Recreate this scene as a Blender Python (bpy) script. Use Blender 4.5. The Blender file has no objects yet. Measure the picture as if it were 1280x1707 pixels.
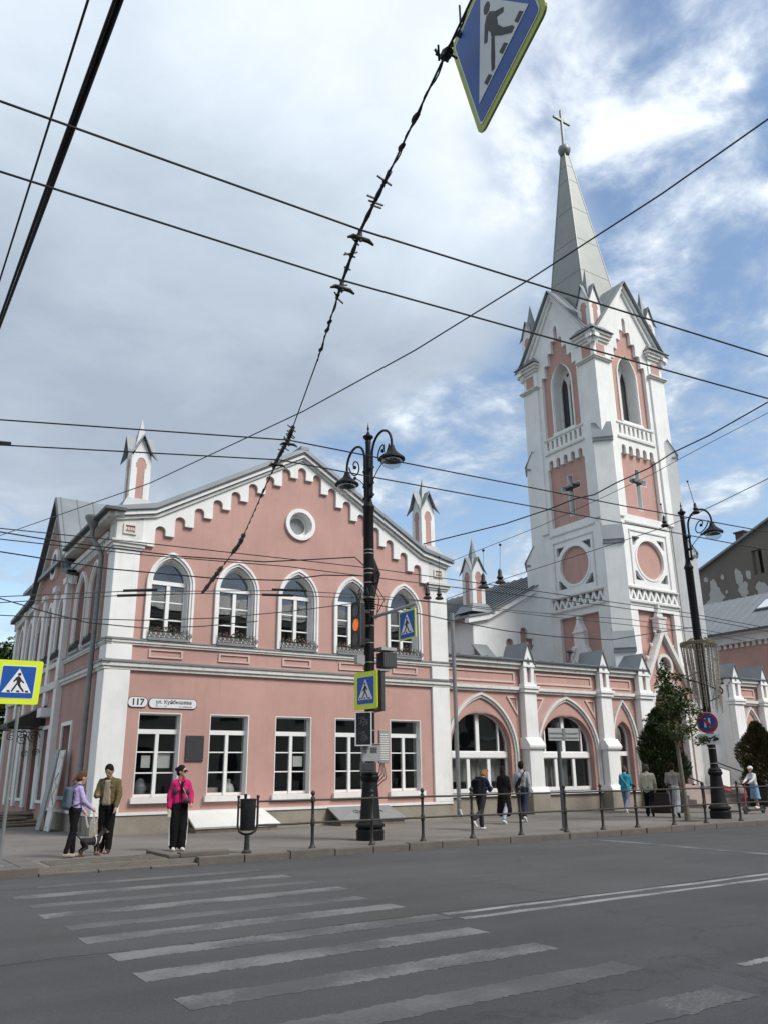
import bpy, bmesh, math, random
from math import sin, cos, pi, radians, sqrt, atan2
from mathutils import Vector, Matrix
from mathutils.geometry import tessellate_polygon
random.seed(7)
S = bpy.context.scene
COL = S.collection
# ------------------------------------------------------------------ camera
CAM_H = 1.55
cd = bpy.data.cameras.new('camera')
cam = bpy.data.objects.new('camera', cd); COL.objects.link(cam)
cd.sensor_fit = 'VERTICAL'; cd.sensor_height = 24.0; cd.lens = 24.0 * 1350 / 1707
cd.clip_start = 0.1; cd.clip_end = 6000
_r = Vector((0.84062376, -0.54151674, -0.01055037))
_d = Vector((0.15756897, 0.26314622, -0.9518015))
_f = Vector((0.51819273, 0.79844454, 0.3065332))
cam.matrix_world = Matrix(((_r.x, -_d.x, -_f.x, 0), (_r.y, -_d.y, -_f.y, 0), (_r.z, -_d.z, -_f.z, CAM_H), (0, 0, 0, 1)))
S.camera = cam
S.render.resolution_x = 767; S.render.resolution_y = 1024
S.view_settings.view_transform = 'Standard'
S.view_settings.look = 'None'
S.view_settings.gamma = 1.0
S.view_settings.use_curve_mapping = False
S.view_settings.exposure = EXPO = 0.74
# ------------------------------------------------------------------ sky: daylight behind broken cloud
SUN_EL, SUN_AZ = radians(46), radians(152)       # azimuth measured clockwise from +Y
W = bpy.data.worlds.new('World'); S.world = W; W.use_nodes = True
wn, wl = W.node_tree.nodes, W.node_tree.links
wn.clear()
def WN(t, **k):
    n = wn.new(t)
    for a, b in k.items():
        if a.startswith('i_'):
            key = a[2:]; n.inputs[int(key) if key.isdigit() else key].default_value = b
        else: setattr(n, a, b)
    return n
def wmath(op, a, b=None, c=None, clamp=False):
    n = WN('ShaderNodeMath', operation=op); n.use_clamp = clamp
    for i, x in enumerate((a, b, c)):
        if x is None: continue
        if isinstance(x, (int, float)): n.inputs[i].default_value = x
        else: wl.new(x, n.inputs[i])
    return n.outputs[0]
sky = WN('ShaderNodeTexSky', sky_type='NISHITA', sun_disc=False, sun_elevation=SUN_EL, sun_rotation=SUN_AZ)
sky.air_density = 1.2; sky.dust_density = 0.6; sky.ozone_density = 1.6
tc = WN('ShaderNodeTexCoord')
sep = WN('ShaderNodeSeparateXYZ'); wl.new(tc.outputs['Generated'], sep.inputs[0])
zz = wmath('ADD', wmath('MAXIMUM', sep.outputs[2], 0.0), 0.22)
comb = WN('ShaderNodeCombineXYZ')
wl.new(wmath('DIVIDE', sep.outputs[0], zz), comb.inputs[0]); wl.new(wmath('DIVIDE', sep.outputs[1], zz), comb.inputs[1])
def wnoise(scale, detail, rough, off, dist=0.0, vec=None):
    m = WN('ShaderNodeMapping'); m.inputs['Location'].default_value = off
    wl.new(vec or comb.outputs[0], m.inputs[0])
    n = WN('ShaderNodeTexNoise', i_Scale=scale, i_Detail=detail, i_Roughness=rough, i_Distortion=dist)
    wl.new(m.outputs[0], n.inputs['Vector']); return n.outputs['Fac']
n_low = wnoise(0.9, 2, 0.45, (3.1, 7.7, 0))
n_mid = wnoise(3.8, 10, 0.60, (1.3, 2.2, 5.0), 0.35)
n_puff = wnoise(9.5, 8, 0.60, (9.3, 4.2, 2.0), 0.25)
n_soft = wnoise(2.4, 4, 0.5, (5.5, 0.4, 9.0), 0.3)
def sstep(x, a, b, lo=0.0, hi=1.0):
    n = WN('ShaderNodeMapRange', interpolation_type='SMOOTHSTEP', i_1=a, i_2=b, i_3=lo, i_4=hi)
    wl.new(x, n.inputs[0]); return n.outputs[0]
# an overcast deck to the north-west that breaks up into scattered cloud towards the east and near the horizon
az = wmath('MULTIPLY', wmath('ARCTAN2', sep.outputs[0], sep.outputs[1]), 57.29578)
el = wmath('MULTIPLY', wmath('ARCSINE', sep.outputs[2]), 57.29578)
edge = sstep(el, 19.0, 37.0, 23.0, 49.0)                   # azimuth at which the deck ends, by height
wob = wmath('MULTIPLY', wmath('SUBTRACT', n_soft, 0.5), 34.0)
g_east = wmath('MULTIPLY', sstep(wmath('SUBTRACT', wmath('ADD', az, wob), edge), -4.0, 8.0), sstep(az, 100.0, 150.0, 1.0, 0.0))
g_low = sstep(wmath('ADD', el, wmath('MULTIPLY', wob, 0.25)), 13.0, 20.0, 1.0, 0.0)
gap = wmath('MAXIMUM', g_east, g_low)
brk = wmath('ADD', wmath('MULTIPLY', n_mid, 0.68), wmath('MULTIPLY', n_puff, 0.32))
broken = sstep(brk, 0.425, 0.64, 0.03, 1.0)
one = wmath('ADD', 0.0, 1.0)
cov = WN('ShaderNodeMix'); cov.data_type = 'FLOAT'
wl.new(gap, cov.inputs[0]); wl.new(one, cov.inputs[2]); wl.new(broken, cov.inputs[3])
class _c: pass
cover = _c(); cover.outputs = [cov.outputs[0]]
# thicker, greyer core low in the north-west, thinner and brighter overhead
def near(d, r):
    v = WN('ShaderNodeVectorMath', operation='DISTANCE'); wl.new(tc.outputs['Generated'], v.inputs[0]); v.inputs[1].default_value = Vector(d).normalized()
    return sstep(v.outputs['Value'], 0.0, r, 1.0, 0.0)
tone = wmath('ADD', wmath('MULTIPLY', sstep(el, 22.0, 52.0), 0.30), wmath('MULTIPLY', n_low, 0.35))
tone = wmath('ADD', tone, wmath('MULTIPLY', n_soft, 0.45))
tone = wmath('ADD', tone, wmath('MULTIPLY', gap, wmath('ADD', wmath('MULTIPLY', sstep(brk, 0.50, 0.70), 0.44), 0.04)))
tone = wmath('ADD', tone, wmath('MULTIPLY', wmath('SUBTRACT', n_mid, 0.5), 0.55))
tone = wmath('ADD', tone, wmath('MULTIPLY', near((0.48, 0.534, 0.696), 0.45), 0.16))
tone = wmath('SUBTRACT', tone, wmath('MULTIPLY', near((0.30, 0.84, 0.46), 0.40), 0.14))
ramp = WN('ShaderNodeValToRGB'); wl.new(tone, ramp.inputs[0])
cr = ramp.color_ramp
cr.elements[0].position = 0.26; cr.elements[0].color = (0.345, 0.41, 0.50, 1)
cr.elements[1].position = 1.0; cr.elements[1].color = (0.84, 0.90, 0.96, 1)
e = cr.elements.new(0.74); e.color = (0.63, 0.71, 0.80, 1)
e = cr.elements.new(0.52); e.color = (0.47, 0.545, 0.635, 1)
bg1 = WN('ShaderNodeBackground', i_Strength=0.106); wl.new(sky.outputs[0], bg1.inputs[0])
bg2 = WN('ShaderNodeBackground', i_Strength=0.73); wl.new(ramp.outputs[0], bg2.inputs[0])
mx = WN('ShaderNodeMixShader'); wl.new(cover.outputs[0], mx.inputs[0]); wl.new(bg1.outputs[0], mx.inputs[1]); wl.new(bg2.outputs[0], mx.inputs[2])
out = WN('ShaderNodeOutputWorld'); wl.new(mx.outputs[0], out.inputs[0])
# ------------------------------------------------------------------ sun (veiled, from behind and right of the camera)
sl = bpy.data.lights.new('sun', 'SUN'); sl.energy = 2.25; sl.angle = radians(24); sl.color = (1.0, 0.955, 0.89)
so = bpy.data.objects.new('sun', sl); COL.objects.link(so)
_sd = Vector((sin(SUN_AZ) * cos(SUN_EL), cos(SUN_AZ) * cos(SUN_EL), sin(SUN_EL)))
so.rotation_euler = _sd.to_track_quat('Z', 'Y').to_euler(); so.location = (0, -20, 60)

# ------------------------------------------------------------------ materials
M = {}
def mat(name, col, rough=0.8, metal=0.0, var=0.0, vscale=3.0, streak=0.0, bump=0.0, bscale=40.0, col2=None, spec=0.5, emit=None, speck=0.0, dirt=None, alpha=None):
    m = bpy.data.materials.new(name); m.use_nodes = True
    nt = m.node_tree; N = nt.nodes; L = nt.links
    b = N['Principled BSDF']; b.inputs['Roughness'].default_value = rough; b.inputs['Metallic'].default_value = metal
    b.inputs['Specular IOR Level'].default_value = spec
    c4 = (*col, 1); b.inputs['Base Color'].default_value = c4
    if emit: b.inputs['Emission Color'].default_value = (*emit[0], 1); b.inputs['Emission Strength'].default_value = emit[1]
    if var or streak or bump or speck or dirt:
        geo = N.new('ShaderNodeNewGeometry'); pos = geo.outputs['Position']
        cur = None
        def noise(scale, detail=4, rough_=0.6, sc=None):
            t = N.new('ShaderNodeTexNoise'); t.inputs['Scale'].default_value = scale; t.inputs['Detail'].default_value = detail; t.inputs['Roughness'].default_value = rough_
            if sc:
                mp = N.new('ShaderNodeMapping'); mp.inputs['Scale'].default_value = sc; L.new(pos, mp.inputs[0]); L.new(mp.outputs[0], t.inputs['Vector'])
            else: L.new(pos, t.inputs['Vector'])
            return t.outputs['Fac']
        def mr(x, a, b_, c, d):
            n = N.new('ShaderNodeMapRange'); n.inputs[1].default_value = a; n.inputs[2].default_value = b_; n.inputs[3].default_value = c; n.inputs[4].default_value = d
            L.new(x, n.inputs[0]); return n.outputs[0]
        def mixc(fac, a, b_):
            n = N.new('ShaderNodeMix'); n.data_type = 'RGBA'
            L.new(fac, n.inputs[0])
            for s, x in ((6, a), (7, b_)):
                if isinstance(x, tuple): n.inputs[s].default_value = (*x, 1)
                else: L.new(x, n.inputs[s])
            return n.outputs[2]
        base = tuple(col)
        if var:
            c2 = col2 or tuple(x * (1 - var) for x in col)
            base = mixc(mr(noise(vscale), 0.35, 0.68, 0, 1), base, c2)
        if streak:
            base = mixc(mr(noise(1.0, 6, 0.65, (5.0, 5.0, 0.45)), 0.52, 0.74, 0, streak), base, tuple(x * 0.62 for x in col))
        if dirt:
            dcol, dscale, lo, hi, amt = dirt
            base = mixc(mr(noise(dscale, 8, 0.68), lo, hi, 0, amt), base, dcol)
        if speck:
            base = mixc(mr(noise(90.0, 3, 0.7), 0.5, 0.72, 0, speck), base, tuple(min(1, x * 1.9) for x in col))
        if not isinstance(base, tuple): L.new(base, b.inputs['Base Color'])
        if bump:
            bn = N.new('ShaderNodeBump'); bn.inputs['Strength'].default_value = bump; bn.inputs['Distance'].default_value = 0.02
            L.new(noise(bscale, 5, 0.65), bn.inputs['Height']); L.new(bn.outputs[0], b.inputs['Normal'])
    M[name] = m; return m
mat('pink', (0.515, 0.315, 0.275), 0.9, var=0.14, vscale=0.8, streak=0.32, bump=0.25, bscale=30, spec=0.2, dirt=((0.37, 0.235, 0.21), 1.7, 0.60, 0.78, 0.4))
mat('pink_light', (0.60, 0.47, 0.42), 0.9, var=0.1, vscale=2.0, streak=0.2)
mat('pink_dark', (0.44, 0.27, 0.24), 0.9, var=0.14, vscale=1.1, streak=0.35, bump=0.3, bscale=30, spec=0.2)  # darker tone of the wall pink: side walls, arcade reveals, spandrel panels
mat('white', (0.80, 0.80, 0.785), 0.85, var=0.10, vscale=1.1, streak=0.30, bump=0.2, bscale=30, spec=0.25, dirt=((0.50, 0.48, 0.45), 1.3, 0.62, 0.8, 0.5))
mat('white_trim', (0.68, 0.67, 0.64), 0.85, var=0.12, vscale=2.5, streak=0.5, bump=0.25, bscale=40, spec=0.25, dirt=((0.33, 0.31, 0.28), 3.2, 0.55, 0.74, 0.6))
mat('stone_plinth', (0.31, 0.275, 0.225), 0.9, var=0.2, vscale=1.8, bump=0.5, bscale=18, streak=0.3, dirt=((0.20, 0.18, 0.15), 2.6, 0.5, 0.7, 0.6))
mat('roof_metal', (0.235, 0.255, 0.268), 0.5, 0.35, var=0.16, vscale=1.0, bump=0.12, bscale=5, streak=0.25)
mat('roof_seam', (0.19, 0.205, 0.216), 0.5, 0.35)
mat('roof_dark', (0.075, 0.08, 0.085), 0.6, 0.2)
mat('spire_metal', (0.27, 0.285, 0.270), 0.5, 0.30, var=0.12, vscale=0.8, bump=0.1, bscale=4, streak=0.2)
mat('gutter', (0.24, 0.25, 0.252), 0.5, 0.4, var=0.2, vscale=3)
mat('frame_white', (0.80, 0.80, 0.79), 0.45, var=0.05, vscale=6)
mat('room', (0.085, 0.080, 0.076), 0.95, var=0.3, vscale=0.9)
mat('curtain', (0.42, 0.40, 0.38), 0.95, var=0.15, vscale=4)
mat('paper', (0.75, 0.74, 0.71), 0.9)
mat('iron', (0.022, 0.022, 0.024), 0.5, 0.3, var=0.3, vscale=6, bump=0.2, bscale=30)
mat('rail_iron', (0.040, 0.037, 0.034), 0.6, 0.2, var=0.35, vscale=5, bump=0.25, bscale=40, dirt=((0.10, 0.06, 0.04), 5.0, 0.6, 0.75, 0.5))
mat('lamp_black', (0.010, 0.0105, 0.012), 0.6, 0.0, spec=0.22, var=0.3, vscale=4, bump=0.25, bscale=22)
mat('band_metal', (0.30, 0.29, 0.27), 0.5, 0.6)
mat('wire_black', (0.008, 0.008, 0.009), 0.6)
mat('wire_grey', (0.045, 0.045, 0.048), 0.6)
mat('porcelain', (0.25, 0.11, 0.06), 0.35)
mat('sign_yellow', (0.66, 0.80, 0.02), 0.5, var=0.04, vscale=4)
mat('sign_yellow_old', (0.46, 0.52, 0.08), 0.5, var=0.12, vscale=4)
mat('sign_blue', (0.004, 0.078, 0.36), 0.45, var=0.08, vscale=4)
mat('sign_white', (0.72, 0.73, 0.75), 0.5)
mat('sign_black', (0.012, 0.012, 0.014), 0.5)
mat('sign_red', (0.40, 0.02, 0.04), 0.45)
mat('sign_back', (0.055, 0.057, 0.06), 0.55, 0.3)
mat('box_grey', (0.34, 0.35, 0.35), 0.55, var=0.1, vscale=5)
mat('box_dark', (0.075, 0.08, 0.085), 0.55)
mat('board_dark', (0.035, 0.036, 0.042), 0.6, var=0.15, vscale=7)
mat('signal_lens', (0.05, 0.05, 0.052), 0.35)
mat('signal_led', (0.10, 0.11, 0.11), 0.5)
mat('orange_lens', (0.75, 0.17, 0.03), 0.4, emit=((1.0, 0.22, 0.04), 0.22))
mat('glass_lamp', (0.62, 0.64, 0.65), 0.12, spec=0.6)
mat('wood_old', (0.20, 0.16, 0.12), 0.9, var=0.4, vscale=6, bump=0.4, bscale=30)
mat('wood_door', (0.085, 0.045, 0.032), 0.6, var=0.3, vscale=8)
mat('board_white', (0.78, 0.78, 0.76), 0.8, var=0.2, vscale=3, dirt=((0.22, 0.22, 0.22), 3.5, 0.5, 0.68, 0.8))
mat('hatch_white', (0.66, 0.66, 0.63), 0.7, var=0.08, vscale=3, dirt=((0.35, 0.33, 0.30), 3.0, 0.58, 0.75, 0.6))
mat('hatch_grey', (0.22, 0.225, 0.225), 0.7, var=0.12, vscale=3, dirt=((0.16, 0.16, 0.16), 3.0, 0.58, 0.75, 0.5))
mat('brown_roof', (0.035, 0.028, 0.026), 0.5, 0.2)
mat('rubber', (0.015, 0.015, 0.016), 0.8)
mat('bark', (0.17, 0.15, 0.115), 0.95, var=0.35, vscale=9, bump=0.6, bscale=30)
mat('soil', (0.05, 0.04, 0.03), 1.0)
mat('planter', (0.030, 0.022, 0.020), 0.6, var=0.2, vscale=4)
mat('ruin_plaster', (0.155, 0.138, 0.118), 0.95, var=0.18, vscale=0.5, bump=0.4, bscale=12)
mat('ruin_patch', (0.42, 0.405, 0.385), 0.95, var=0.1, vscale=1.5)
mat('brick_red', (0.11, 0.06, 0.048), 0.95, var=0.3, vscale=5)
mat('steps', (0.36, 0.30, 0.27), 0.9, var=0.15, vscale=3)
mat('opp_wall', (0.46, 0.42, 0.36), 0.9, var=0.15, vscale=0.4, streak=0.3)
mat('string_light', (0.24, 0.21, 0.17), 0.5)
mat('gold_ring', (0.16, 0.135, 0.085), 0.45, 0.5, var=0.3, vscale=9)
mat('flower_green', (0.055, 0.085, 0.035), 0.9)
mat('flower_red', (0.20, 0.06, 0.05), 0.8)
mat('kerb', (0.135, 0.118, 0.104), 0.92, var=0.25, vscale=2.2, bump=0.5, bscale=25, dirt=((0.09, 0.08, 0.07), 3.0, 0.5, 0.7, 0.6))
mat('tile_paving', (0.135, 0.122, 0.111), 0.92, var=0.22, vscale=4, bump=0.4, bscale=35)
mat('tile_tactile', (0.20, 0.175, 0.145), 0.92, var=0.25, vscale=4, bump=0.4, bscale=35)
mat('tar', (0.022, 0.022, 0.023), 0.8)
mat('grass_ground', (0.10, 0.10, 0.075), 1.0, var=0.3, vscale=0.3)
def leafmat(name, c1, c2, scale=1.3):
    m = mat(name, c1, 0.55, var=0.5, vscale=scale, col2=c2, spec=0.3)
    return m
leafmat('leaf_maple', (0.085, 0.118, 0.034), (0.038, 0.062, 0.018), 2.2)
leafmat('leaf_thuja', (0.055, 0.078, 0.026), (0.022, 0.036, 0.014), 2.6)
leafmat('leaf_thuja_brown', (0.10, 0.075, 0.03), (0.03, 0.045, 0.015), 1.8)
leafmat('leaf_big', (0.105, 0.115, 0.028), (0.040, 0.062, 0.018), 0.6)
# window glass: see-through with a real mirror layer
def glassmat(name, tint, base=0.085):
    m = bpy.data.materials.new(name); m.use_nodes = True; N = m.node_tree.nodes; L = m.node_tree.links; N.clear()
    o = N.new('ShaderNodeOutputMaterial'); mixs = N.new('ShaderNodeMixShader')
    t = N.new('ShaderNodeBsdfTransparent'); t.inputs[0].default_value = (*tint, 1)
    g = N.new('ShaderNodeBsdfGlossy'); g.inputs['Roughness'].default_value = 0.015; g.inputs[0].default_value = (0.9, 0.93, 0.95, 1)
    fr = N.new('ShaderNodeFresnel'); fr.inputs[0].default_value = 1.5
    ad = N.new('ShaderNodeMath'); ad.operation = 'MULTIPLY_ADD'; ad.inputs[1].default_value = 1.6; ad.inputs[2].default_value = base - 0.04; ad.use_clamp = True
    fs_ = N.new('ShaderNodeMath'); fs_.operation = 'SUBTRACT'; fs_.inputs[0].default_value = 1.0; mu_ = N.new('ShaderNodeMath'); mu_.operation = 'MULTIPLY'
    geo = N.new('ShaderNodeNewGeometry'); nz = N.new('ShaderNodeTexNoise'); nz.inputs['Scale'].default_value = 1.1; nz.inputs['Detail'].default_value = 1
    L.new(geo.outputs['Position'], nz.inputs['Vector'])
    bp = N.new('ShaderNodeBump'); bp.inputs['Strength'].default_value = 0.12; bp.inputs['Distance'].default_value = 0.03; L.new(nz.outputs['Fac'], bp.inputs['Height']); L.new(bp.outputs[0], g.inputs['Normal'])
    L.new(fr.outputs[0], ad.inputs[0]); L.new(geo.outputs['Backfacing'], fs_.inputs[1]); L.new(ad.outputs[0], mu_.inputs[0]); L.new(fs_.outputs[0], mu_.inputs[1]); L.new(mu_.outputs[0], mixs.inputs[0]); L.new(t.outputs[0], mixs.inputs[1]); L.new(g.outputs[0], mixs.inputs[2]); L.new(mixs.outputs[0], o.inputs[0])
    M[name] = m
glassmat('glass', (0.84, 0.86, 0.86))
glassmat('glass_bowl', (0.80, 0.82, 0.83), 0.12)
def asphalt(name, col, crack=0.5, scale=1.0):
    m = bpy.data.materials.new(name); m.use_nodes = True; N = m.node_tree.nodes; L = m.node_tree.links
    b = N['Principled BSDF']; b.inputs['Roughness'].default_value = 0.88; b.inputs['Specular IOR Level'].default_value = 0.3
    g = N.new('ShaderNodeNewGeometry')
    def nz(s, d=5, r=0.6, sc=None):
        t = N.new('ShaderNodeTexNoise'); t.inputs['Scale'].default_value = s; t.inputs['Detail'].default_value = d; t.inputs['Roughness'].default_value = r
        if sc:
            mp = N.new('ShaderNodeMapping'); mp.inputs['Scale'].default_value = sc; L.new(g.outputs['Position'], mp.inputs[0]); L.new(mp.outputs[0], t.inputs['Vector'])
        else: L.new(g.outputs['Position'], t.inputs['Vector'])
        return t.outputs['Fac']
    def mr(x, a, b_, c, d):
        n = N.new('ShaderNodeMapRange'); n.inputs[1].default_value = a; n.inputs[2].default_value = b_; n.inputs[3].default_value = c; n.inputs[4].default_value = d; L.new(x, n.inputs[0]); return n.outputs[0]
    def mul(a, b_):
        n = N.new('ShaderNodeMath'); n.operation = 'MULTIPLY'; L.new(a, n.inputs[0]); L.new(b_, n.inputs[1]); return n.outputs[0]
    v = mul(mr(nz(0.35, 4), 0.3, 0.7, 0.84, 1.14), mr(nz(120, 2, 0.5), 0.3, 0.7, 0.72, 1.28))
    v = mul(v, mr(nz(1.0, 5, 0.6, (0.05, 1.6, 1.0)), 0.3, 0.7, 0.88, 1.1))     # worn wheel tracks along the street
    v = mul(v, mr(nz(2.2, 8, 0.7), 0.60, 0.74, 1.0, 0.74))
    v = mul(v, mr(nz(0.9, 6, 0.65, (0.5, 0.9, 1.0)), 0.58, 0.70, 1.0, 1.16))
    v = mul(v, mr(nz(14.0, 3, 0.6), 0.70, 0.76, 1.0, 0.62))
    if crack:
        w = N.new('ShaderNodeTexVoronoi'); w.feature = 'DISTANCE_TO_EDGE'; w.inputs['Scale'].default_value = 0.16 * scale
        ds = N.new('ShaderNodeMix'); ds.data_type = 'VECTOR'; ds.inputs[0].default_value = 0.12
        nn = N.new('ShaderNodeTexNoise'); nn.inputs['Scale'].default_value = 1.5; nn.inputs['Detail'].default_value = 6; L.new(g.outputs['Position'], nn.inputs['Vector'])
        vv = N.new('ShaderNodeVectorMath'); vv.operation = 'MULTIPLY_ADD'; vv.inputs[1].default_value = (1.6, 1.6, 1.6); L.new(nn.outputs['Color'], vv.inputs[0]); L.new(g.outputs['Position'], vv.inputs[2])
        L.new(vv.outputs[0], w.inputs['Vector'])
        v = mul(v, mr(w.outputs['Distance'], 0.0, 0.006, 1 - crack, 1.0))
    mx_ = N.new('ShaderNodeVectorMath'); mx_.operation = 'SCALE'; mx_.inputs[0].default_value = col; L.new(v, mx_.inputs['Scale'])
    L.new(mx_.outputs[0], b.inputs['Base Color'])
    bn = N.new('ShaderNodeBump'); bn.inputs['Strength'].default_value = 0.35; bn.inputs['Distance'].default_value = 0.006; L.new(nz(150, 3, 0.6), bn.inputs['Height']); L.new(bn.outputs[0], b.inputs['Normal'])
    M[name] = m
asphalt('asphalt', (0.060, 0.060, 0.063), 0.22, 0.7)
asphalt('asphalt_light', (0.068, 0.067, 0.067), 0.2, 0.7)
asphalt('pavement', (0.172, 0.157, 0.142), 0.35, 1.6)
def roadpaint(name, col, lo, hi):      # thermoplastic worn down to the asphalt
    m = bpy.data.materials.new(name); m.use_nodes = True; N = m.node_tree.nodes; L = m.node_tree.links
    b = N['Principled BSDF']; b.inputs['Roughness'].default_value = 0.8
    g = N.new('ShaderNodeNewGeometry')
    def nz(s, d, r, sc=(1, 1, 1)):
        mp = N.new('ShaderNodeMapping'); mp.inputs['Scale'].default_value = sc; L.new(g.outputs['Position'], mp.inputs[0])
        t = N.new('ShaderNodeTexNoise'); t.inputs['Scale'].default_value = s; t.inputs['Detail'].default_value = d; t.inputs['Roughness'].default_value = r; L.new(mp.outputs[0], t.inputs['Vector']); return t.outputs['Fac']
    a = N.new('ShaderNodeMath'); a.operation = 'ADD'; L.new(nz(1.1, 3, 0.5), a.inputs[0]); L.new(nz(38, 9, 0.8, (0.5, 1.5, 1)), a.inputs[1])
    r = N.new('ShaderNodeMapRange'); r.inputs[1].default_value = lo; r.inputs[2].default_value = hi; r.inputs[3].default_value = 1; r.inputs[4].default_value = 0; L.new(a.outputs[0], r.inputs[0])
    mxc = N.new('ShaderNodeMix'); mxc.data_type = 'RGBA'; mxc.inputs[6].default_value = (0.064, 0.064, 0.066, 1); mxc.inputs[7].default_value = (*col, 1); L.new(r.outputs[0], mxc.inputs[0]); L.new(mxc.outputs[2], b.inputs['Base Color'])
    M[name] = m
roadpaint('paint_mid', (0.150, 0.148, 0.146), 0.90, 1.08)
roadpaint('paint_faint', (0.12, 0.118, 0.116), 0.78, 1.08)
roadpaint('paint_line', (0.24, 0.235, 0.23), 0.95, 1.22)

# ------------------------------------------------------------------ geometry helpers
OFF = {}                      # object -> world position of its local frame
class Frame:
    def __init__(s, o, u, n):
        s.o = Vector(o); s.u = Vector(u).normalized(); s.v = Vector((0, 0, 1)); s.n = Vector(n).normalized()
    def __call__(s, u, v, d=0.0): return s.o + s.u * u + s.v * v + s.n * d
class Frame3(Frame):
    def __init__(s, o, u, v, n): s.o = Vector(o); s.u = Vector(u).normalized(); s.v = Vector(v).normalized(); s.n = Vector(n).normalized()
class MB:
    def __init__(s): s.V = []; s.F = []
    def add(s, vs, fs):
        b = len(s.V); s.V += [Vector(v) for v in vs]; s.F += [tuple(b + i for i in f) for f in fs]; return s
    def box(s, x0, x1, y0, y1, z0, z1):
        v = [(x, y, z) for z in (z0, z1) for y in (y0, y1) for x in (x0, x1)]
        return s.add(v, [(0, 2, 3, 1), (4, 5, 7, 6), (0, 1, 5, 4), (2, 6, 7, 3), (0, 4, 6, 2), (1, 3, 7, 5)])
    def fbox(s, f, u0, u1, v0, v1, d0, d1):
        v = [f(u, vv, d) for d in (d0, d1) for vv in (v0, v1) for u in (u0, u1)]
        return s.add(v, [(0, 2, 3, 1), (4, 5, 7, 6), (0, 1, 5, 4), (2, 6, 7, 3), (0, 4, 6, 2), (1, 3, 7, 5)])
    def plate(s, f, outer, d0, d1, holes=()):
        rings = [outer] + list(holes)
        flat = [p for r in rings for p in r]
        tris = tessellate_polygon([[Vector((p[0], p[1], 0)) for p in r] for r in rings])
        n = len(flat)
        vs = [f(p[0], p[1], d1) for p in flat] + [f(p[0], p[1], d0) for p in flat]
        fs = [tuple(t) for t in tris] + [tuple(n + i for i in reversed(t)) for t in tris]
        b = 0
        for r in rings:
            k = len(r)
            for i in range(k):
                j = (i + 1) % k; fs.append((b + i, b + j, n + b + j, n + b + i))
            b += k
        return s.add(vs, fs)
    def band(s, f, outer, inner, d0, d1):      # ring between two outlines with the same count (open = polyline strip)
        n = len(outer)
        vs = [f(p[0], p[1], d) for d in (d1, d0) for r in (outer, inner) for p in r]
        fs = []
        for i in range(n - 1):
            a, b, c, d = i, i + 1, n + i, n + i + 1
            fs += [(a, b, d, c), (2 * n + a, 2 * n + c, 2 * n + d, 2 * n + b), (a, 2 * n + a, 2 * n + b, b), (c, d, 2 * n + d, 2 * n + c)]
        fs += [(0, n, 3 * n, 2 * n), (n - 1, 3 * n - 1, 4 * n - 1, 2 * n - 1)]
        return s.add(vs, fs)
    def tube(s, pts, r, seg=6, cap=True):
        pts = [Vector(p) for p in pts]; n = len(pts); R = r if isinstance(r, (list, tuple)) else [r] * n
        up = None; vs = []
        for i, p in enumerate(pts):
            t = (pts[min(i + 1, n - 1)] - pts[max(i - 1, 0)]).normalized()
            if up is None: up = t.orthogonal().normalized()
            else:
                up = up - t * up.dot(t); up = up.normalized() if up.length > 1e-6 else t.orthogonal().normalized()
            w = t.cross(up)
            vs += [p + (up * cos(2 * pi * k / seg) + w * sin(2 * pi * k / seg)) * R[i] for k in range(seg)]
        fs = [(i * seg + k, i * seg + (k + 1) % seg, (i + 1) * seg + (k + 1) % seg, (i + 1) * seg + k) for i in range(n - 1) for k in range(seg)]
        if cap: fs += [tuple(reversed(range(seg))), tuple((n - 1) * seg + k for k in range(seg))]
        return s.add(vs, fs)
    def lathe(s, prof, c=(0, 0, 0), seg=20, cap=True):
        c = Vector(c); vs = []; n = len(prof)
        for r, z in prof: vs += [c + Vector((r * cos(2 * pi * k / seg), r * sin(2 * pi * k / seg), z)) for k in range(seg)]
        fs = [(i * seg + k, i * seg + (k + 1) % seg, (i + 1) * seg + (k + 1) % seg, (i + 1) * seg + k) for i in range(n - 1) for k in range(seg)]
        if cap: fs += [tuple(reversed(range(seg))), tuple((n - 1) * seg + k for k in range(seg))]
        return s.add(vs, fs)
    def ell(s, c, r, seg=14, rings=9, rot=None):
        c = Vector(c); vs = []; fs = []
        if isinstance(r, (int, float)): r = (r, r, r)
        for i in range(rings + 1):
            th = pi * i / rings
            for k in range(seg):
                p = Vector((r[0] * sin(th) * cos(2 * pi * k / seg), r[1] * sin(th) * sin(2 * pi * k / seg), r[2] * cos(th)))
                if rot: p = rot @ p
                vs.append(c + p)
        fs = [(i * seg + k, (i + 1) * seg + k, (i + 1) * seg + (k + 1) % seg, i * seg + (k + 1) % seg) for i in range(rings) for k in range(seg)]
        return s.add(vs, fs)
    def caps(s, a, ra, b, rb, seg=12, flat=1.0, fdir=(0, 1, 0)):      # tapered limb with round ends
        a = Vector(a); b = Vector(b); t = (b - a); L = t.length or 1e-4; t = t / L
        pts = []; rs = []
        for i in range(5):
            th = pi / 2 * i / 4; pts.append(a - t * ra * cos(th)); rs.append(max(ra * sin(th), 1e-3))
        for i in range(5):
            th = pi / 2 * i / 4; pts.append(b + t * rb * sin(th)); rs.append(max(rb * cos(th), 1e-3))
        return s.tube(pts, rs, seg)
    def hexa(s, b4, t4):
        return s.add(list(b4) + list(t4), [(3, 2, 1, 0), (4, 5, 6, 7), (0, 1, 5, 4), (1, 2, 6, 5), (2, 3, 7, 6), (3, 0, 4, 7)])
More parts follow.
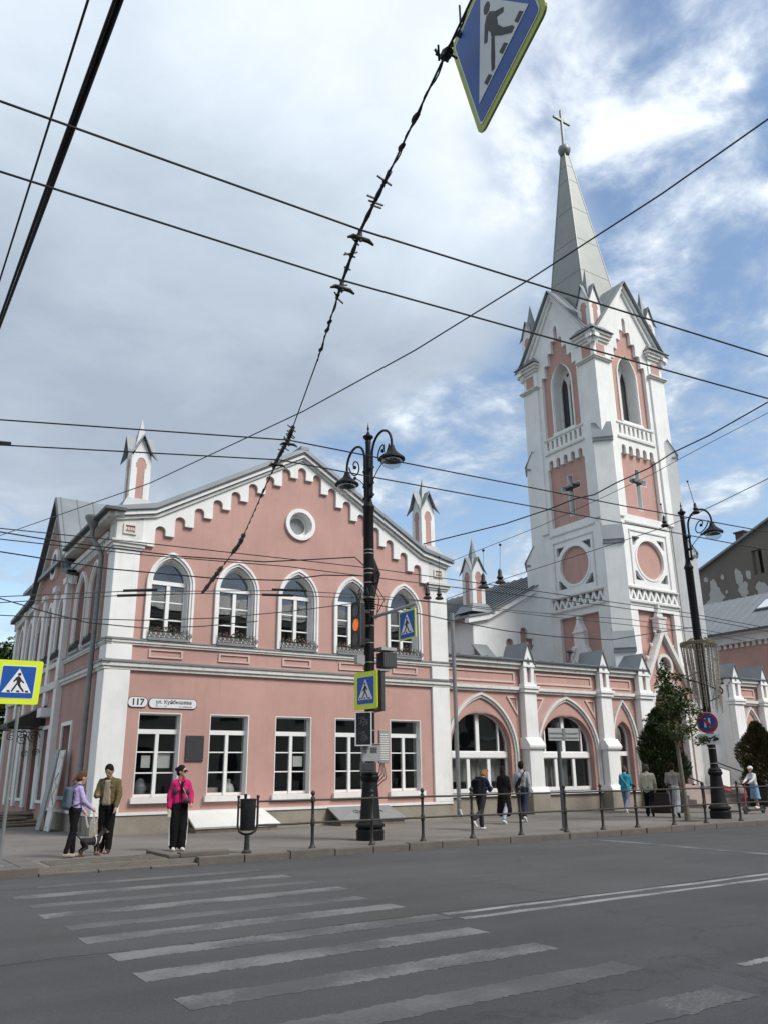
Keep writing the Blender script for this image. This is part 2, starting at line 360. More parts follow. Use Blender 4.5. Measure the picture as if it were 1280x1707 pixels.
    def sheet(s, pts4, th=0.05):               # quad slab, thickness downwards along its normal
        p = [Vector(x) for x in pts4]; n = (p[1] - p[0]).cross(p[3] - p[0]).normalized()
        if n.z < 0: n = -n
        return s.hexa([x - n * th for x in p], p)
    def split(s, name, m, parent=None, **k):      # one object per separate piece
        par = list(range(len(s.V)))
        def find(i):
            while par[i] != i: par[i] = par[par[i]]; i = par[i]
            return i
        for f in s.F:
            a = find(f[0])
            for i in f[1:]: par[find(i)] = a
        gr = {}
        for f in s.F: gr.setdefault(find(f[0]), []).append(f)
        r = None
        for fs in gr.values():
            ids = sorted({i for f in fs for i in f}); mp = {i: n for n, i in enumerate(ids)}
            q = MB(); q.V = [s.V[i] for i in ids]; q.F = [tuple(mp[i] for i in f) for f in fs]; r = q.build(name, m, parent, **k)
        return r
    def build(s, name, m, parent=None, smooth=False, bevel=0.0, kind=None, voxel=0.0, smooth_it=4, loc=None):
        off = OFF.get(parent, Vector((0, 0, 0))) if parent else (Vector(loc) if loc is not None else Vector((0, 0, 0)))
        me = bpy.data.meshes.new(name)
        me.from_pydata([v - off for v in s.V], [], s.F)
        bm = bmesh.new(); bm.from_mesh(me)
        if len(bm.faces) < 60000: bmesh.ops.recalc_face_normals(bm, faces=bm.faces)
        bm.to_mesh(me); bm.free()
        mm = M[m] if isinstance(m, str) else m
        me.materials.append(mm)
        o = bpy.data.objects.new(name, me); COL.objects.link(o)
        if parent: o.parent = parent
        else: o.location = off
        OFF[o] = off
        if voxel:
            md = o.modifiers.new('remesh', 'REMESH'); md.mode = 'VOXEL'; md.voxel_size = voxel; md.use_smooth_shade = True
            sm = o.modifiers.new('smooth', 'SMOOTH'); sm.factor = 0.5; sm.iterations = smooth_it
        elif smooth:
            for p in me.polygons: p.use_smooth = True
            me.set_sharp_from_angle(angle=0.7)
        if bevel:
            bv = o.modifiers.new('bevel', 'BEVEL'); bv.width = bevel; bv.segments = 2; bv.limit_method = 'ANGLE'
        if kind: o['kind'] = kind
        return o
def tag(o, label, cat, group=None):
    o['label'] = label; o['category'] = cat
    if group: o['group'] = group
    return o
def thing(name, label, cat, loc=(0, 0, 0), group=None, kind=None):
    o = bpy.data.objects.new(name, None); COL.objects.link(o); o.location = loc; o.empty_display_size = 0.2
    OFF[o] = Vector(loc)
    if kind: o['kind'] = kind
    else: tag(o, label, cat, group)
    return o
def copy_tree(o, parent=None, dloc=None):
    c = o.copy(); COL.objects.link(c); c.parent = parent; OFF[c] = OFF.get(o, Vector((0, 0, 0)))
    if dloc is not None: c.location = o.location + Vector(dloc)
    for ch in [x for x in o.children]: copy_tree(ch, c)
    return c
def circ(cx, cy, r, n=32, a0=0, a1=2 * pi, end=False):
    m = n if not end else n
    return [(cx + r * cos(a0 + (a1 - a0) * i / (m if not end else m)), cy + r * sin(a0 + (a1 - a0) * i / m)) for i in range(m + (1 if end else 0))]
def pointed(w, zs, zt, n=10):
    """right-to-left arch from (w/2,zs) over (0,zt) to (-w/2,zs), slightly pointed"""
    h = zt - zs; a = w / 2; pts = []
    # circle through (a,0) and (0,h), tangent vertical at the springing: centre (c,0)
    c = (a * a - h * h) / (2 * a); r = a - c
    th = atan2(h, -c)
    for i in range(n + 1): t = th * i / n; pts.append((c + r * cos(t), zs + r * sin(t)))
    pts[-1] = (0.0, zt)
    return pts + [(-x, z) for x, z in reversed(pts[:-1])]
def arch(u, w, z0, zs, zt, n=10): return [(u - w / 2, z0), (u + w / 2, z0)] + [(u + x, z) for x, z in pointed(w, zs, zt, n)]
def rect(u0, u1, v0, v1): return [(u0, v0), (u1, v0), (u1, v1), (u0, v1)]
def text_part(txt, size, f, u, v, d, m, parent, name='lettering', bold=0.0, sx=1.0):
    cu = bpy.data.curves.new(name, 'FONT'); cu.body = txt; cu.size = size; cu.align_x = 'CENTER'; cu.align_y = 'CENTER'; cu.extrude = 0.002; cu.offset = bold
    to = bpy.data.objects.new('tmp', cu); COL.objects.link(to)
    dg = bpy.context.evaluated_depsgraph_get(); me = bpy.data.meshes.new_from_object(to.evaluated_get(dg))
    b = MB(); b.add([f(u + p.co.x * sx, v + p.co.y, d + p.co.z) for p in me.vertices], [tuple(p.vertices) for p in me.polygons])
    COL.objects.unlink(to); bpy.data.objects.remove(to); bpy.data.meshes.remove(me)
    return b.build(name, m, parent)
# pixel-free street frame: the street runs along X, the church front faces -Y
FY = 24.0
# ================================================================== setting
RZ = -0.13
KY = 16.35                                     # kerb face
g = MB(); g.sheet([(-900, -900, RZ - 0.25), (1200, -900, RZ - 0.25), (1200, 1500, RZ - 0.25), (-900, 1500, RZ - 0.25)], 0.3)
g.build('ground', 'grass_ground', kind='structure')
b = MB(); b.box(-80, 140, 0.4, KY - 0.001, RZ - 0.2, RZ); b.build('road', 'asphalt', kind='structure')
b = MB(); b.plate(Frame3((0, 0, 0), (1, 0, 0), (0, 1, 0), (0, 0, 1)), [(-80, 9.05)] + [(x, 9.05 + 0.06 * sin(x * 1.7) + 0.05 * sin(x * 4.1)) for x in [i * 0.5 for i in range(-100, 240)]] + [(140, 9.05), (140, KY - 0.03), (-80, KY - 0.03)], RZ + 0.0005, RZ + 0.0012)
b.build('road_far_lane', 'asphalt_light', kind='structure')
b = MB(); b.box(-80, 140, KY + 0.22, 70, -0.4, 0.0); b.build('pavement', 'pavement', kind='structure')
b = MB(); b.box(-80, 140, -9, 0.2, -0.4, 0.0); b.build('near_pavement', 'pavement', kind='structure')
# kerb: separate concrete stones, dropped at the crossing
kb = thing('kerb', None, None, (0, KY, 0), kind='structure')
random.seed(3)
x = -12.0
while x < 62:
    L = random.uniform(0.92, 1.08); top = 0.018 + random.uniform(-0.008, 0.008); yo = random.uniform(-0.018, 0.018)
    if 2.9 < x + L / 2 < 5.9: top = -0.085
    q = MB(); q.box(x + 0.008, x + L - 0.008, KY + yo, KY + 0.215, -0.4, top + random.uniform(-.004, .004))
    q.build('kerb_stone', 'kerb', kb, bevel=0.018); x += L
q = MB()
q.box(5.95, 6.98, 16.62, 16.86, 0.0, 0.10).box(5.72, 5.95, 16.64, 18.1, 0.0, 0.07); q.build('raised_block', 'kerb', kb, bevel=0.02)
# tactile slabs where the pavement drops to the crossing
tp = thing('tactile_paving', None, None, (4.4, 16.6, 0), kind='structure')
for i in range(6):
    for j in range(3):
        x0, y0 = 3.55 + i * 0.36, 16.62 + j * 0.36
        q = MB(); zt = 0.012 + random.uniform(-.004, .003); q.box(x0, x0 + 0.345, y0, y0 + 0.345, -0.04, zt)
        for k in range(6): q.box(x0 + 0.02 + k * 0.055, x0 + 0.045 + k * 0.055, y0 + 0.02, y0 + 0.325, zt - 0.002, zt + 0.010)
        q.build('paver', 'tile_tactile', tp)
sp = thing('slab_paving', None, None, (0, 17.5, 0), kind='structure')
for i in range(10):
    for j in range(6):
        x0, y0 = -0.6 + i * 0.405, 16.62 + j * 0.405
        q = MB(); q.box(x0, x0 + 0.39, y0, y0 + 0.39, -0.04, 0.010 + random.uniform(-.004, .004)); q.build('paver', 'tile_paving', sp)
# zebra crossing and lines
zc = thing('zebra_crossing', None, None, (4.5, 9, RZ), kind='structure')
def worn_strip(x0, x1, yc, w, zt):
    n = 110; top = []; bot = []
    for i in range(n + 1):
        t = i / n; xx = x0 + (x1 - x0) * t
        xx += random.uniform(-.01, .01) if 0 < i < n else 0; top.append((xx, yc + w / 2 + .012 * sin(xx * 5) + random.uniform(-.03, .014))); bot.append((xx, yc - w / 2 + .012 * sin(xx * 4 + 2) + random.uniform(-.014, .03)))
    q = MB(); q.plate(Frame3((0, 0, 0), (1, 0, 0), (0, 1, 0), (0, 0, 1)), bot + top[::-1], RZ - 0.001, zt); return q
for i, yc in enumerate([14.85, 13.76, 12.74, 11.78, 10.76, 9.86, 8.82, 7.86, 6.80, 5.72, 4.62, 3.6]):
    faint = i in (0, 2, 4)
    worn_strip(2.5 + random.uniform(-.05, .05) + (0.5 if i == 0 else 0), (6.85 if i < 4 else 6.55 if i < 7 else 6.3), yc, 0.34 if faint else 0.40, RZ + 0.0042).build('stripe', 'paint_faint' if faint or i == 9 else 'paint_mid', zc)
q = MB(); jx = [-30 + .35 * i for i in range(260)]; jy = [9.05 + .05 * sin(v * 1.1) + .03 * sin(v * 3.7) + random.uniform(-.012, .012) for v in jx]; q.plate(Frame3((0, 0, 0), (1, 0, 0), (0, 1, 0), (0, 0, 1)), list(zip(jx, jy)) + [(a, c + .022) for a, c in zip(jx, jy)][::-1], RZ + .0002, RZ + .0028); q.build('tar_seam', 'tar', kind='structure')
ll = thing('lane_line', None, None, (10, 8.6, RZ), kind='structure')
worn_strip(6.62, 60, 8.92, 0.13, RZ + 0.0046).build('stripe', 'paint_line', ll)
worn_strip(6.60, 60, 8.56, 0.13, RZ + 0.0046).build('stripe', 'paint_line', ll)
worn_strip(7.1, 10.2, 5.15, 0.13, RZ + 0.0042).build('stripe', 'paint_line', ll)
q = MB(); q.plate(Frame3((0, 0, 0), (1, 0, 0), (0, 1, 0), (0, 0, 1)), [(16.15, 9.6), (16.5, 9.6), (16.75, 15.8), (16.4, 15.8)], RZ - 0.002, RZ + 0.0046); q.build('stop_line', 'paint_mid', ll)

# ================================================================== corner hall (number 117)
CX = 12.12; HW = 6.09
FF = Frame((CX, FY, 0), (1, 0, 0), (0, -1, 0))
FS = Frame((6.03, FY, 0), (0, 1, 0), (-1, 0, 0))
hall = thing('corner_hall', 'pink two storey gabled hall with white arched windows on the street corner', 'building', (6.03, FY, 0))
UW = [-4.37, -2.19, -0.01, 2.10, 4.25]
LW = [-4.395, -2.235, -0.065, 2.085, 4.24]
UOPEN = lambda u: arch(u, 1.20, 5.45, 7.15, 7.93, 10)
LOPEN = lambda u: rect(u - .635, u + .635, 0.96, 3.29)
b = MB()
b.plate(FF, [(-HW, .5), (HW, .5), (HW, 9.1), (5.2, 9.25), (0, 12.05), (-5.2, 9.25), (-HW, 9.1)], -.45, 0,
        [UOPEN(u) for u in UW] + [LOPEN(u) for u in LW] + [circ(0.0, 9.72, .43, 28)])
b.build('front_wall', 'pink', hall)
b = MB(); b.box(6.03 + .02, 18.19, FY + .02, 25.0, 0, .5); b.fbox(FF, -HW - .04, HW + .04, -0.1, .50, -.3, .055); b.fbox(FS, 0.3, 5.55, -0.1, .50, -.3, .055); b.split('plinth', 'stone_plinth', hall)
b = MB(); b.fbox(FF, -HW - .07, HW + .07, .50, .575, -.1, .09); b.fbox(FS, 0.1, 5.5, .5, .575, -.1, .085); b.split('plinth_ledge', 'white', hall)
# string courses
for z0, z1, p in ((4.47, 4.74, .17), (5.20, 5.37, .11)):
    b = MB(); h = z1 - z0
    for fr, a0, a1 in ((FF, -HW, HW), (FS, 0, 5.6)):
        b.fbox(fr, a0 - .10, a1 + .10, z0, z0 + h * .35, -.1, p * .5)
        b.fbox(fr, a0 - .14, a1 + .14, z0 + h * .35, z0 + h * .78, -.1, p * .8)
    b.split('string_course', 'white_trim', hall)
    b = MB()
    for fr, a0, a1 in ((FF, -HW, HW), (FS, 0, 5.6)): b.fbox(fr, a0 - .2, a1 + .2, z0 + h * .78, z1, -.1, p)
    b.split('string_flashing', 'gutter', hall)
# corner pilasters with capitals
for side in (-1, 1):
    u0, u1 = (-HW - .06, -5.40) if side < 0 else (5.38, HW + .06)
    b = MB()
    y0, y1 = (FY - .085, FY + .68)
    X0, X1 = CX + u0, CX + u1
    b.box(X0, X1, y0, y1, .575, 4.46); b.box(X0, X1, y0, y1, 4.75, 5.19); b.box(X0, X1, y0, y1, 5.38, 8.10)
    b.box(X0 - .05, X1 + .05, y0 - .05, y1 + .05, 8.02, 8.09)
    b.split('pilaster', 'white', hall, bevel=.018)
    b = MB(); b.box(X0 - .10, X1 + .10, y0 - .10, y1 + .1, 8.101, 8.20); b.box(X0 - .15, X1 + .15, y0 - .15, y1 + .15, 8.201, 8.29)
    b.box(X0 - .02, X1 + .02, y0 - .02, y1, 8.291, 9.02); b.build('capital', 'white_trim', hall)
    b = MB(); uc = (u0 + u1) / 2
    b.band(FF, [(uc - .2, 8.5), (uc + .2, 8.5), (uc + .2, 8.82), (uc - .2, 8.82), (uc - .2, 8.5)], [(uc - .14, 8.55), (uc + .14, 8.55), (uc + .14, 8.77), (uc - .14, 8.77), (uc - .14, 8.55)], .10, .15)
    for k in range(4): b.fbox(FF, uc - .14 + k * .075, uc - .10 + k * .075, 8.62, 8.70, .10, .14)
    b.build('vent_bracket', 'white_trim', hall)
    b = MB(); b.fbox(FF, uc - .14, uc + .14, 8.55, 8.77, .08, .112); b.build('vent_panel', 'pink', hall)
# arched corbel frieze: stepped teeth with round topped gaps
teeth = []
fz = []
P = 0.605; DZ = 0.392
def tooth(k): return 0.30 + P * k, 11.36 - DZ * k
lowr = []
for k in range(0, 9):
    uc, zb = tooth(k)
    ur = uc + .14
    if k == 8: lowr += [(uc - .14, zb), (5.39, zb)]; break
    lowr += [(uc - .14, zb), (ur, zb)]
    nuc, nzb = tooth(k + 1)
    ul2 = nuc - .14
    w = (ul2 - ur) / 2; top = zb + 0.30 - w
    lowr += [(ur + w - w * cos(pi * i / 8), top + w * sin(pi * i / 8) * .9) for i in range(9)]
mid = [(-.16 + .16 - .16 * cos(pi * i / 8), 11.36 + .27 + .16 * sin(pi * i / 8)) for i in range(9)]
left = [(-u, z) for u, z in lowr][::-1]
low = left + mid + lowr
b = MB(); b.plate(FF, low + [(5.39, 9.05), (5.1, 9.30), (0, 12.16), (-5.1, 9.30), (-5.39, 9.05)], -.02, .10); b.build('corbel_frieze', 'white', hall)
# raking cornice in three steps + roof
RK = [(-6.30, 9.14), (-5.05, 9.40), (0, 12.30), (5.05, 9.40), (6.30, 9.14)]
def off(r, dz): return [(u, z + dz) for u, z in r]
b = MB(); b.band(FF, off(RK, -.02), off(RK, -.15), -.45, .26); b.build('raking_cornice', 'white', hall)
b = MB(); b.band(FF, [(u * .985, z) for u, z in off(RK, -.153)], [(u * .985, z) for u, z in off(RK, -.25)], -.45, .17); b.build('raking_cornice', 'white_trim', hall)
b = MB(); b.band(FF, off(RK, .012), off(RK, -.018), -.5, .32); b.build('drip_edge', 'roof_dark', hall)
roof_b = MB()
RZP = [(-6.42, 9.24), (-5.05, 9.56), (0, 12.48), (5.05, 9.56), (6.42, 9.24)]
roof_b.band(FF, RZP, off(RZP, -.14), -14.0, .30); roof = roof_b.build('roof', 'roof_metal', hall)
b = MB()
for k in range(26):
    d = .2 - k * .55
    b.band(FF, off(RZP, .035), off(RZP, -.02), d - .02, d + .02)
b.split('seam', 'roof_seam', roof)
b = MB(); b.fbox(FF, -.16, .16, 12.40, 12.53, -14, .31); b.build('ridge_cap', 'roof_seam', roof)
# round gable window
rw = MB(); C1 = circ(0, 9.72, .56, 36) + [(.56, 9.72)]; C2 = circ(0, 9.72, .43, 36) + [(.43, 9.72)]; C3 = circ(0, 9.72, .30, 36) + [(.30, 9.72)]
rw.band(FF, C1, C2, -.02, .09); rw.band(FF, C2, circ(0, 9.72, .41, 36) + [(.41, 9.72)], -.4, .02); rw.band(FF, circ(0, 9.72, .415, 36) + [(.415, 9.72)], C3, -.30, -.2)
rwo = rw.build('round_window', 'white', hall)
b = MB(); b.plate(FF, circ(0, 9.72, .31, 28), -.27, -.25); b.build('pane', 'gutter', rwo)
# windows
def upper_window(f, u, parent, wide=1.20):
    b = MB(); op = arch(u, wide - .06, 5.46, 7.15, 7.90, 10)
    panes = []
    hw = wide / 2 - .03
    panes.append([(u - hw + .08, 7.24), (u + hw - .08, 7.24)] + [(u + x, z) for x, z in pointed(2 * (hw - .08), 7.26, 7.80, 8)])
    for c0, c1 in ((-hw + .07, -.05), (.05, hw - .07)):
        for r0, r1 in ((5.56, 6.04), (6.08, 6.58), (6.62, 7.12)): panes.append(rect(u + c0, u + c1, r0, r1))
    b.plate(f, op, -.30, -.22, panes)
    b.fbox(f, u - .055, u + .055, 5.48, 7.18, -.22, -.18); b.fbox(f, u - hw + .02, u + hw - .02, 7.12, 7.24, -.22, -.17)
    w = b.build('window', 'frame_white', parent)
    for p in panes:
        q = MB(); q.plate(f, p, -.275, -.262); q.build('pane', 'glass', w)
    q = MB(); o1 = [(u + 0.75, 5.40)] + [(u + x, z) for x, z in pointed(1.50, 7.10, 8.13, 12)] + [(u - 0.75, 5.40)]
    i1 = [(u + 0.61, 5.40)] + [(u + x, z) for x, z in pointed(1.22, 7.12, 7.96, 12)] + [(u - 0.61, 5.40)]
    o2 = [(u + 0.68, 5.40)] + [(u + x, z) for x, z in pointed(1.36, 7.11, 8.04, 12)] + [(u - 0.68, 5.40)]
    q.band(f, o1, i1, -.02, .055); q.band(f, o1, o2, .055, .095)
    i2 = [(u + 0.57, 5.45)] + [(u + x, z) for x, z in pointed(1.14, 7.12, 7.90, 12)] + [(u - 0.57, 5.45)]
    q.band(f, [(u + x, z) for x, z in [(0.612, 5.45)] + pointed(1.224, 7.12, 7.955, 12) + [(-0.612, 5.45)]], i2, -.44, -.02)
    q.build('surround', 'white', w)
    q = MB(); q.fbox(f, u - .62, u + .62, 5.375, 5.455, -.4, .14); q.build('sill', 'gutter', w)
    return w
def lower_window(f, u, parent, z0=.96, z1=3.29, hw=.635):
    b = MB(); panes = [rect(u - hw + .06, u + hw - .06, 2.83, z1 - .06)]
    rows = [(z0 + .08, 1.60), (1.635, 2.175), (2.21, 2.70)]
    for c0, c1 in ((-hw + .06, -.045), (.045, hw - .06)):
        for r0, r1 in rows: panes.append(rect(u + c0, u + c1, r0, r1))
    b.plate(f, rect(u - hw, u + hw, z0 - .02, z1), -.26, -.19, panes)
    b.fbox(f, u - hw + .005, u + hw - .005, 2.70, 2.83, -.19, -.15); b.fbox(f, u - .05, u + .05, z0, 2.71, -.19, -.155)
    w = b.build('window', 'frame_white', parent)
    for p in panes:
        q = MB(); q.plate(f, p, -.235, -.222); q.build('pane', 'glass', w)
    q = MB(); t = .025
    q.fbox(f, u - hw, u - hw + t, z0, z1, -.44, .004); q.fbox(f, u + hw - t, u + hw, z0, z1, -.44, .004); q.fbox(f, u - hw + t, u + hw - t, z1 - t, z1, -.44, .004)
    q.build('reveal', 'white', w)
    q = MB(); q.fbox(f, u - hw - .08, u + hw + .08, z0 - .16, z0 - .005, -.2, .13); q.build('sill', 'white', w)
    return w
w0 = upper_window(FF, UW[0], hall)
for u in UW[1:]: copy_tree(w0, hall, (u - UW[0], 0, 0))
l0 = lower_window(FF, LW[0], hall)
for u in LW[1:]: copy_tree(l0, hall, (u - LW[0], 0, 0))
for u in UW:      # framed panels between the string courses
    b = MB(); b.band(FF, rect(u - .52, u + .52, 4.87, 5.12) + [(u - .52, 4.87)], rect(u - .46, u + .46, 4.91, 5.08) + [(u - .46, 4.91)], -.02, .04); b.build('panel_frame', 'pink_light', hall)
# rooms behind the glass
b = MB(); X0, X1 = 6.5, 17.8
for z0, z1 in ((.55, 3.6), (5.3, 8.3)):
    b.box(X0, X1, 26.3, 26.4, z0, z1); b.box(X0, X1, FY + .46, 26.3, z1, z1 + .1); b.box(X0, X1, FY + .46, 26.3, z0 - .1, z0)
    for xx in (6.5, 8.9, 11.0, 13.1, 15.3, 17.7): b.box(xx, xx + .1, FY + .46, 26.3, z0, z1)
b.box(11, 13.2, 25.2, 25.3, 9, 11); b.split('room_wall', 'room', hall)
# side elevation
b = MB(); SU = [2.0, 3.85]
b.plate(FS, [(0.46, .5), (5.6, .5), (5.6, 9.2), (0.46, 9.2)], -.45, -.003, [arch(u, 1.1, 5.45, 7.15, 7.85, 10) for u in SU] + [rect(3.4, 4.6, .96, 3.1)])
b.build('side_wall', 'pink_dark', hall)
GU = [6.3, 8.2, 10.1, 12.0, 13.9]
FT = Frame((5.93, FY, 0), (0, 1, 0), (-1, 0, 0))
b = MB(); b.plate(FT, [(5.6, 0), (15.6, 0), (15.6, 8.5), (11.4, 8.6), (8.5, 12.0), (5.6, 8.6)], -.55, 0,
    [arch(u, .9, 5.45, 7.0, 7.65, 10) for u in GU] + [rect(6.2, 7.1, .8, 3.1), circ(8.45, 9.35, .42, 24), rect(7.6, 8.9, .3, 3.15), rect(10, 10.9, .8, 3.1), rect(12, 12.9, .8, 3.1)])
b.build('gable_wall', 'pink_dark', hall)
sw = upper_window(FS, SU[0], hall, 1.1); copy_tree(sw, hall, (0, SU[1] - SU[0], 0))
def slim_window(f, u, z0, zs, zt, w, parent):
    b = MB(); hw = w / 2
    ps = [rect(u - hw + .08, u - .04, z0 + .1, zs), rect(u + .04, u + hw - .08, z0 + .1, zs)]
    b.plate(f, arch(u, w, z0, zs, zt, 8) if zt > zs else rect(u - hw, u + hw, z0, zs + .1), -.3, -.2, ps)
    wo = b.build('window', 'frame_white', parent)
    for p in ps: q = MB(); q.plate(f, p, -.27, -.255); q.build('pane', 'glass', wo)
    q = MB()
    if zt > zs:
        o = [(u + hw + .14, z0)] + [(u + x, z) for x, z in pointed(w + .28, zs, zt + .16, 8)] + [(u - hw - .14, z0)]
        i = [(u + hw, z0)] + [(u + x, z) for x, z in pointed(w, zs, zt, 8)] + [(u - hw, z0)]
        q.band(f, o, i, -.02, .08)
    else: q.band(f, rect(u - hw - .12, u + hw + .12, z0 - .1, zs + .22) + [(u - hw - .12, z0 - .1)], rect(u - hw, u + hw, z0, zs + .1) + [(u - hw, z0)], -.02, .06)
    q.build('surround', 'white', wo); return wo
for u in GU: slim_window(FT, u, 5.45, 7.0, 7.65, .9, hall)
for u in (6.65, 10.45, 12.45): slim_window(FT, u, .8, 3.0, 3.0, .9, hall)
slim_window(FS, 4.0, .96, 3.0, 3.0, 1.2, hall)
b = MB(); b.band(FT, circ(8.45, 9.35, .6, 24) + [(9.05, 9.35)], circ(8.45, 9.35, .42, 24) + [(8.87, 9.35)], -.3, .1); b.build('round_window', 'white', hall)
b = MB()
for u0 in (5.45, 7.2, 9.15, 11.15, 13.0, 15.1): b.fbox(FT, u0, u0 + .42, .5, 8.2, -.1, .10); b.fbox(FT, u0 - .06, u0 + .48, 8.05, 8.25, -.1, .17)
b.split('side_pilaster', 'white', hall)
b = MB()
for u0, u1 in ((5.5, 15.6),):
    b.fbox(FT, u0, u1, 4.42, 4.66, -.1, .12); b.fbox(FT, u0, u1, 5.18, 5.34, -.1, .09)
b.split('string_course', 'white_trim', hall)
b = MB(); b.fbox(FS, 0.7, 5.6, 8.55, 8.72, -.1, .14); b.fbox(FS, -.2, 5.7, 8.98, 9.12, -.1, .36)
for k in range(22): b.fbox(FS, .8 + k * .215, .91 + k * .215, 8.30, 8.55, -.05, .10)
b.split('eave_cornice', 'white_trim', hall)
b = MB(); b.fbox(FS, -.4, 5.40, 9.13, 9.22, -.1, .52); b.build('gutter', 'roof_dark', hall)
# side gable roof, ridge running into the block
GR = [(4.7, 8.35), (5.5, 8.58), (8.5, 12.1), (11.5, 8.58), (15.8, 8.3)]
b = MB(); b.band(FT, GR, off(GR, -.09), -6.5, .28); r2 = b.build('roof', 'roof_metal', hall)
b = MB()
for k in range(10): b.band(FT, off(GR, .035), off(GR, -.02), .1 - k * .62, .14 - k * .62)
b.split('seam', 'roof_seam', r2)
b = MB(); b.band(FT, off(GR, -.02), off(GR, -.18), .0, .33); b.build('barge_board', 'roof_dark', hall)
b = MB(); b.band(FT, off(GR, -.2), off(GR, -.50), -.05, .13); b.build('raking_cornice', 'white_trim', hall)
b = MB(); b.box(6.4, 18.1, 38, 38.2, 0, 9.3); b.box(18.0, 18.2, 24.5, 38, 0, 9.3); b.split('rear_wall', 'pink_dark', hall)
b = MB(); b.fbox(FT, 7.6, 8.9, .3, 3.15, -.35, -.25); dr = b.build('door', 'wood_door', hall)
b = MB(); b.fbox(FT, 8.2, 8.3, 1.3, 1.5, -.25, -.18); b.build('handle', 'band_metal', dr)
b = MB(); b.fbox(FT, 5.7, 15.5, .2, 3.6, -1.9, -1.8); b.fbox(FT, 5.7, 15.5, 5.2, 8.3, -1.9, -1.8); b.fbox(FS, .8, 5.5, .6, 3.6, -1.9, -1.8); b.fbox(FS, .8, 5.5, 5.2, 8.3, -1.9, -1.8); b.split('room_wall', 'room', hall)
# corner turret pinnacles
def pinnacle(parent, cx, cy, z0, h, zb, zg, zt, name='pinnacle', base=True, flare=1.35):
    b = MB(); b.box(cx - h, cx + h, cy - h, cy + h, z0, zb + .05)
    t = h * .30; faces = []
    for ux, uy, nx, ny in ((1, 0, 0, -1), (1, 0, 0, 1), (0, 1, -1, 0), (0, 1, 1, 0)):
        f = Frame((cx + nx * h, cy + ny * h, 0), (ux, uy, 0), (nx, ny, 0)); faces.append(f)
        nic = [(-.42 * h, z0 + .08), (.42 * h, z0 + .08), (.42 * h, zb - .28), (.58 * h, zb - .27), (.58 * h, zb - .1)] + [(.5 * h * cos(pi * i / 8), zb - .1 + .5 * h * sin(pi * i / 8) * 1.3) for i in range(9)] + [(-.58 * h, zb - .1), (-.58 * h, zb - .27), (-.42 * h, zb - .28)]
        b.plate(f, [(-h - .02, z0), (h + .02, z0), (h + .02, zb - .04), (h * 1.02, zb + .1), (0, zg - .06), (-h * 1.02, zb + .1), (-h - .02, zb - .04)], 0, t * .28, [nic])
    p = b.build(name, 'white', parent)
    b = MB()
    for f in faces: b.plate(f, rect(-.6 * h, .6 * h, z0 + .06, zb + .3), -.02, .012)
    b.build('niche', 'pink', p)
    D = h * flare; zm = zb + .30
    for f in faces:      # two slopes per gablet, flared at the eaves, meeting the neighbours in the valleys
        b = MB(); hm = h * .92
        def G(u, d, z): return f(u, z, d - h)
        for sg in (1, -1):
            for quad in ([(0, zg, D), (0, zg, 0), (hm, zm, hm), (hm, zm, D * .97)], [(hm, zm, D * .97), (hm, zm, hm), (D, zb + .02, D)]):
                q = [G(sg * u, d, z) for u, z, d in quad]; n_ = len(q)
                b.add([v + Vector((0, 0, .035)) for v in q] + [v - Vector((0, 0, .03)) for v in q], [tuple(range(n_)), tuple(reversed(range(n_, 2 * n_)))] + [(i, (i + 1) % n_, n_ + (i + 1) % n_, n_ + i) for i in range(n_)])
        b.build('gablet_roof', 'roof_metal', p)
    s = h * .85; zs = (zb + zg) / 2 - .1
    b = MB(); b.add([(cx - s, cy - s, zs), (cx + s, cy - s, zs), (cx + s, cy + s, zs), (cx - s, cy + s, zs), (cx - s * .52, cy - s * .52, zg), (cx + s * .52, cy - s * .52, zg), (cx + s * .52, cy + s * .52, zg), (cx - s * .52, cy + s * .52, zg), (cx, cy, zt)],
        [(3, 2, 1, 0), (0, 1, 5, 4), (1, 2, 6, 5), (2, 3, 7, 6), (3, 0, 4, 7), (4, 5, 8), (5, 6, 8), (6, 7, 8), (7, 4, 8)])
    b.build('spirelet', 'roof_metal', p)
    if base:
        b = MB(); b.add([(cx - h * 2, cy - h * 1.9, z0 - .35), (cx + h * 2, cy - h * 1.9, z0 - .35), (cx + h * 2, cy + h * 1.9, z0 - .35), (cx - h * 2, cy + h * 1.9, z0 - .35), (cx - h * 1.25, cy - h * 1.25, z0 + .12), (cx + h * 1.25, cy - h * 1.25, z0 + .12), (cx + h * 1.25, cy + h * 1.25, z0 + .12), (cx - h * 1.25, cy + h * 1.25, z0 + .12)],
            [(3, 2, 1, 0), (4, 5, 6, 7), (0, 1, 5, 4), (1, 2, 6, 5), (2, 3, 7, 6), (3, 0, 4, 7)]); b.build('base_flashing', 'roof_metal', p)
    return p
pinnacle(hall, 6.66, 24.75, 9.72, .29, 11.15, 12.0, 12.72, flare=1.6)
pinnacle(hall, 17.78, 24.6, 9.72, .29, 11.15, 12.0, 12.72, flare=1.6)
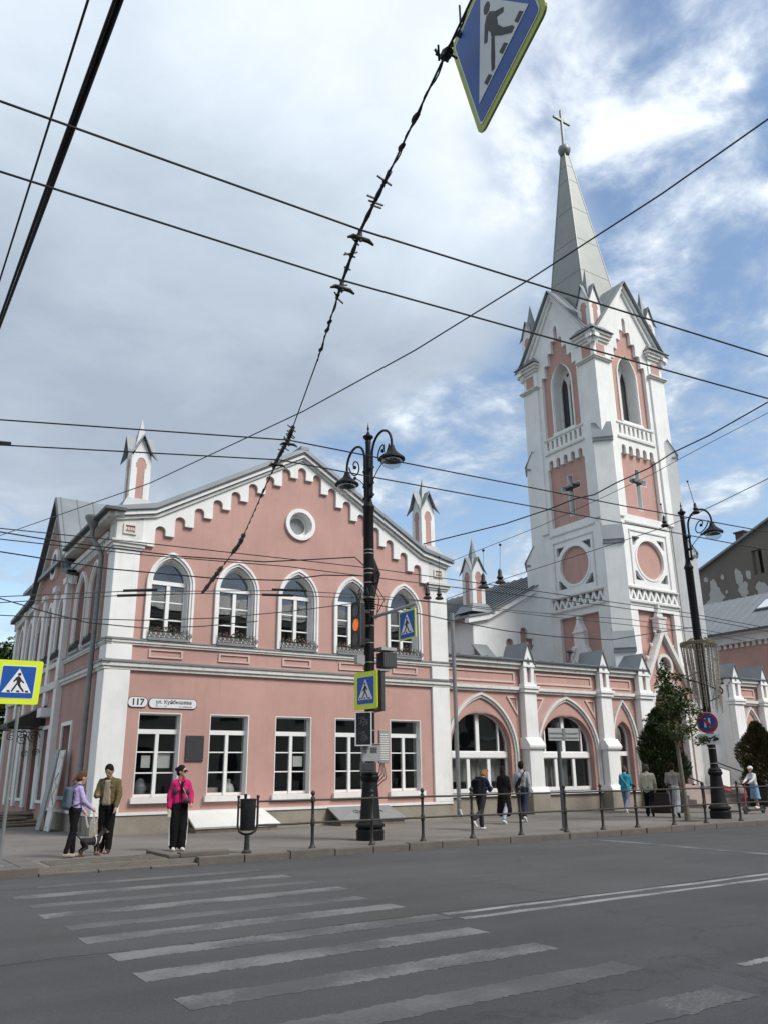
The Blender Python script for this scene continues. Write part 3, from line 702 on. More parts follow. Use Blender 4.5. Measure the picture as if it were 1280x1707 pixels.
# drainpipes
def drain(parent, x, y, z1, top_x=None, hop=True):
    b = MB(); pts = [(x, y, .12), (x, y, z1 - 1.0)]
    if top_x is not None: pts += [(top_x[0] * .3 + x * .7, top_x[1] * .3 + y * .7, z1 - .75), (top_x[0], top_x[1], z1 - .35), (top_x[0], top_x[1], z1)]
    b.tube(pts, .075, 10); b.tube([(x, y, .3), (x, y - .12, .10)], .075, 10)
    if hop: tx, ty = top_x if top_x else (x, y); b.lathe([(.08, z1 - .12), (.10, z1 - .05), (.26, z1 + .22), (.26, z1 + .3)], (tx, ty, 0), 10)
    z = .6
    while z < z1 - 1.1: b.lathe([(.085, z), (.09, z + .02), (.085, z + .04)], (x, y, 0), 10); z += 1.25
    return b.build('drainpipe', 'gutter', parent, smooth=True)
drain(hall, 5.83, 24.95, 9.0, (5.55, 25.25))
drain(hall, 18.42, 23.80, 8.2, None, False)
# ================================================================== church tower
TX, TY, TH = 32.95, 28.75, 2.65
tower = thing('church_tower', 'white and pink church bell tower with grey metal spire and a cross on top', 'tower', (TX, TY, 0))
TF = {'front': Frame((TX, TY - TH, 0), (1, 0, 0), (0, -1, 0)), 'left': Frame((TX - TH, TY, 0), (0, -1, 0), (-1, 0, 0)),
      'right': Frame((TX + TH, TY, 0), (0, 1, 0), (1, 0, 0)), 'back': Frame((TX, TY + TH, 0), (-1, 0, 0), (0, 1, 0))}
LZ0, LZS, LZT = 19.25, 22.0, 23.3             # lancet
lan = lambda w, dz=0: arch(0, w, LZ0 + dz, LZS, LZT - dz * 1.2, 10)
cross_o = lambda a, w, z0, z1, zc: [(-w, z0), (w, z0), (w, zc - w), (a, zc - w), (a, zc + w), (w, zc + w), (w, z1), (-w, z1), (-w, zc + w), (-a, zc + w), (-a, zc - w), (-w, zc - w)]
step_o = [(-1.33, 19.1), (1.33, 19.1), (1.33, 22.75), (1.28, 22.85), (1.05, 22.78), (1.05, 23.4), (1.0, 23.5), (.74, 23.43), (.74, 24.05), (.69, 24.15), (.42, 24.08), (.42, 24.7), (.36, 24.8), (.13, 24.72), (.13, 25.45), (.07, 25.58), (0, 25.62)]
step_o = step_o + [(-u, z) for u, z in step_o[2:-1]][::-1]
arc_top = []
for k in range(5):
    u = 1.08 - .54 * k
    arc_top += [(u + .15, 17.30)] + [(u + .15 * cos(pi * i / 6), 17.62 + .15 * sin(pi * i / 6)) for i in range(7)] + [(u - .15, 17.30)]
pan2 = [(-1.35, 13.9), (1.35, 13.9), (1.35, 17.2)] + arc_top + [(-1.35, 17.2)]
def spandrel(sx, sz):
    a0 = pi / 4 - .34; a1 = pi / 4 + .34
    arc = [(sx * 1.30 * cos(a0 + (a1 - a0) * i / 6), 11.65 + sz * 1.30 * sin(a0 + (a1 - a0) * i / 6)) for i in range(7)]
    return arc + [(sx * 1.14 * .86, 11.65 + sz * 1.25), (sx * 1.22, 11.65 + sz * 1.25), (sx * 1.22, 11.65 + sz * 0.86)]
def spandrel(sx, sz):
    pts = [(sx * 1.20, 11.65 + sz * .62), (sx * 1.20, 11.65 + sz * 1.13), (sx * .62, 11.65 + sz * 1.13)]
    arc = []
    for i in range(1, 6):
        t = i / 6; a = (pi / 2 - .50) * (1 - t) + .50 * t; arc.append((sx * 1.24 * cos(a), 11.65 + sz * 1.24 * sin(a)))
    return pts + arc
zig = []
NZ = 8
for k in range(NZ):
    u = -1.75 + 3.5 * (k + .5) / NZ
    zig.append([(u - .13, 9.53), (u + .13, 9.53), (u, 9.86)])
for k in range(NZ + 1):
    u = -1.75 + 3.5 * k / NZ; a, c = (u if k == 0 else u - .155), (u if k == NZ else u + .155)
    if k == 0: zig.append([(u, 9.62), (u + .165, 10.05), (u, 10.05)])
    elif k == NZ: zig.append([(u, 9.62), (u, 10.05), (u - .165, 10.05)])
    else: zig.append([(u, 9.60), (u + .165, 10.05), (u - .165, 10.05)])
slots = [rect(-1.29 + .345 * k, -1.29 + .345 * k + .165, 18.38, 18.88) for k in range(8)]
GO = [(-TH, 0), (TH, 0), (TH, 23.9), (0, 27.55), (-TH, 23.9)]
mat('mesh_dark', (0.17, 0.17, 0.175), 0.9, var=0.5, vscale=14)
bcore = MB(); bcore.box(TX - 1.55, TX + 1.55, TY - 1.55, TY + 1.55, 0, 24.3); bcore.build('core', 'room', tower)
for nm, f in TF.items():
    vis = nm in ('front', 'left')
    b = MB(); b.plate(f, GO, -.20, 0, [step_o, pan2, circ(0, 11.65, 1.02, 36), rect(-1.33, 1.33, .3, 9.02)] + slots + zig + [spandrel(sx, sz) for sx in (-1, 1) for sz in (-1, 1)])
    b.build('white_wall', 'white', tower)
    b = MB(); b.plate(f, [(-2.4, .2), (2.4, .2), (2.4, 23.8), (0, 27.0), (-2.4, 23.8)], -.62, -.204, [lan(1.45), cross_o(.70, .20, 14.35, 16.65, 15.95)])
    b.build('pink_wall', 'pink', tower)
    # lancet belfry window: white splayed reveal, louvred pair of lights
    b = MB()
    b.band(f, lan(1.62)[1:] + [lan(1.62)[0]], lan(1.44)[1:] + [lan(1.44)[0]], -.22, -.14)
    b.band(f, lan(1.46)[1:] + [lan(1.46)[0]], lan(1.36)[1:] + [lan(1.36)[0]], -.82, -.205)
    b.fbox(f, -.80, .80, 19.14, 19.25, -.6, -.06)
    lw = b.build('lancet_window', 'white', tower)
    b = MB(); b.plate(f, lan(1.38), -.81, -.72, [arch(-.32, .50, 19.4, 21.9, 22.6, 6), arch(.32, .50, 19.4, 21.9, 22.6, 6), circ(0, 22.72, .11, 12)]); b.build('tracery', 'white_trim', lw)
    b = MB(); b.plate(f, lan(1.36), -.84, -.825); b.build('pane', 'board_dark', lw)
    # cross recess
    b = MB(); b.band(f, cross_o(.71, .21, 14.34, 16.66, 15.95) + [(-.21, 14.34)], cross_o(.67, .17, 14.38, 16.62, 15.95) + [(-.17, 14.38)], -.60, -.215); cn = b.build('cross_niche', 'white', tower)
    b = MB(); b.plate(f, cross_o(.68, .18, 14.37, 16.63, 15.95), -.59, -.56); b.build('pane', 'room', cn)
    # round blind panel, moulded ring, perforated spandrels
    b = MB(); b.band(f, circ(0, 11.65, 1.11, 36) + [(1.11, 11.65)], circ(0, 11.65, 1.0, 36) + [(1.0, 11.65)], -.2, .03); b.build('ring_moulding', 'white', tower)
    b = MB(); b.plate(f, rect(-1.5, 1.5, 10.45, 12.9), -.19, -.17); b.plate(f, rect(-1.78, 1.78, 9.5, 10.1), -.17, -.15); b.split('perforated_panel', 'mesh_dark', tower)
    b = MB(); b.plate(f, circ(0, 11.65, 1.03, 36), -.165, -.14); b.build('round_panel', 'pink', tower)
    b = MB(); b.fbox(f, -1.42, 1.42, 13.05, 13.12, -.02, .05); b.fbox(f, -1.42, -1.36, 10.3, 13.04, -.02, .045); b.fbox(f, 1.36, 1.42, 10.3, 13.04, -.02, .045); b.fbox(f, -1.6, 1.6, 13.45, 13.54, -.02, .06)
    b.fbox(f, -1.82, 1.82, 10.07, 10.15, -.02, .10); b.fbox(f, -1.82, 1.82, 9.36, 9.46, -.02, .10); b.fbox(f, -1.45, 1.45, 18.12, 18.24, -.02, .08); b.fbox(f, -1.45, 1.45, 18.95, 19.03, -.02, .05)
    b.split('moulding', 'white_trim', tower)
    # rake mouldings of the gable
    gr = [(-TH - .42, 23.72), (-TH + .1, 24.15), (0, 27.72), (TH - .1, 24.15), (TH + .42, 23.72)]
    b = MB(); b.band(f, off(gr, -.03), off(gr, -.26), -.1, .24); b.band(f, [(u * .97, z) for u, z in off(gr, -.262)], [(u * .94, z) for u, z in off(gr, -.52)], -.1, .12); b.split('raking_cornice', 'white', tower)
    DR = TH + .42
    b = MB(); sm_ = MB()
    for sg in (1, -1):
        for quad in ([(0, 27.78, DR), (0, 27.78, 0), (2.55, 24.2, 2.55), (2.55, 24.2, DR)], [(2.55, 24.2, DR), (2.55, 24.2, 2.55), (DR, 23.72, DR)]):
            q = [f(sg * u, z, d - TH) for u, z, d in quad]; n_ = len(q)
            b.add([p + Vector((0, 0, .045)) for p in q] + [p - Vector((0, 0, .03)) for p in q], [tuple(range(n_)), tuple(reversed(range(n_, 2 * n_)))] + [(i, (i + 1) % n_, n_ + (i + 1) % n_, n_ + i) for i in range(n_)])
        for d in (2.9, 2.2, 1.5):
            u1 = min(d, 2.55); sm_.hexa([f(0, 27.83, d - TH), f(sg * u1, 27.83 - u1 * 1.404, d - TH), f(sg * u1, 27.83 - u1 * 1.404, d - TH + .04), f(0, 27.83, d - TH + .04)], [f(0, 27.87, d - TH), f(sg * u1, 27.87 - u1 * 1.404, d - TH), f(sg * u1, 27.87 - u1 * 1.404, d - TH + .04), f(0, 27.87, d - TH + .04)])
    gro = b.build('gable_roof', 'roof_metal', tower); sm_.split('seam', 'roof_seam', gro)
# corner piers with cornices, diagonal buttresses with metal caps, pinnacles
for sx, sy in ((-1, -1), (1, -1), (-1, 1), (1, 1)):
    def pbox(b, r0, r1, z0, z1):
        xs = sorted((TX + sx * r0, TX + sx * r1)); ys = sorted((TY + sy * r0, TY + sy * r1)); b.box(xs[0], xs[1], ys[0], ys[1], z0, z1)
    b = MB(); pbox(b, 1.62, 2.76, 13.7, 22.3); pbox(b, 1.62, 2.72, 22.45, 23.55); b.split('corner_pier', 'white', tower, bevel=.02)
    b = MB(); pbox(b, 1.56, 2.86, 22.30, 22.38); pbox(b, 1.5, 2.93, 22.381, 22.46); pbox(b, 1.56, 2.82, 23.46, 23.62); pbox(b, 1.50, 2.91, 23.621, 23.79); pbox(b, 1.44, 3.00, 23.791, 23.92); b.split('pier_cornice', 'white_trim', tower)
    b = MB()
    for f in (Frame((TX + sx * 2.19, TY + sy * 2.72, 0), (1, 0, 0), (0, sy, 0)), Frame((TX + sx * 2.72, TY + sy * 2.19, 0), (0, 1, 0), (sx, 0, 0))): b.fbox(f, -.3, .3, 22.6, 23.3, -.1, .012)
    b.split('pier_panel', 'pink', tower)
    b = MB(); b.add([(TX + sx * 1.4, TY + sy * 1.4, 23.951), (TX + sx * 3.12, TY + sy * 1.4, 23.951), (TX + sx * 3.12, TY + sy * 3.12, 23.951), (TX + sx * 1.4, TY + sy * 3.12, 23.951)] +
        [(TX + sx * 1.75, TY + sy * 1.75, 24.4), (TX + sx * 2.75, TY + sy * 1.75, 24.4), (TX + sx * 2.75, TY + sy * 2.75, 24.4), (TX + sx * 1.75, TY + sy * 2.75, 24.4)], [(0, 1, 2, 3), (4, 5, 6, 7), (0, 1, 5, 4), (1, 2, 6, 5), (2, 3, 7, 6), (3, 0, 4, 7)]); b.build('pier_flashing', 'roof_metal', tower)
    pinnacle(tower, TX + sx * 2.24, TY + sy * 2.24, 24.35, .40, 25.75, 27.0, 28.3, base=False)
    n = Vector((sx, sy, 0)).normalized(); w = Vector((-n.y, n.x, 0)); cor = Vector((TX + sx * TH, TY + sy * TH, 0))
    f = Frame(cor, w, n)
    bt = MB(); hw = .47
    side = lambda pts, h: [(p[0], p[1]) for p in pts]
    fs = Frame3(cor - w * hw, n, (0, 0, 1), w)
    prof = [(-1.2, 0), (.95, 0), (.95, 6.95), (.60, 7.75), (.60, 12.25), (.24, 13.05), (.24, 17.75), (-.05, 18.55), (-1.2, 18.55)]
    bt.plate(fs, prof, 0, 2 * hw); bo = bt.build('buttress', 'white', tower)
    for (d0, z0), (d1, z1) in (((1.04, 6.88), (.52, 7.86)), ((.69, 12.18), (.16, 13.16)), ((.33, 17.68), (-.12, 18.66))):
        b = MB(); e = hw + .04
        b.hexa([f(-e, z0 - .05, d0), f(e, z0 - .05, d0), f(e, z1 - .05, d1), f(-e, z1 - .05, d1)], [f(-e, z0 + .04, d0 + .02), f(e, z0 + .04, d0 + .02), f(e, z1 + .05, d1), f(-e, z1 + .05, d1)])
        b.fbox(f, -e, e, z0 - .16, z0 - .051, d0 - .3, d0 - .005)
        b.build('buttress_cap', 'roof_metal', bo)
# spire
SPX = TX - .42
def sq(cx, cy, h, z): return [(cx - h, cy - h, z), (cx + h, cy - h, z), (cx + h, cy + h, z), (cx - h, cy + h, z)]
b = MB(); b.hexa(sq(TX, TY, 1.80, 23.6), sq(SPX, TY, .17, 38.55)); spo = b.build('spire', 'spire_metal', tower)
b = MB()
for z in (29.2, 31.6, 34.0, 36.3, 37.5):
    t = (z - 23.6) / 14.95; h = 1.80 + (.17 - 1.80) * t + .012; cx = TX + (SPX - TX) * t
    b.hexa(sq(cx, TY, h + .002, z), sq(cx, TY, h - .002, z + .04))
for sx, sy in ((-1, -1), (1, -1), (1, 1), (-1, 1)): b.tube([(TX + sx * 1.80, TY + sy * 1.80, 23.6), (SPX + sx * .17, TY + sy * .17, 38.55)], .035, 6)
b.split('seam', 'spire_metal', spo)
b = MB(); b.lathe([(.10, 38.45), (.30, 38.52), (.22, 38.6), (.36, 38.75), (.40, 38.95), (.34, 39.15), (.14, 39.27), (.08, 39.3)], (SPX, TY, 0), 18); b.build('spire_ball', 'gutter', tower, smooth=True)
b = MB(); b.box(SPX - .075, SPX + .075, TY - .075, TY + .075, 39.25, 42.1); b.box(SPX - .72, SPX - .076, TY - .07, TY + .07, 41.2, 41.36); b.box(SPX + .076, SPX + .72, TY - .07, TY + .07, 41.2, 41.36); b.build('cross', 'spire_metal', tower, bevel=.015)
# blind portal on the left face
f = TF['left']
b = MB(); b.plate(f, [(-1.3, 4.2), (1.3, 4.2), (1.3, 5.75), (.35, 7.45), (.33, 8.25), (.12, 8.6), (.06, 8.95), (-.06, 8.95), (-.12, 8.6), (-.33, 8.25), (-.35, 7.45), (-1.3, 5.75)], -.2, .12, [[(-.12, 6.45), (.12, 6.45), (0, 6.85)]])
for s in (-1, 1): b.plate(f, [(s * 1.38, 5.7), (s * 1.15, 5.7), (s * .20, 7.4), (s * .40, 7.5)], .12, .2)
b.fbox(f, -.37, .37, 8.12, 8.22, .0, .18)
b.build('blind_portal', 'white', tower)
b = MB(); b.plate(f, rect(-.2, .2, 6.4, 6.9), -.12, -.1); b.split('perforated_panel', 'mesh_dark', tower)
# entrance portal on the front face
f = Frame((TX, TY - TH + .46, 0), (1, 0, 0), (0, -1, 0))
PG = [(-1.62, 5.3), (0, 8.1), (1.62, 5.3)]
b = MB()
b.plate(f, [(-1.95, 0), (1.95, 0), (1.95, 5.0), (1.45, 5.6), (0, 8.0), (-1.45, 5.6), (-1.95, 5.0)], -.1, .55, [arch(0, 2.2, .9, 4.2, 5.5, 12), circ(0, 6.35, .42, 26)])
po = b.build('portal', 'pink', tower)
b = MB()
b.band(f, [(-1.75, 5.35), (0, 8.25), (1.75, 5.35)], [(-1.52, 5.35), (0, 7.86), (1.52, 5.35)], .4, .78)
b.band(f, circ(0, 6.35, .56, 28) + [(.56, 6.35)], circ(0, 6.35, .42, 28) + [(.42, 6.35)], .3, .66)
ao = [(1.28, .9)] + [(x, z) for x, z in pointed(2.56, 4.15, 5.72, 12)] + [(-1.28, .9)]; ai = [(1.08, .9)] + [(x, z) for x, z in pointed(2.16, 4.2, 5.46, 12)] + [(-1.08, .9)]
b.band(f, ao, ai, .1, .64)
b.fbox(f, -1.98, -1.45, .01, 4.6, .1, .62); b.fbox(f, 1.45, 1.98, .01, 4.6, .1, .62); b.fbox(f, -2.05, -1.4, 4.6, 4.75, .1, .7); b.fbox(f, 1.4, 2.05, 4.6, 4.75, .1, .7)
b.fbox(f, -.26, .26, 8.05, 8.62, .35, .75); b.fbox(f, -.32, .32, 8.62, 8.72, .3, .8); b.plate(f, [(-.24, 8.72), (.24, 8.72), (.05, 9.25), (.05, 9.4), (-.05, 9.4), (-.05, 9.25)], .45, .66)
for s in (-1, 1):
    for k in range(4):
        t = .18 + k * .22; cx_, cz_ = s * 1.70 * (1 - t), 5.45 + 2.85 * t
        b.ell(f(cx_ + s * .12, cz_ + .06, .58), (.075, .07, .11), 8, 6); b.ell(f(cx_ + s * .19, cz_ + .14, .58), (.05, .05, .05), 7, 5)
    b.fbox(f, s * 1.72 - .16, s * 1.72 + .16, 5.35, 5.95, .3, .7); b.plate(f, [(s * 1.72 - .2, 5.95), (s * 1.72 + .2, 5.95), (s * 1.72, 6.6)], .36, .64)
b.split('portal_trim', 'white_trim', po)
b = MB()
for k in range(4): a = k * pi / 4; b.tube([f(.40 * cos(a), 6.35 + .40 * sin(a), .4), f(-.40 * cos(a), 6.35 - .40 * sin(a), .4)], .03, 5)
b.band(f, circ(0, 6.35, .2, 18) + [(.2, 6.35)], circ(0, 6.35, .14, 18) + [(.14, 6.35)], .36, .43); b.build('rose_tracery', 'white_trim', po)
b = MB(); b.plate(f, circ(0, 6.35, .42, 22), .27, .31); b.build('pane', 'board_dark', po)
b = MB(); b.plate(f, arch(0, 2.16, .9, 4.2, 5.44, 10), .262, .30); b.build('door', 'wood_door', po)
b = MB()
for k in range(5): b.box(TX - 2.4 + .0, TX + 2.4, TY - TH - 3.2 + k * .34, TY - TH - .56, k * .17 + (.002 if k else -.05), (k + 1) * .17)
b.split('step', 'steps', po)
b = MB(); b.tube([(TX - 2.3, 22.9, 0), (TX - 2.3, 22.9, 1.0), (TX - 2.3, 25.4, 1.85), (TX - 2.3, 25.4, .9)], .03, 6); b.tube([(TX + 2.3, 22.9, 0), (TX + 2.3, 22.9, 1.0), (TX + 2.3, 25.4, 1.85), (TX + 2.3, 25.4, .9)], .03, 6); b.split('handrail', 'iron', po)

# ================================================================== nave behind
NX0, NY0 = 25.6, 31.4
nave = thing('church_nave', 'white church nave with grey ribbed metal roof sloping up behind the tower', 'building', (TX, NY0, 0))
FN = Frame((TX, NY0, 0), (1, 0, 0), (0, -1, 0)); NH = TX - NX0
b = MB()
def notch(u, z0, z1, w=.5): return [(u - w / 2, z0), (u + w / 2, z0)] + [(u + w / 2 * cos(pi * i / 6), z1 + w / 2 * sin(pi * i / 6)) for i in range(7)]
stepN = [(-5.75, 5.0), (-3.25, 5.0), (-3.25, 8.15), (-3.75, 8.15)] + [(-4.0 + .25 * cos(pi * i / 6), 8.45 + .25 * sin(pi * i / 6)) for i in range(7)] + [(-4.25, 7.55), (-4.75, 7.55)] + [(-5.0 + .25 * cos(pi * i / 6), 7.8 + .25 * sin(pi * i / 6)) for i in range(7)] + [(-5.25, 6.9), (-5.75, 6.9)]
NG = [(-NH, 0), (NH, 0), (NH, 9.0), (NH - .9, 9.1), (0, 12.4), (-NH + .9, 9.1), (-NH, 9.0)]
b.plate(FN, NG, -.4, 0, [stepN]); b.build('front_wall', 'white', nave)
b = MB(); b.fbox(FN, -6, -3, 4.8, 9, -.25, -.18); b.build('pink_panel', 'pink', nave)
b = MB(); b.box(NX0 - .02, NX0 + .4, NY0 + .01, 56, 0, 9.0); b.box(TX + NH - .4, TX + NH, NY0 + .01, 56, 0, 9.0); b.split('side_wall', 'white', nave)
NR = [(-NH - .45, 8.95), (-NH + .9, 9.25), (0, 12.62), (NH - .9, 9.25), (NH + .45, 8.95)]
b = MB(); b.band(FN, NR, off(NR, -.08), -25, .30); nr = b.build('roof', 'roof_metal', nave)
b = MB()
for k in range(40): b.band(FN, off(NR, .06), off(NR, -.01), .1 - k * .62, .15 - k * .62)
b.split('seam', 'roof_dark', nr)
b = MB(); b.band(FN, off(NR, -.09), off(NR, -.36), -.1, .22); b.split('raking_cornice', 'white', nave)
b = MB(); b.box(NX0 - .5, NX0 - .3, NY0, 56, 8.86, 8.98); b.build('gutter', 'gutter', nave)
pinnacle(nave, NX0 + .5, NY0 + .45, 9.55, .38, 11.2, 12.1, 13.2)
# metal capped corner buttress and a small roof dormer
b = MB(); b.box(NX0 - .05, NX0 + .7, NY0 - .9, NY0 - .002, 0, 6.6); bo = b.build('buttress', 'white', nave)
b = MB(); b.sheet([(NX0 - .15, NY0 - 1.0, 6.62), (NX0 + .8, NY0 - 1.0, 6.62), (NX0 + .8, NY0 + .0, 7.6), (NX0 - .15, NY0 + .0, 7.6)], .06); b.build('buttress_cap', 'roof_metal', bo)
b = MB(); b.box(NX0 + .3, NX0 + 1.3, 40, 41, 10.2, 11.0); b.box(NX0 + .2, NX0 + 1.4, 39.9, 41.1, 11.0, 11.12); b.build('dormer', 'roof_dark', nave)

# ================================================================== arcade wings
AY = 24.78
FA = Frame((0, AY, 0), (1, 0, 0), (0, -1, 0))
def arcade(wing, X0, X1, bays, pil):
    holes = []
    for kind, u, w in bays:
        if kind == 'big': holes.append(arch(u, w, .78, 2.45, 3.72, 14))
        elif kind == 'slim': holes.append(arch(u, w, .78, 2.9, 3.6, 10))
    b = MB(); b.plate(FA, [(X0, .4), (X1, .4), (X1, 5.5), (X0, 5.5)], -.45, 0, holes); b.build('wall', 'pink', wing)
    b = MB(); b.fbox(FA, X0, X1, -.1, .68, -.3, .06); b.build('plinth', 'stone_plinth', wing)
    b = MB(); b.fbox(FA, X0, X1, .68, .78, -.3, .16); b.build('sill_ledge', 'white', wing)
    b = MB(); b.fbox(FA, X0, X1, 4.53, 4.62, -.1, .10); b.fbox(FA, X0, X1, 4.621, 4.74, -.1, .17); b.fbox(FA, X0, X1, 5.45, 5.6, -.1, .14); b.fbox(FA, X0, X1, 5.601, 5.74, -.1, .24); b.split('string_course', 'white_trim', wing)
    b = MB(); b.fbox(FA, X0, X1, 5.741, 5.80, -.4, .32); b.build('drip_edge', 'roof_dark', wing)
    b = MB(); b.sheet([(X0, AY - .33, 5.83), (X1, AY - .33, 5.83), (X1, AY + 2.6, 6.0), (X0, AY + 2.6, 6.0)], .04); rf = b.build('roof', 'roof_metal', wing)
    b = MB()
    for k in range(int((X1 - X0) / .7)): xx = X0 + .3 + k * .7; b.hexa([(xx, AY - .3, 5.80), (xx + .03, AY - .3, 5.80), (xx + .03, AY + 2.5, 5.96), (xx, AY + 2.5, 5.96)], [(xx, AY - .3, 5.865), (xx + .03, AY - .3, 5.865), (xx + .03, AY + 2.5, 6.03), (xx, AY + 2.5, 6.03)])
    b.split('seam', 'roof_seam', rf)
    for kind, u, w in bays:
        # hood mould
        hw = w / 2 + .20; zs, zt = (2.2, 4.46) if kind == 'big' else (2.6, 4.46)
        z0 = .78
        o = [(u + hw + .08, z0)] + [(u + x, z) for x, z in pointed(2 * hw + .16, zs, zt, 16)] + [(u - hw - .08, z0)]
        m_ = [(u + hw, z0)] + [(u + x, z) for x, z in pointed(2 * hw, zs, zt - .09, 16)] + [(u - hw, z0)]
        q = [(u + hw - .07, z0)] + [(u + x, z) for x, z in pointed(2 * hw - .14, zs, zt - .19, 16)] + [(u - hw + .07, z0)]
        b = MB(); b.band(FA, o, m_, -.02, .13); b.band(FA, m_, q, -.02, .07); b.split('hood_mould', 'white_trim', wing)
        if kind == 'blank': continue
        b = MB(); panes = []
        if kind == 'big':
            h = w / 2 - .05
            def zt_(x):                # arch height at offset x
                pr = pointed(w - .1, 2.45, 3.70, 24); best = min(pr, key=lambda p: abs(p[0] - x)); return best[1] - .06
            for a, c in ((-h + .03, -h * .74), (-h * .70, -.08), (.08, h * .70), (h * .74, h - .03)):
                n = 6; top = [(u + a + (c - a) * i / n, max(2.34, zt_(a + (c - a) * i / n))) for i in range(n + 1)][::-1]
                panes.append([(u + a, 2.30), (u + c, 2.30)] + top)
            for a, c in ((-h + .06, -h * .40), (-h * .30, h * .30), (h * .40, h - .06)): panes.append(rect(u + a, u + c, .95, 2.02))
            b.plate(FA, arch(u, w - .06, .80, 2.45, 3.69, 14), -.34, -.24, panes)
            b.fbox(FA, u - h, u + h, 2.06, 2.26, -.24, -.19)
        else:
            h = w / 2 - .03
            panes.append(arch(u, w - .22, 2.32, 2.9, 3.48, 8)); panes.append(rect(u - h + .07, u + h - .07, .92, 2.14))
            b.plate(FA, arch(u, w - .06, .80, 2.9, 3.57, 10), -.34, -.24, panes)
        wo = b.build('window', 'frame_white', wing)
        for p in panes: q_ = MB(); q_.plate(FA, p, -.30, -.285); q_.build('pane', 'glass', wo)
        b = MB(); ar = arch(u, w, .79, 2.45 if kind == 'big' else 2.9, 3.71 if kind == 'big' else 3.59, 14 if kind == 'big' else 10); ai_ = arch(u, w - .07, .79, 2.45 if kind == 'big' else 2.9, 3.675 if kind == 'big' else 3.555, 14 if kind == 'big' else 10)
        b.band(FA, ar[1:] + [ar[0]], ai_[1:] + [ai_[0]], -.44, .01); b.build('reveal', 'pink_dark', wo)
    for i, (p0, p1) in enumerate(pil):
        # stepped pilaster
        b = MB(); m_ = (p0 + p1) / 2; hw = (p1 - p0) / 2
        b.fbox(FA, m_ - hw, m_ + hw, 2.72, 4.52, -.1, .32)
        b.plate(Frame3((m_ - hw - .10, AY, 0), (0, -1, 0), (0, 0, 1), (1, 0, 0)), [(0, 2.36), (.52, 2.36), (.56, 2.44), (.56, 2.52), (.34, 2.80), (0, 2.80)], 0, 2 * hw + .2)
        b.fbox(FA, m_ - hw - .03, m_ + hw + .03, .98, 2.36, -.1, .46)
        b.plate(Frame3((m_ - hw - .12, AY, 0), (0, -1, 0), (0, 0, 1), (1, 0, 0)), [(0, .74), (.60, .74), (.60, .80), (.50, .98), (0, .98)], 0, 2 * hw + .24)
        b.fbox(FA, m_ - hw - .06, m_ + hw + .06, 4.53, 4.66, -.1, .40); b.fbox(FA, m_ - hw - .1, m_ + hw + .1, 4.661, 4.78, -.1, .45)
        po_ = b.build('pilaster', 'white', wing, bevel=.015)
        b = MB(); b.fbox(FA, m_ - hw - .13, m_ + hw + .13, -.1, .74, -.1, .60); b.build('pedestal', 'stone_plinth', po_, bevel=.02)
        # gabled cap
        h2 = hw * .86
        nic = [(m_ - .10, 4.92), (m_ + .10, 4.92), (m_ + .11, 5.55), (m_ + .07, 5.76), (m_, 5.95), (m_ - .07, 5.76), (m_ - .11, 5.55)]
        b = MB(); b.plate(FA, [(m_ - h2, 4.78), (m_ + h2, 4.78), (m_ + h2, 5.55), (m_ + h2 + .03, 5.66), (m_, 6.46), (m_ - h2 - .03, 5.66), (m_ - h2, 5.55)], .05, .30, [nic]); b.fbox(FA, m_ - h2 - .05, m_ + h2 + .05, 4.78, 4.88, .04, .36)
        b.fbox(FA, m_ - h2 - .03, m_ + h2 + .03, 5.53, 5.62, .2, .34); co = b.build('gabled_cap', 'white', wing)
        b = MB(); b.fbox(FA, m_ - .13, m_ + .13, 4.9, 5.97, .06, .18); b.build('niche', 'pink', co)
        b = MB(); r = [(m_ - h2 - .07, 5.60), (m_, 6.50), (m_ + h2 + .07, 5.60)]; b.band(FA, off(r, .03), off(r, -.02), -1.0, .36); b.build('cap_roof', 'roof_metal', co)
    # attic panels and spandrel insets
    edges = [X0] + [v for p in pil for v in p] + [X1]
    for kind, u, w in bays:
        L = max([e for e in edges if e < u]); R_ = min([e for e in edges if e > u])
        b = MB(); a0, a1 = L + .22, R_ - .22
        b.band(FA, rect(a0, a1, 4.9, 5.34) + [(a0, 4.9)], rect(a0 + .07, a1 - .07, 4.97, 5.27) + [(a0 + .07, 4.97)], -.02, .045); b.build('panel_frame', 'pink_light', wing)
        if kind == 'big':
            for s, e in ((-1, L), (1, R_)):
                x0 = e - s * .16; x1 = e - s * .68
                tri = [(x0, 4.36), (x1, 4.36), (x0, 3.62)]; tri2 = [(x0 - s * .05, 4.31), (x1 + s * .13, 4.31), (x0 - s * .05, 3.80)]
                b = MB(); b.band(FA, tri + [tri[0]], tri2 + [tri2[0]], -.02, .05); b.build('spandrel_frame', 'pink_light', wing)
                b = MB(); b.plate(FA, tri2, -.01, .006); b.build('spandrel_panel', 'pink_dark', wing)
    b = MB(); b.fbox(FA, X0, X1, .5, 4.4, -2.4, -2.3); b.fbox(FA, X0, X1, 4.4, 4.5, -2.4, -.46); b.fbox(FA, X0, X1, .4, .5, -2.4, -.46); b.split('room_wall', 'room', wing)
wing = thing('arcade_wing', 'single storey pink arcade with big arched windows between the hall and the tower', 'building', (18.2, AY, 0))
arcade(wing, 18.22, 30.0, [('big', 20.36, 2.95), ('big', 24.86, 2.95), ('slim', 28.22, 1.05)], [(22.38, 23.02), (26.70, 27.34), (29.14, 29.98)])
b = MB(); b.box(29.58, 29.99, AY + .01, 26.3, 0, 5.5); b.build('return_wall', 'white', wing)
wing2 = thing('arcade_wing', 'single storey pink arcade with blind pointed arches right of the tower portal', 'building', (35.8, AY, 0))
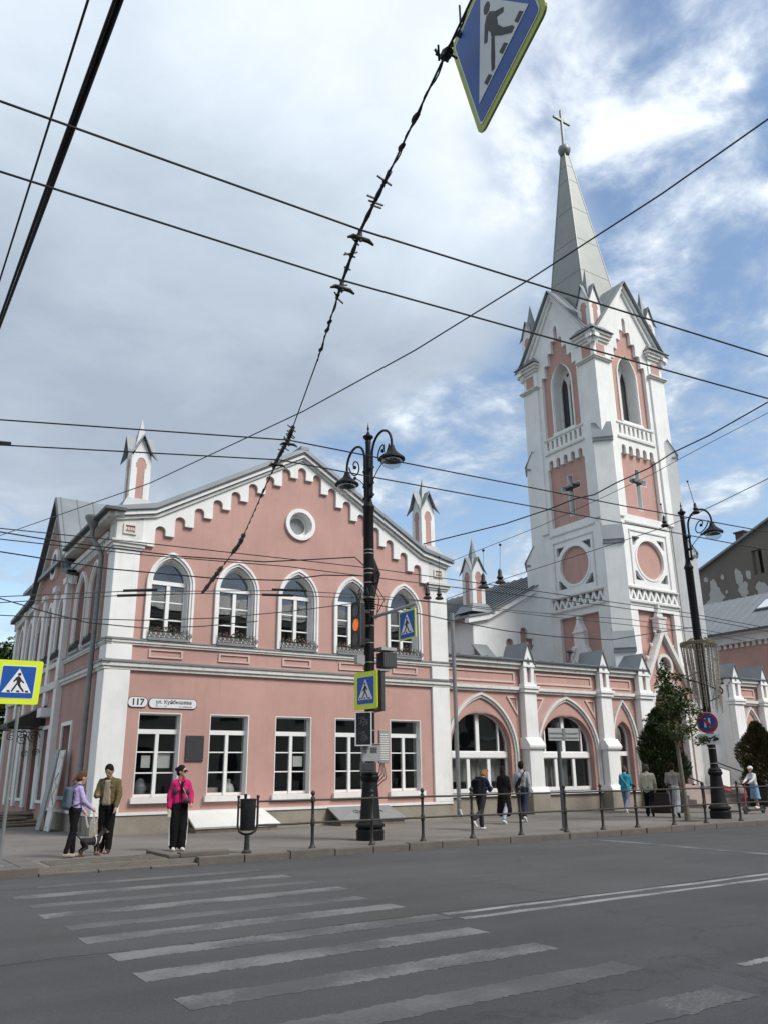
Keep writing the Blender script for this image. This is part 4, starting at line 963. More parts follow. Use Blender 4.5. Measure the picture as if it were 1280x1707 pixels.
arcade(wing2, 35.85, 47.5, [('blank', 37.42, 1.25), ('blank', 40.2, 2.0), ('blank', 44.4, 2.4)], [(35.87, 36.60), (38.2, 38.85), (41.7, 42.4)])
b = MB(); b.box(35.835, 36.26, AY - .004, 26.3, 0, 5.5); b.build('return_wall', 'white', wing2)
b = MB()
b.add([], []); b.fbox(FA, 35.7, 36.9, 0.01, 2.4, .33, .9)
b.build('corner_block', 'white', wing2)

b = MB(); b.lathe([(.28, 5.95), (.26, 6.1), (.10, 6.3), (.09, 6.55), (.17, 6.6), (.17, 6.66), (.03, 6.72)], (26.75, AY + 1.3, 0), 12); b.build('roof_vent', 'roof_dark', wing, smooth=True)
b = MB(); b.tube([(TX + 1.85, TY - TH - .07, 23.2), (TX + 1.88, TY - TH - .07, 6)], .035, 6); b.build('drainpipe', 'gutter', tower)
# ================================================================== buildings further right
annex = thing('side_annex', 'pink annex with grey metal roof, skylight and white dentil cornice behind the right arcade', 'building', (46, 34, 0))
FX = Frame((46, 25.2, 0), (0, 1, 0), (-1, 0, 0))
b = MB(); b.box(46, 54, 25.2, 52, 0, 9.0); b.build('wall', 'pink', annex)
b = MB(); b.fbox(FX, -.2, 27, 9.0, 9.45, -.3, .25); b.fbox(FX, -.3, 27, 9.451, 9.62, -.3, .5)
for k in range(66): b.fbox(FX, .1 + k * .4, .3 + k * .4, 8.72, 9.0, -.1, .14)
b.split('dentil_cornice', 'white_trim', annex)
b = MB(); b.sheet([(45.35, 24.8, 9.66), (50.2, 24.8, 12.7), (50.2, 52, 12.7), (45.35, 52, 9.66)], .07); b.sheet([(55.0, 24.8, 9.66), (50.2, 24.8, 12.7), (50.2, 52, 12.7), (55.0, 52, 9.66)], .07); ar_ = b.build('roof', 'roof_metal', annex)
b = MB()
for k in range(42): y = 25 + k * .65; b.hexa([(45.35, y, 9.66), (50.2, y, 12.7), (50.2, y + .04, 12.7), (45.35, y + .04, 9.66)], [(45.35, y, 9.72), (50.2, y, 12.76), (50.2, y + .04, 12.76), (45.35, y + .04, 9.72)])
b.split('seam', 'roof_seam', ar_)
b = MB(); sl_ = (12.7 - 9.66) / 4.85
def onroof(x, dz): return 9.66 + (x - 45.35) * sl_ + dz
b.hexa([(47.6, 28.5, onroof(47.6, .0)), (48.9, 28.5, onroof(48.9, .0)), (48.9, 30.1, onroof(48.9, .0)), (47.6, 30.1, onroof(47.6, .0))], [(47.6, 28.5, onroof(47.6, .14)), (48.9, 28.5, onroof(48.9, .14)), (48.9, 30.1, onroof(48.9, .14)), (47.6, 30.1, onroof(47.6, .14))]); sk = b.build('skylight', 'roof_dark', annex)
b = MB(); b.hexa([(47.7, 28.6, onroof(47.7, .13)), (48.8, 28.6, onroof(48.8, .13)), (48.8, 30.0, onroof(48.8, .13)), (47.7, 30.0, onroof(47.7, .13))], [(47.7, 28.6, onroof(47.7, .16)), (48.8, 28.6, onroof(48.8, .16)), (48.8, 30.0, onroof(48.8, .16)), (47.7, 30.0, onroof(47.7, .16))]); b.build('pane', 'glass_lamp', sk)
b = MB(); b.box(45.3, 45.4, 24.8, 52, 9.55, 9.68); b.build('gutter', 'roof_dark', annex)

ruin = thing('ruined_building', 'grey brown derelict building with peeling plaster and one empty window', 'building', (60, 40, 0))
FR = Frame((60, 0, 0), (0, 1, 0), (-1, 0, 0))
b = MB(); b.plate(FR, [(24, 0), (50, 0), (50, 14.0), (43, 17.6), (33.5, 21.4), (28, 23.6), (24, 22.0)], -.5, 0, [rect(36.6, 37.5, 16.5, 18.5)]); b.build('wall', 'ruin_plaster', ruin)
b = MB(); rr = [(51, 13.4), (43, 17.72), (33.5, 21.52), (28, 23.72), (23, 21.6)]; b.band(FR, off(rr, .02), off(rr, -.16), -12, .35); b.build('roof', 'roof_metal', ruin)
b = MB(); b.fbox(FR, 36.3, 37.8, 16.2, 18.8, -1.6, -1.5); b.build('window', 'room', ruin)
random.seed(12)
def blob(cy, cz, ry, rz, n=22):
    ph = [random.uniform(0, 6.28) for _ in range(4)]
    return [(cy + ry * cos(a) * (1 + .22 * sin(3 * a + ph[0]) + .16 * sin(5 * a + ph[1]) + .1 * sin(9 * a + ph[2])), cz + rz * sin(a) * (1 + .22 * sin(2 * a + ph[3]) + .14 * sin(7 * a + ph[0]))) for a in [2 * pi * i / n for i in range(n)]]
PATCH = [(41.3, 16.0, .45, 1.0), (41.5, 14.9, .7, .75), (40.9, 15.3, .4, .5), (43.0, 14.6, .6, .16), (42.9, 14.0, .26, .28), (38.9, 16.5, .34, .75), (38.6, 15.5, .42, .7), (38.0, 16.6, .22, .42), (39.0, 14.3, .45, .3), (37.0, 15.2, .5, .6), (36.2, 14.9, .45, .9), (35.5, 15.9, .5, .9), (37.3, 13.7, 1.0, .35), (43.2, 13.1, .28, .22), (40.9, 13.2, .2, .2), (40.2, 13.25, .16, .15), (42.0, 17.0, .22, .2), (35.2, 17.8, .22, .35), (34.3, 15.0, .8, .9), (36.4, 13.9, .6, .5), (40.4, 16.9, .16, .2), (40.2, 15.6, .10, .16), (37.9, 14.4, .35, .2)]
for cy, cz, ry, rz in PATCH:
    b = MB(); b.plate(FR, blob(cy, cz, ry, rz), -.01, .015 + random.uniform(0, .01)); b.build('bare_plaster_patch', 'ruin_patch', ruin)
ch = MB(); ch.box(60.8, 61.6, 38.4, 39.2, 18, 20.5); ch.box(60.7, 61.7, 38.3, 39.3, 20.5, 20.62); ch.build('chimney', 'brick_red', ruin)

# the row across the street that the windows mirror
opp = thing('opposite_house', 'plain three storey plastered house across the street behind the viewer', 'building', (0, -9, 0))
FO = Frame((0, -9, 0), (1, 0, 0), (0, 1, 0))
ow = [(x, z) for x in range(-34, 60, 3) for z in (1.2, 5.2, 8.9)]
b = MB(); b.plate(FO, rect(-40, 64, 0, 12.4), -.4, 0, [rect(x, x + 1.3, z, z + 2.1) for x, z in ow]); b.build('wall', 'opp_wall', opp)
b = MB(); b.fbox(FO, -40, 64, 12.4, 12.9, -.4, .5); b.fbox(FO, -40, 64, 4.3, 4.55, -.1, .15); b.split('cornice', 'white_trim', opp)
b = MB(); b.sheet([(-40, -8.4, 12.92), (64, -8.4, 12.92), (64, -14, 15.6), (-40, -14, 15.6)], .1); b.box(-40, 64, -14.2, -14, 0, 15.5); b.build('roof', 'roof_metal', opp)
b = MB(); b.fbox(FO, -40, 64, 0.2, 12.3, -.38, -.3); b.build('glazing', 'board_dark', opp)
# ================================================================== things fixed to the hall
def rounded(w, h, r, n=5, notch=True):
    pts = []
    for sx, sy, a0 in ((1, -1, -pi / 2), (1, 1, 0), (-1, 1, pi / 2), (-1, -1, pi)):
        cx, cy = sx * (w / 2 - r), sy * (h / 2 - r)
        pts += [(cx + r * cos(a0 + pi / 2 * i / n), cy + r * sin(a0 + pi / 2 * i / n)) for i in range(n + 1)]
    return pts
def plaque(name, label, cat, u, v, w, h, r, texts, group=None):
    t = thing(name, label, cat, FF(u, v, .02), group)
    b = MB(); b.plate(FF, [(u + x, v + y) for x, y in rounded(w, h, r)], .004, .03); b.build('rim', 'sign_black', t)
    b = MB(); b.plate(FF, [(u + x, v + y) for x, y in rounded(w - .03, h - .03, r - .01)], .028, .036); b.build('face', 'sign_white', t)
    for s, size, du, dv, bold in texts: text_part(s, size, FF, u + du, v + dv, .037, 'sign_black', t, bold=bold)
    return t
plaque('house_number_plate', 'small oval white house number plate reading 117 on the pink corner hall', 'number plate', -5.10, 3.575, .58, .30, .13, [('117', .25, 0, -.005, .008)])
plaque('street_name_plate', 'long white street name plate beside the number 117', 'street sign', -4.05, 3.56, 1.46, .29, .125, [('ул. Куйбышева', .15, .02, .035, .003), ('57 - - - - 10', .07, -.36, -.085, 0), ('ул. Куйбышева', .055, .38, -.085, 0)])
t = thing('memorial_plaque', 'dark square plaque on the pink wall between the two leftmost ground floor windows', 'plaque', FF(-3.31, 2.29, 0))
b = MB(); b.fbox(FF, -3.585, -3.035, 1.93, 2.66, .004, .045); b.build('slab', 'board_dark', t, bevel=.006)
b = MB()
for uu, vv in ((-3.54, 2.61), (-3.08, 2.61), (-3.54, 1.98), (-3.08, 1.98)): b.ell(FF(uu, vv, .047), .014, 8, 5)
b.build('bolt', 'band_metal', t)
# papers taped inside the windows
def sheetp(label, u, v, w, h):
    b = MB(); b.fbox(FF, u - w / 2, u + w / 2, v - h / 2, v + h / 2, -.262, -.258); tag(b.build('paper_notice', 'paper', None, loc=FF(u, v, -.26)), label, 'notice', 'paper notices in the windows')
sheetp('smaller paper notice taped in the leftmost ground floor window', LW[0] - .26, 1.93, .26, .34)
sheetp('larger paper notice taped in the leftmost ground floor window', LW[0] + .27, 1.98, .36, .46)
sheetp('paper notice in the middle ground floor window of the hall', LW[2] + .30, 1.93, .34, .32)
# window boxes
def flower_box(f, u, label):
    t = thing('flower_box', label, 'flower box', f(u, 5.46, .1), 'flower boxes below the arched windows')
    b = MB(); b.fbox(f, u - .58, u + .58, 5.46, 5.62, -.12, .06); b.build('trough', 'paper', t)
    b = MB()
    for vv in (5.47, 5.66): b.tube([f(u - .62, vv, -.12), f(u - .62, vv, .12), f(u + .62, vv, .12), f(u + .62, vv, -.12)], .009, 4)
    for k in range(9):
        uu = u - .6 + k * .15; b.tube([f(uu, 5.47, .12), f(uu, 5.74, .12)], .011, 4)
        b.tube([f(uu + .075 + .05 * cos(a), 5.57 + .06 * sin(a), .12) for a in [i * pi / 4 for i in range(9)]], .011, 4)
    b.build('rack', 'iron', t)
    b = MB(); r = MB()
    for k in range(110):
        c = f(u + random.uniform(-.56, .56), 5.62 + abs(random.gauss(0, .08)), random.uniform(-.12, .08)); d = Vector((random.uniform(-1, 1), random.uniform(-1, 1), random.uniform(-.5, 1))).normalized(); e = d.orthogonal().normalized(); s = random.uniform(.025, .05)
        (r if random.random() < .12 else b).add([c - e * s, c + d * s, c + e * s, c - d * s], [(0, 1, 2, 3)])
    fo = b.build('foliage', 'flower_green', t); r.build('blossom', 'flower_red', fo)
    return t
names = ['leftmost', 'second from left', 'middle', 'second from right', 'rightmost']
fb0 = flower_box(FF, UW[0], 'wrought iron flower box under the leftmost upper window of the street front')
for u, n in zip(UW[1:], names[1:]):
    c = copy_tree(fb0, None, (u - UW[0], 0, 0)); c['label'] = 'wrought iron flower box under the %s upper window of the street front' % n
fs0 = flower_box(FS, SU[0], 'iron flower box on the alley side nearest the drainpipe')
for du, n in ((SU[1] - SU[0], 'second'), (4.3, 'third'), (6.2, 'fourth')):
    c = copy_tree(fs0, None, (-.1 if du > 3 else 0, du, 0)); c['label'] = 'iron flower box on the alley side, %s from the drainpipe' % n
# cellar hatches against the facade
def hatch(u0, u1, m, label):
    t = thing('cellar_hatch', label, 'hatch', (CX + (u0 + u1) / 2, FY - .5, 0), 'sloping cellar hatches at the foot of the hall')
    X0, X1 = CX + u0, CX + u1
    b = MB(); b.add([(X0, FY - .06, .50), (X1, FY - .06, .50), (X1 + .22, FY - .88, .10), (X0 + .02, FY - .88, .10)] + [(X0, FY - .06, .55), (X1, FY - .06, .55), (X1 + .22, FY - .90, .15), (X0 + .02, FY - .90, .15)], [(0, 1, 2, 3), (4, 5, 6, 7), (0, 1, 5, 4), (1, 2, 6, 5), (2, 3, 7, 6), (3, 0, 4, 7)]); b.build('lid', m, t)
    b = MB(); b.box(X0 + .06, X1 + .1, FY - .85, FY - .06, 0.0, .13); b.build('base', 'wood_old', t)
    return t
hatch(-3.5, -1.05, 'hatch_white', 'sloping white cellar hatch behind the litter bin')
t = hatch(1.15, 3.45, 'hatch_grey', 'sloping grey cellar hatch with black scribbles behind the tall lamp post')
sc = MB(); pts = []
for i in range(40):
    k = i / 39; pts.append((CX + 1.9 + k * 1.1 + .05 * sin(i * 1.9), FY - .42 + .10 * sin(i * 1.3), .37 - .0 + .045 * 0 + (-.42 + .42 - .10 * sin(i * 1.3)) * -.48 * 1.0 + .012))
sc.tube([(p[0], p[1], .50 - (FY - .06 - p[1]) * .476 + .055) for p in pts], .010, 4); sc.build('graffiti', 'sign_black', t)
# alley side: awning, leaning boards, rubble boards
t = thing('door_awning', 'brown metal awning with wrought iron brackets over the alley door', 'awning', (5.9, 32.2, 3.2))
b = MB(); b.add([(5.9, 31.1, 3.95), (5.9, 33.4, 3.95), (4.7, 31.1, 3.30), (4.7, 33.4, 3.30), (5.9, 31.1, 3.25), (5.9, 33.4, 3.25), (4.7, 31.1, 3.18), (4.7, 33.4, 3.18)], [(0, 1, 3, 2), (4, 5, 7, 6), (0, 2, 6, 4), (1, 3, 7, 5), (2, 3, 7, 6), (0, 1, 5, 4)]); b.build('hood', 'brown_roof', t)
for yy in (31.2, 33.3):
    b = MB(); b.tube([(4.75, yy, 3.18), (5.9, yy, 3.12)], .02, 5); b.tube([(5.88, yy, 3.1), (5.88, yy, 1.9)], .02, 5)
    for cx_, cz_, r_ in ((5.6, 2.85, .22), (5.2, 2.95, .17), (5.72, 2.35, .13)): b.tube([(cx_ + r_ * (1 - i / 26) * cos(i * .5), yy, cz_ + r_ * (1 - i / 26) * sin(i * .5)) for i in range(25)], .014, 5)
    b.split('bracket', 'iron', t)
def lean(label, y0, w, h, m, x0, th=.05):
    t = MB(); xt = 5.84; t.add([(x0, y0, .01), (x0, y0 + w, .01), (x0 - th, y0 + w, .01), (x0 - th, y0, .01), (xt, y0 + .25, h), (xt, y0 + w + .25, h), (xt - th, y0 + w + .25, h), (xt - th, y0 + .25, h)], [(3, 2, 1, 0), (4, 5, 6, 7), (0, 1, 5, 4), (1, 2, 6, 5), (2, 3, 7, 6), (3, 0, 4, 7)])
    return tag(t.build('leaning_board', m, None, loc=(x0, y0, 0), bevel=.008), label, 'board', 'boards leaning on the alley wall')
lb = lean('whitish scribbled board leaning upright on the alley wall behind the couple', 26.75, .62, 2.32, 'board_white', 5.55)
b = MB(); b.tube([(5.49 + .29 * (z / 2.32) - .014, 26.95 + .16 * sin(z * 14) + .1 * z, z) for z in [.75 + i * .022 for i in range(42)]], .009, 4); b.build('graffiti', 'sign_black', lb)
lean('dirty grey board leaning behind the whitish one on the alley wall', 27.55, .55, 2.36, 'box_grey', 5.45)
t = thing('board_pile', 'pile of flat weathered boards lying on the ground by the alley door', 'boards', (5.0, 31.5, 0))
random.seed(5)
for k in range(5):
    b = MB(); cx_, cy_, a = 4.9 + random.uniform(-.5, .5), 30.6 + k * .35, random.uniform(-.25, .25); f = Frame3((cx_, cy_, .04 + k * .07), (cos(a), sin(a), .03 * random.uniform(-1, 1)), (-sin(a), cos(a), .05), (0, 0, 1)); b.fbox(f, -1.3, 1.2, -.5, .5, 0, .05); b.build('plank', 'wood_old', t)
b = MB(); b.box(5.92 - .35, 5.92 - .02, 30.2, 30.9, 3.5, 3.8); tag(b.build('box_sign', 'sign_white', None, loc=(5.7, 30.5, 3.6)), 'small white box sign jutting from the alley wall beside the awning', 'sign')
# things standing inside the ground floor windows
def inside(name, cat, label, m, lath, x, z=.98, y=FY + .55):
    b = MB(); b.lathe(lath, (x, y, z), 14); tag(b.build(name, m, None, True, loc=(x, y, z)), label, cat)
inside('plant_pot', 'pot', 'pale plant pot standing inside the leftmost ground floor window', 'box_grey', [(.14, 0), (.20, .24), (.21, .27), (.17, .27), (.16, .3), (.10, .45), (.02, .5)], CX + LW[0] - .28)
inside('bag', 'bag', 'rounded white bag inside the second ground floor window from the left', 'paper', [(.18, 0), (.20, .12), (.15, .26), (.05, .34), (.09, .42), (.02, .44)], CX + LW[1] + .27)
b = MB(); b.box(CX + LW[1] - .55, CX + LW[1] - .12, FY + .4, FY + .7, .98, 1.18); tag(b.build('storage_box', 'pink_light', None, loc=(CX + LW[1] - .3, FY + .5, 1)), 'low pinkish box inside the second ground floor window from the left', 'box')
# curtains behind the arcade windows
random.seed(9)
def curtain(x0, x1, label, z1=2.2):
    n = 40; b = MB(); vs = []; fs = []
    for i in range(n + 1):
        xx = x0 + (x1 - x0) * i / n; yy = AY + .56 + .04 * sin(i * 1.3) + .015 * sin(i * 3.1)
        vs += [(xx, yy, .95 + .25 * (label.count('short'))), (xx, yy, z1)]
    fs = [(2 * i, 2 * i + 2, 2 * i + 3, 2 * i + 1) for i in range(n)]
    b.add(vs, fs); o = b.build('curtain', 'curtain', None, True, loc=((x0 + x1) / 2, AY + .6, 1)); tag(o, label, 'curtain', 'curtains in the arcade windows')
curtain(19.0, 21.75, 'pale pleated curtain inside the left large arcade window, short of the sill')
curtain(23.5, 25.3, 'pale pleated curtain drawn across the left of the right large arcade window')

# ================================================================== signs
def ped_sign(f, s, parent, flip=False, ym='sign_yellow', border=.14, th=.02, r=.05):
    """f: local frame centred on the sign, s: side. Square crossing sign: yellow field, blue square, white triangle, walking figure"""
    fx = -1 if flip else 1
    sc = lambda pts: [(p[0] * s * fx, p[1] * s) for p in pts]
    b = MB(); b.plate(f, [(x * s, y * s) for x, y in rounded(1, 1, r)], -th, 0)
    b.build('yellow_border' if border else 'panel', ym, parent)
    q = 1 - 2 * border
    b = MB(); b.plate(f, [(x * s, y * s) for x, y in rounded(q + .03, q + .03, .04)], .001, .004); b.build('white_edge', 'sign_white', parent)
    b = MB(); b.plate(f, [(x * s, y * s) for x, y in rounded(q, q, .03)], .003, .007); b.build('blue_field', 'sign_blue', parent)
    k = q * .47
    S_ = lambda pts: [(p[0] * k * s * fx, p[1] * k * s) for p in pts]
    b = MB(); b.plate(f, S_([(-.93, -.72), (.93, -.72), (0, .92)]), .006, .010); b.build('white_triangle', 'sign_white', parent)
    b = MB(); d = (.009, .013)
    b.plate(f, S_(circ(-.05, .52, .105, 14)), *d)
    b.plate(f, S_([(-.10, .36), (.02, .40), (.13, .32), (.30, .05), (.22, -.02), (.10, .14), (.06, .02), (.08, -.08), (-.02, -.16), (-.16, -.10), (-.20, .06), (-.38, -.08), (-.42, -.01), (-.22, .18)]), *d)
    b.plate(f, S_([(-.16, -.10), (.0, -.16), (-.14, -.36), (-.38, -.64), (-.48, -.64), (-.46, -.56), (-.26, -.32)]), *d)
    b.plate(f, S_([(.0, -.14), (.09, -.10), (.26, -.40), (.36, -.62), (.27, -.66), (.14, -.44)]), *d)
    for x in (-.66, -.10, .50): b.plate(f, S_([(x - .12, -.68), (x + .08, -.68), (x + .13, -.56), (x - .05, -.56)]), *d)
    b.build('walking_figure', 'sign_black', parent)
# left sign on twin poles
t = thing('crossing_sign', 'yellow edged pedestrian crossing sign on a pole at the left edge', 'road sign', (2.65, 16.95, 0))
ped_sign(Frame3((2.64, 16.9, 3.265), (1, -.06, 0), (0.03, 0, 1), (-.06, -1, 0)), .82, t, flip=True)
b = MB(); b.tube([(2.72, 16.96, 0), (2.72, 16.96, 3.5)], .035, 10); b.lathe([(.09, .0), (.09, .03), (.04, .05)], (2.72, 16.96, 0), 10); b.build('pole', 'gutter', t, smooth=True)
b = MB(); b.tube([(2.36, 17.3, 0), (2.36, 17.3, 3.0)], .045, 10); tag(b.build('sign_pole', 'gutter', None, True, loc=(2.36, 17.3, 0)), 'bare grey metal pole standing behind the left crossing sign', 'pole')
# sign hung from the span wire above the road
Bc, Lc, Rc = Vector((2.95, 3.32, 5.59)), Vector((2.88, 3.50, 6.47)), Vector((2.75, 2.45, 5.75))
uu, vv = (Rc - Bc).normalized(), (Lc - Bc).normalized(); nn = uu.cross(vv).normalized(); vv = nn.cross(uu).normalized()
cen = Bc + (Rc - Bc) / 2 + (Lc - Bc) / 2
t = thing('hanging_crossing_sign', 'large pedestrian crossing sign hanging from the wire overhead, cut by the top edge', 'road sign', cen)
ped_sign(Frame3(cen, uu, vv, nn), .90, t, flip=True, ym='sign_yellow_old', border=.065, th=.012, r=.07)
b = MB(); b.plate(Frame3(cen, uu, vv, nn), [(x * .89, y * .89) for x, y in rounded(1, 1, .07)], -.020, -.013); b.build('back_plate', 'gutter', t)
b = MB()
for q in (-.3, .3): p = cen + uu * q + vv * .40; b.tube([p, p + Vector((0, 0, .26))], .008, 5); b.tube([p + nn * .02 - vv * .02, p - nn * .06 + vv * .05], .02, 6)
b.split('hanger', 'iron', t)
# direction board on its own pole by the fence
t = thing('street_board', 'grey pole with a narrow blank rectangular board seen from behind', 'sign post', (16.98, 17.3, 0))
b = MB(); b.tube([(16.98, 17.3, 0), (17.0, 17.3, 2.85)], .055, 10); b.lathe([(.12, 0), (.12, .03), (.06, .06)], (16.98, 17.3, 0), 12); b.build('pole', 'box_dark', t, smooth=True)
f = Frame3((17.14, 17.22, 2.53), (1, -.12, 0), (0, 0, 1), (-.12, -1, 0)); b = MB(); b.fbox(f, -.53, .53, -.17, .17, -.01, .01); b.build('board', 'box_grey', t)
b = MB(); b.fbox(f, -.5, .5, .02, .05, .01, .025); b.fbox(f, -.5, .5, -.1, -.07, .01, .025); b.fbox(f, -.04, .04, -.16, .16, .01, .03); b.split('rail', 'gutter', t)

# ================================================================== lamp posts
def lamp_post(px, py, label, arms):
    t = thing('street_lamp', label, 'street lamp', (px, py, 0), 'black ornate street lamps on the pavement')
    c = (px, py, 0)
    b = MB(); b.lathe([(0.331, -.02), (0.339, .22), (0.297, .27), (0.355, .31), (0.355, .36), (0.273, .42), (0.248, .5), (0.194, 1.25), (0.186, 1.34)], c, 12); b.lathe([(0.186, 1.34), (0.227, 1.40), (0.236, 1.46), (0.206, 1.50), (0.219, 1.53), (0.144, 1.60)], c, 24); b.build('base', 'lamp_black', t, smooth=True)
    b = MB(); b.lathe([(0.125, 1.58), (0.125, 3.3), (0.131, 4.0), (0.140, 5.2), (0.140, 8.42), (0.163, 8.46), (0.163, 8.52), (0.132, 8.56), (0.098, 8.66), (0.082, 8.8), (0.074, 10.35), (0.087, 10.42), (0.072, 10.46), (0.090, 10.5), (0.144, 10.56), (0.144, 10.60), (0.068, 10.64), (0.038, 10.72), (0.015, 10.76), (0.034, 10.83), (0.015, 10.9), (0.004, 11.02)], c, 24)
    b.build('shaft', 'lamp_black', t, smooth=True)
    for s in arms:
        a = MB(); pts = [(px, py + s * .17, 8.72), (px, py + s * .19, 9.2)] + [(px, py + s * .2, 9.75)] + [(px, py + s * (.69 - .49 * cos(th)), 9.98 + .52 * sin(th)) for th in [i * pi / 14 for i in range(15)]] + [(px, py + s * 1.18, 9.86)]
        a.tube(pts, [.035] * len(pts), 8)
        for z in (8.8, 9.15, 9.6): a.tube([(px, py + s * .08, z), (px, py + s * .24, z)], .05, 6)
        sp = [(px, py + s * (.72 + (.34 - .30 * i / 30) * cos(.2 + i * .24)), 9.93 + (.36 - .32 * i / 30) * sin(.2 - i * .24)) for i in range(31)]
        a.tube([(px, py + s * 1.05, 9.93)] + sp, .020, 6); a.ell(sp[-1], .055, 8, 6)
        a.tube([(px, py + s * (.23 + .5 * (i / 10) ** 1.6), 9.15 + .42 * (i / 10)) for i in range(11)], .014, 6)
        a.ell((px, py + s * .72, 9.57), .05, 8, 6)
        ao_ = a.build('arm', 'lamp_black', t, smooth=True)
        cc = (px, py + s * 1.18, 0)
        h = MB(); h.lathe([(.04, 9.92), (.07, 9.90), (.078, 9.84), (.10, 9.80), (.12, 9.74), (.26, 9.61), (.345, 9.54), (.35, 9.50), (.285, 9.50), (.285, 9.53), (.09, 9.6)], cc, 28); h.build('lamp_shade', 'lamp_black', ao_, smooth=True)
        h = MB(); h.lathe([(.27, 9.52), (.28, 9.46), (.26, 9.37), (.20, 9.30), (.10, 9.255), (.01, 9.245)], cc, 24); h.build('glass_bowl', 'glass_bowl', ao_, smooth=True)
    return t
def bands(t, px, py, zs):
    for z in zs:
        b = MB(); r0 = .127 if z < 3.4 else .135 if z < 4.6 else .141; b.lathe([(r0, z), (r0 + .006, z + .005), (r0 + .006, z + .025), (r0, z + .03)], (px, py, 0), 20); b.build('clamp_band', 'band_metal', t, smooth=True)
L1x, L1y = 11.15, 17.95
lamp1 = lamp_post(L1x, L1y, 'black two armed street lamp post in front of the hall, hung with signals and signs', (-1, 1))
bands(lamp1, L1x, L1y, [2.55, 3.0, 4.25, 4.75, 5.2, 5.6, 5.95, 6.35, 6.6, 6.72, 7.15, 7.25])
L2x, L2y = 24.73, 17.95
lamp2 = lamp_post(L2x, L2y, 'black one armed street lamp post with a ring of hanging light strings', (-1,))
bands(lamp2, L2x, L2y, [1.72, 2.2])
# signs and boxes on the first lamp
t = thing('crossing_sign', 'tall yellow pedestrian crossing sign fixed to the double lamp post, above the walk signal', 'road sign', (10.75, 17.5, 3.5))
f = Frame3((10.83, 17.62, 3.52), (.12, -1, 0), (0, 0, 1), (-1, -.12, 0)); ped_sign(f, .92, t)
b = MB(); b.fbox(f, -.05, .05, -.3, .3, -.16, -.03); b.fbox(f, -.3, .0, .2, .24, -.18, -.02); b.fbox(f, -.3, .0, -.24, -.2, -.18, -.02); b.split('bracket', 'band_metal', t)
t = thing('crossing_sign', 'smaller blue crossing sign on a bracket arm in front of the rightmost upper window', 'road sign', (11.18, 16.25, 5.0))
f = Frame3((11.16, 16.22, 4.99), (-.02, -1, 0), (0, 0, 1), (-1, .02, 0)); ped_sign(f, .72, t, border=.055)
b = MB(); b.tube([(11.2, 17.8, 5.43), (11.2, 15.85, 5.46)], .045, 8); b.tube([(11.2, 16.3, 5.4), (11.18, 16.3, 4.7)], .02, 6); b.build('bracket_arm', 'box_grey', t)
t = thing('traffic_light', 'dark three lens traffic light with a lit orange centre on the lamp post', 'traffic light', (10.72, 17.6, 4.6))
f = Frame3((10.60, 17.70, 5.16), (-.06, -1, 0), (0, 0, 1), (-1, .06, 0))
b = MB(); b.plate(f, [(x, y) for x, y in rounded(.50, 1.18, .06)], -.12, 0); b.build('backboard', 'sign_black', t)
b = MB(); b.band(f, rounded(.52, 1.2, .06) + [rounded(.52, 1.2, .06)[0]], rounded(.47, 1.15, .05) + [rounded(.47, 1.15, .05)[0]], -.02, .012); b.build('edge', 'sign_back', t)
for i, m in enumerate(('signal_lens', 'orange_lens', 'signal_lens')):
    q = MB(); q.plate(f, circ(0, .36 - .36 * i, .155, 22), -.01, .014); q.build('lens', m, t)
b = MB()
for i in range(3):
    b.fbox(f, -.03, .03, .33 - .36 * i, .39 - .36 * i, -.4, -.12)
b.fbox(f, -.04, .04, -.5, .5, -.25, -.12); b.split('mount', 'sign_black', t)
t = thing('walk_signal', 'unlit pedestrian walk signal with two dark figures and a pale rim on the lamp post', 'traffic light', (10.66, 17.5, 2.2))
f = Frame3((10.72, 17.55, 2.585), (.80, -.60, 0), (0, 0, 1), (-.60, -.80, 0))
b = MB(); b.fbox(f, -.19, .19, -.39, .39, -.14, 0); b.build('case', 'sign_black', t, bevel=.01)
b = MB(); b.band(f, rect(-.205, .205, -.405, .405) + [(-.205, -.405)], rect(-.18, .18, -.38, .38) + [(-.18, -.38)], -.03, .015); b.build('rim', 'sign_white', t)
b = MB(); rn = random.Random(4)
for cy_ in (.19, -.19):
    for k in range(46):
        a = rn.uniform(0, 6.28); rr_ = rn.uniform(.03, .12); xx, yy = rr_ * cos(a), cy_ + rr_ * sin(a); b.fbox(f, xx - .012, xx + .012, yy - .012, yy + .012, 0, .006)
b.build('led_figure', 'signal_led', t, kind='stuff')
t = thing('meter_box', 'light grey meter box with a small window strapped low on the lamp post', 'electrical box', (10.95, 17.62, 1.85))
f = Frame3((10.98, 17.60, 2.02), (.93, -.35, 0), (0, 0, 1), (-.35, -.93, 0))
b = MB(); b.fbox(f, -.22, .22, -.2, .2, -.12, 0); b.fbox(f, -.235, .235, .2, .215, -.13, .02); b.build('case', 'box_grey', t, bevel=.012)
b = MB(); b.fbox(f, -.02, .14, .0, .13, 0, .006); b.build('display', 'box_dark', t)
b = MB(); b.ell(f(-.13, .02, .0), .02, 8, 5); b.build('lock', 'iron', t)
t = thing('junction_box', 'dark grey junction box under the light grey meter box on the lamp post', 'electrical box', (10.9, 17.62, 1.55))
f2 = Frame3((10.92, 17.64, 1.69), (.93, -.35, 0), (0, 0, 1), (-.35, -.93, 0)); b = MB(); b.fbox(f2, -.2, .2, -.125, .11, -.12, -.01); b.build('case', 'box_dark', t, bevel=.012); b = MB(); b.fbox(f2, -.15, .15, -.08, .07, -.012, .0); b.build('lid', 'sign_back', t)
t = thing('cable_cabinet', 'tall pale ventilated cabinet on the right side of the lamp post', 'electrical box', (11.42, 17.75, 1.8))
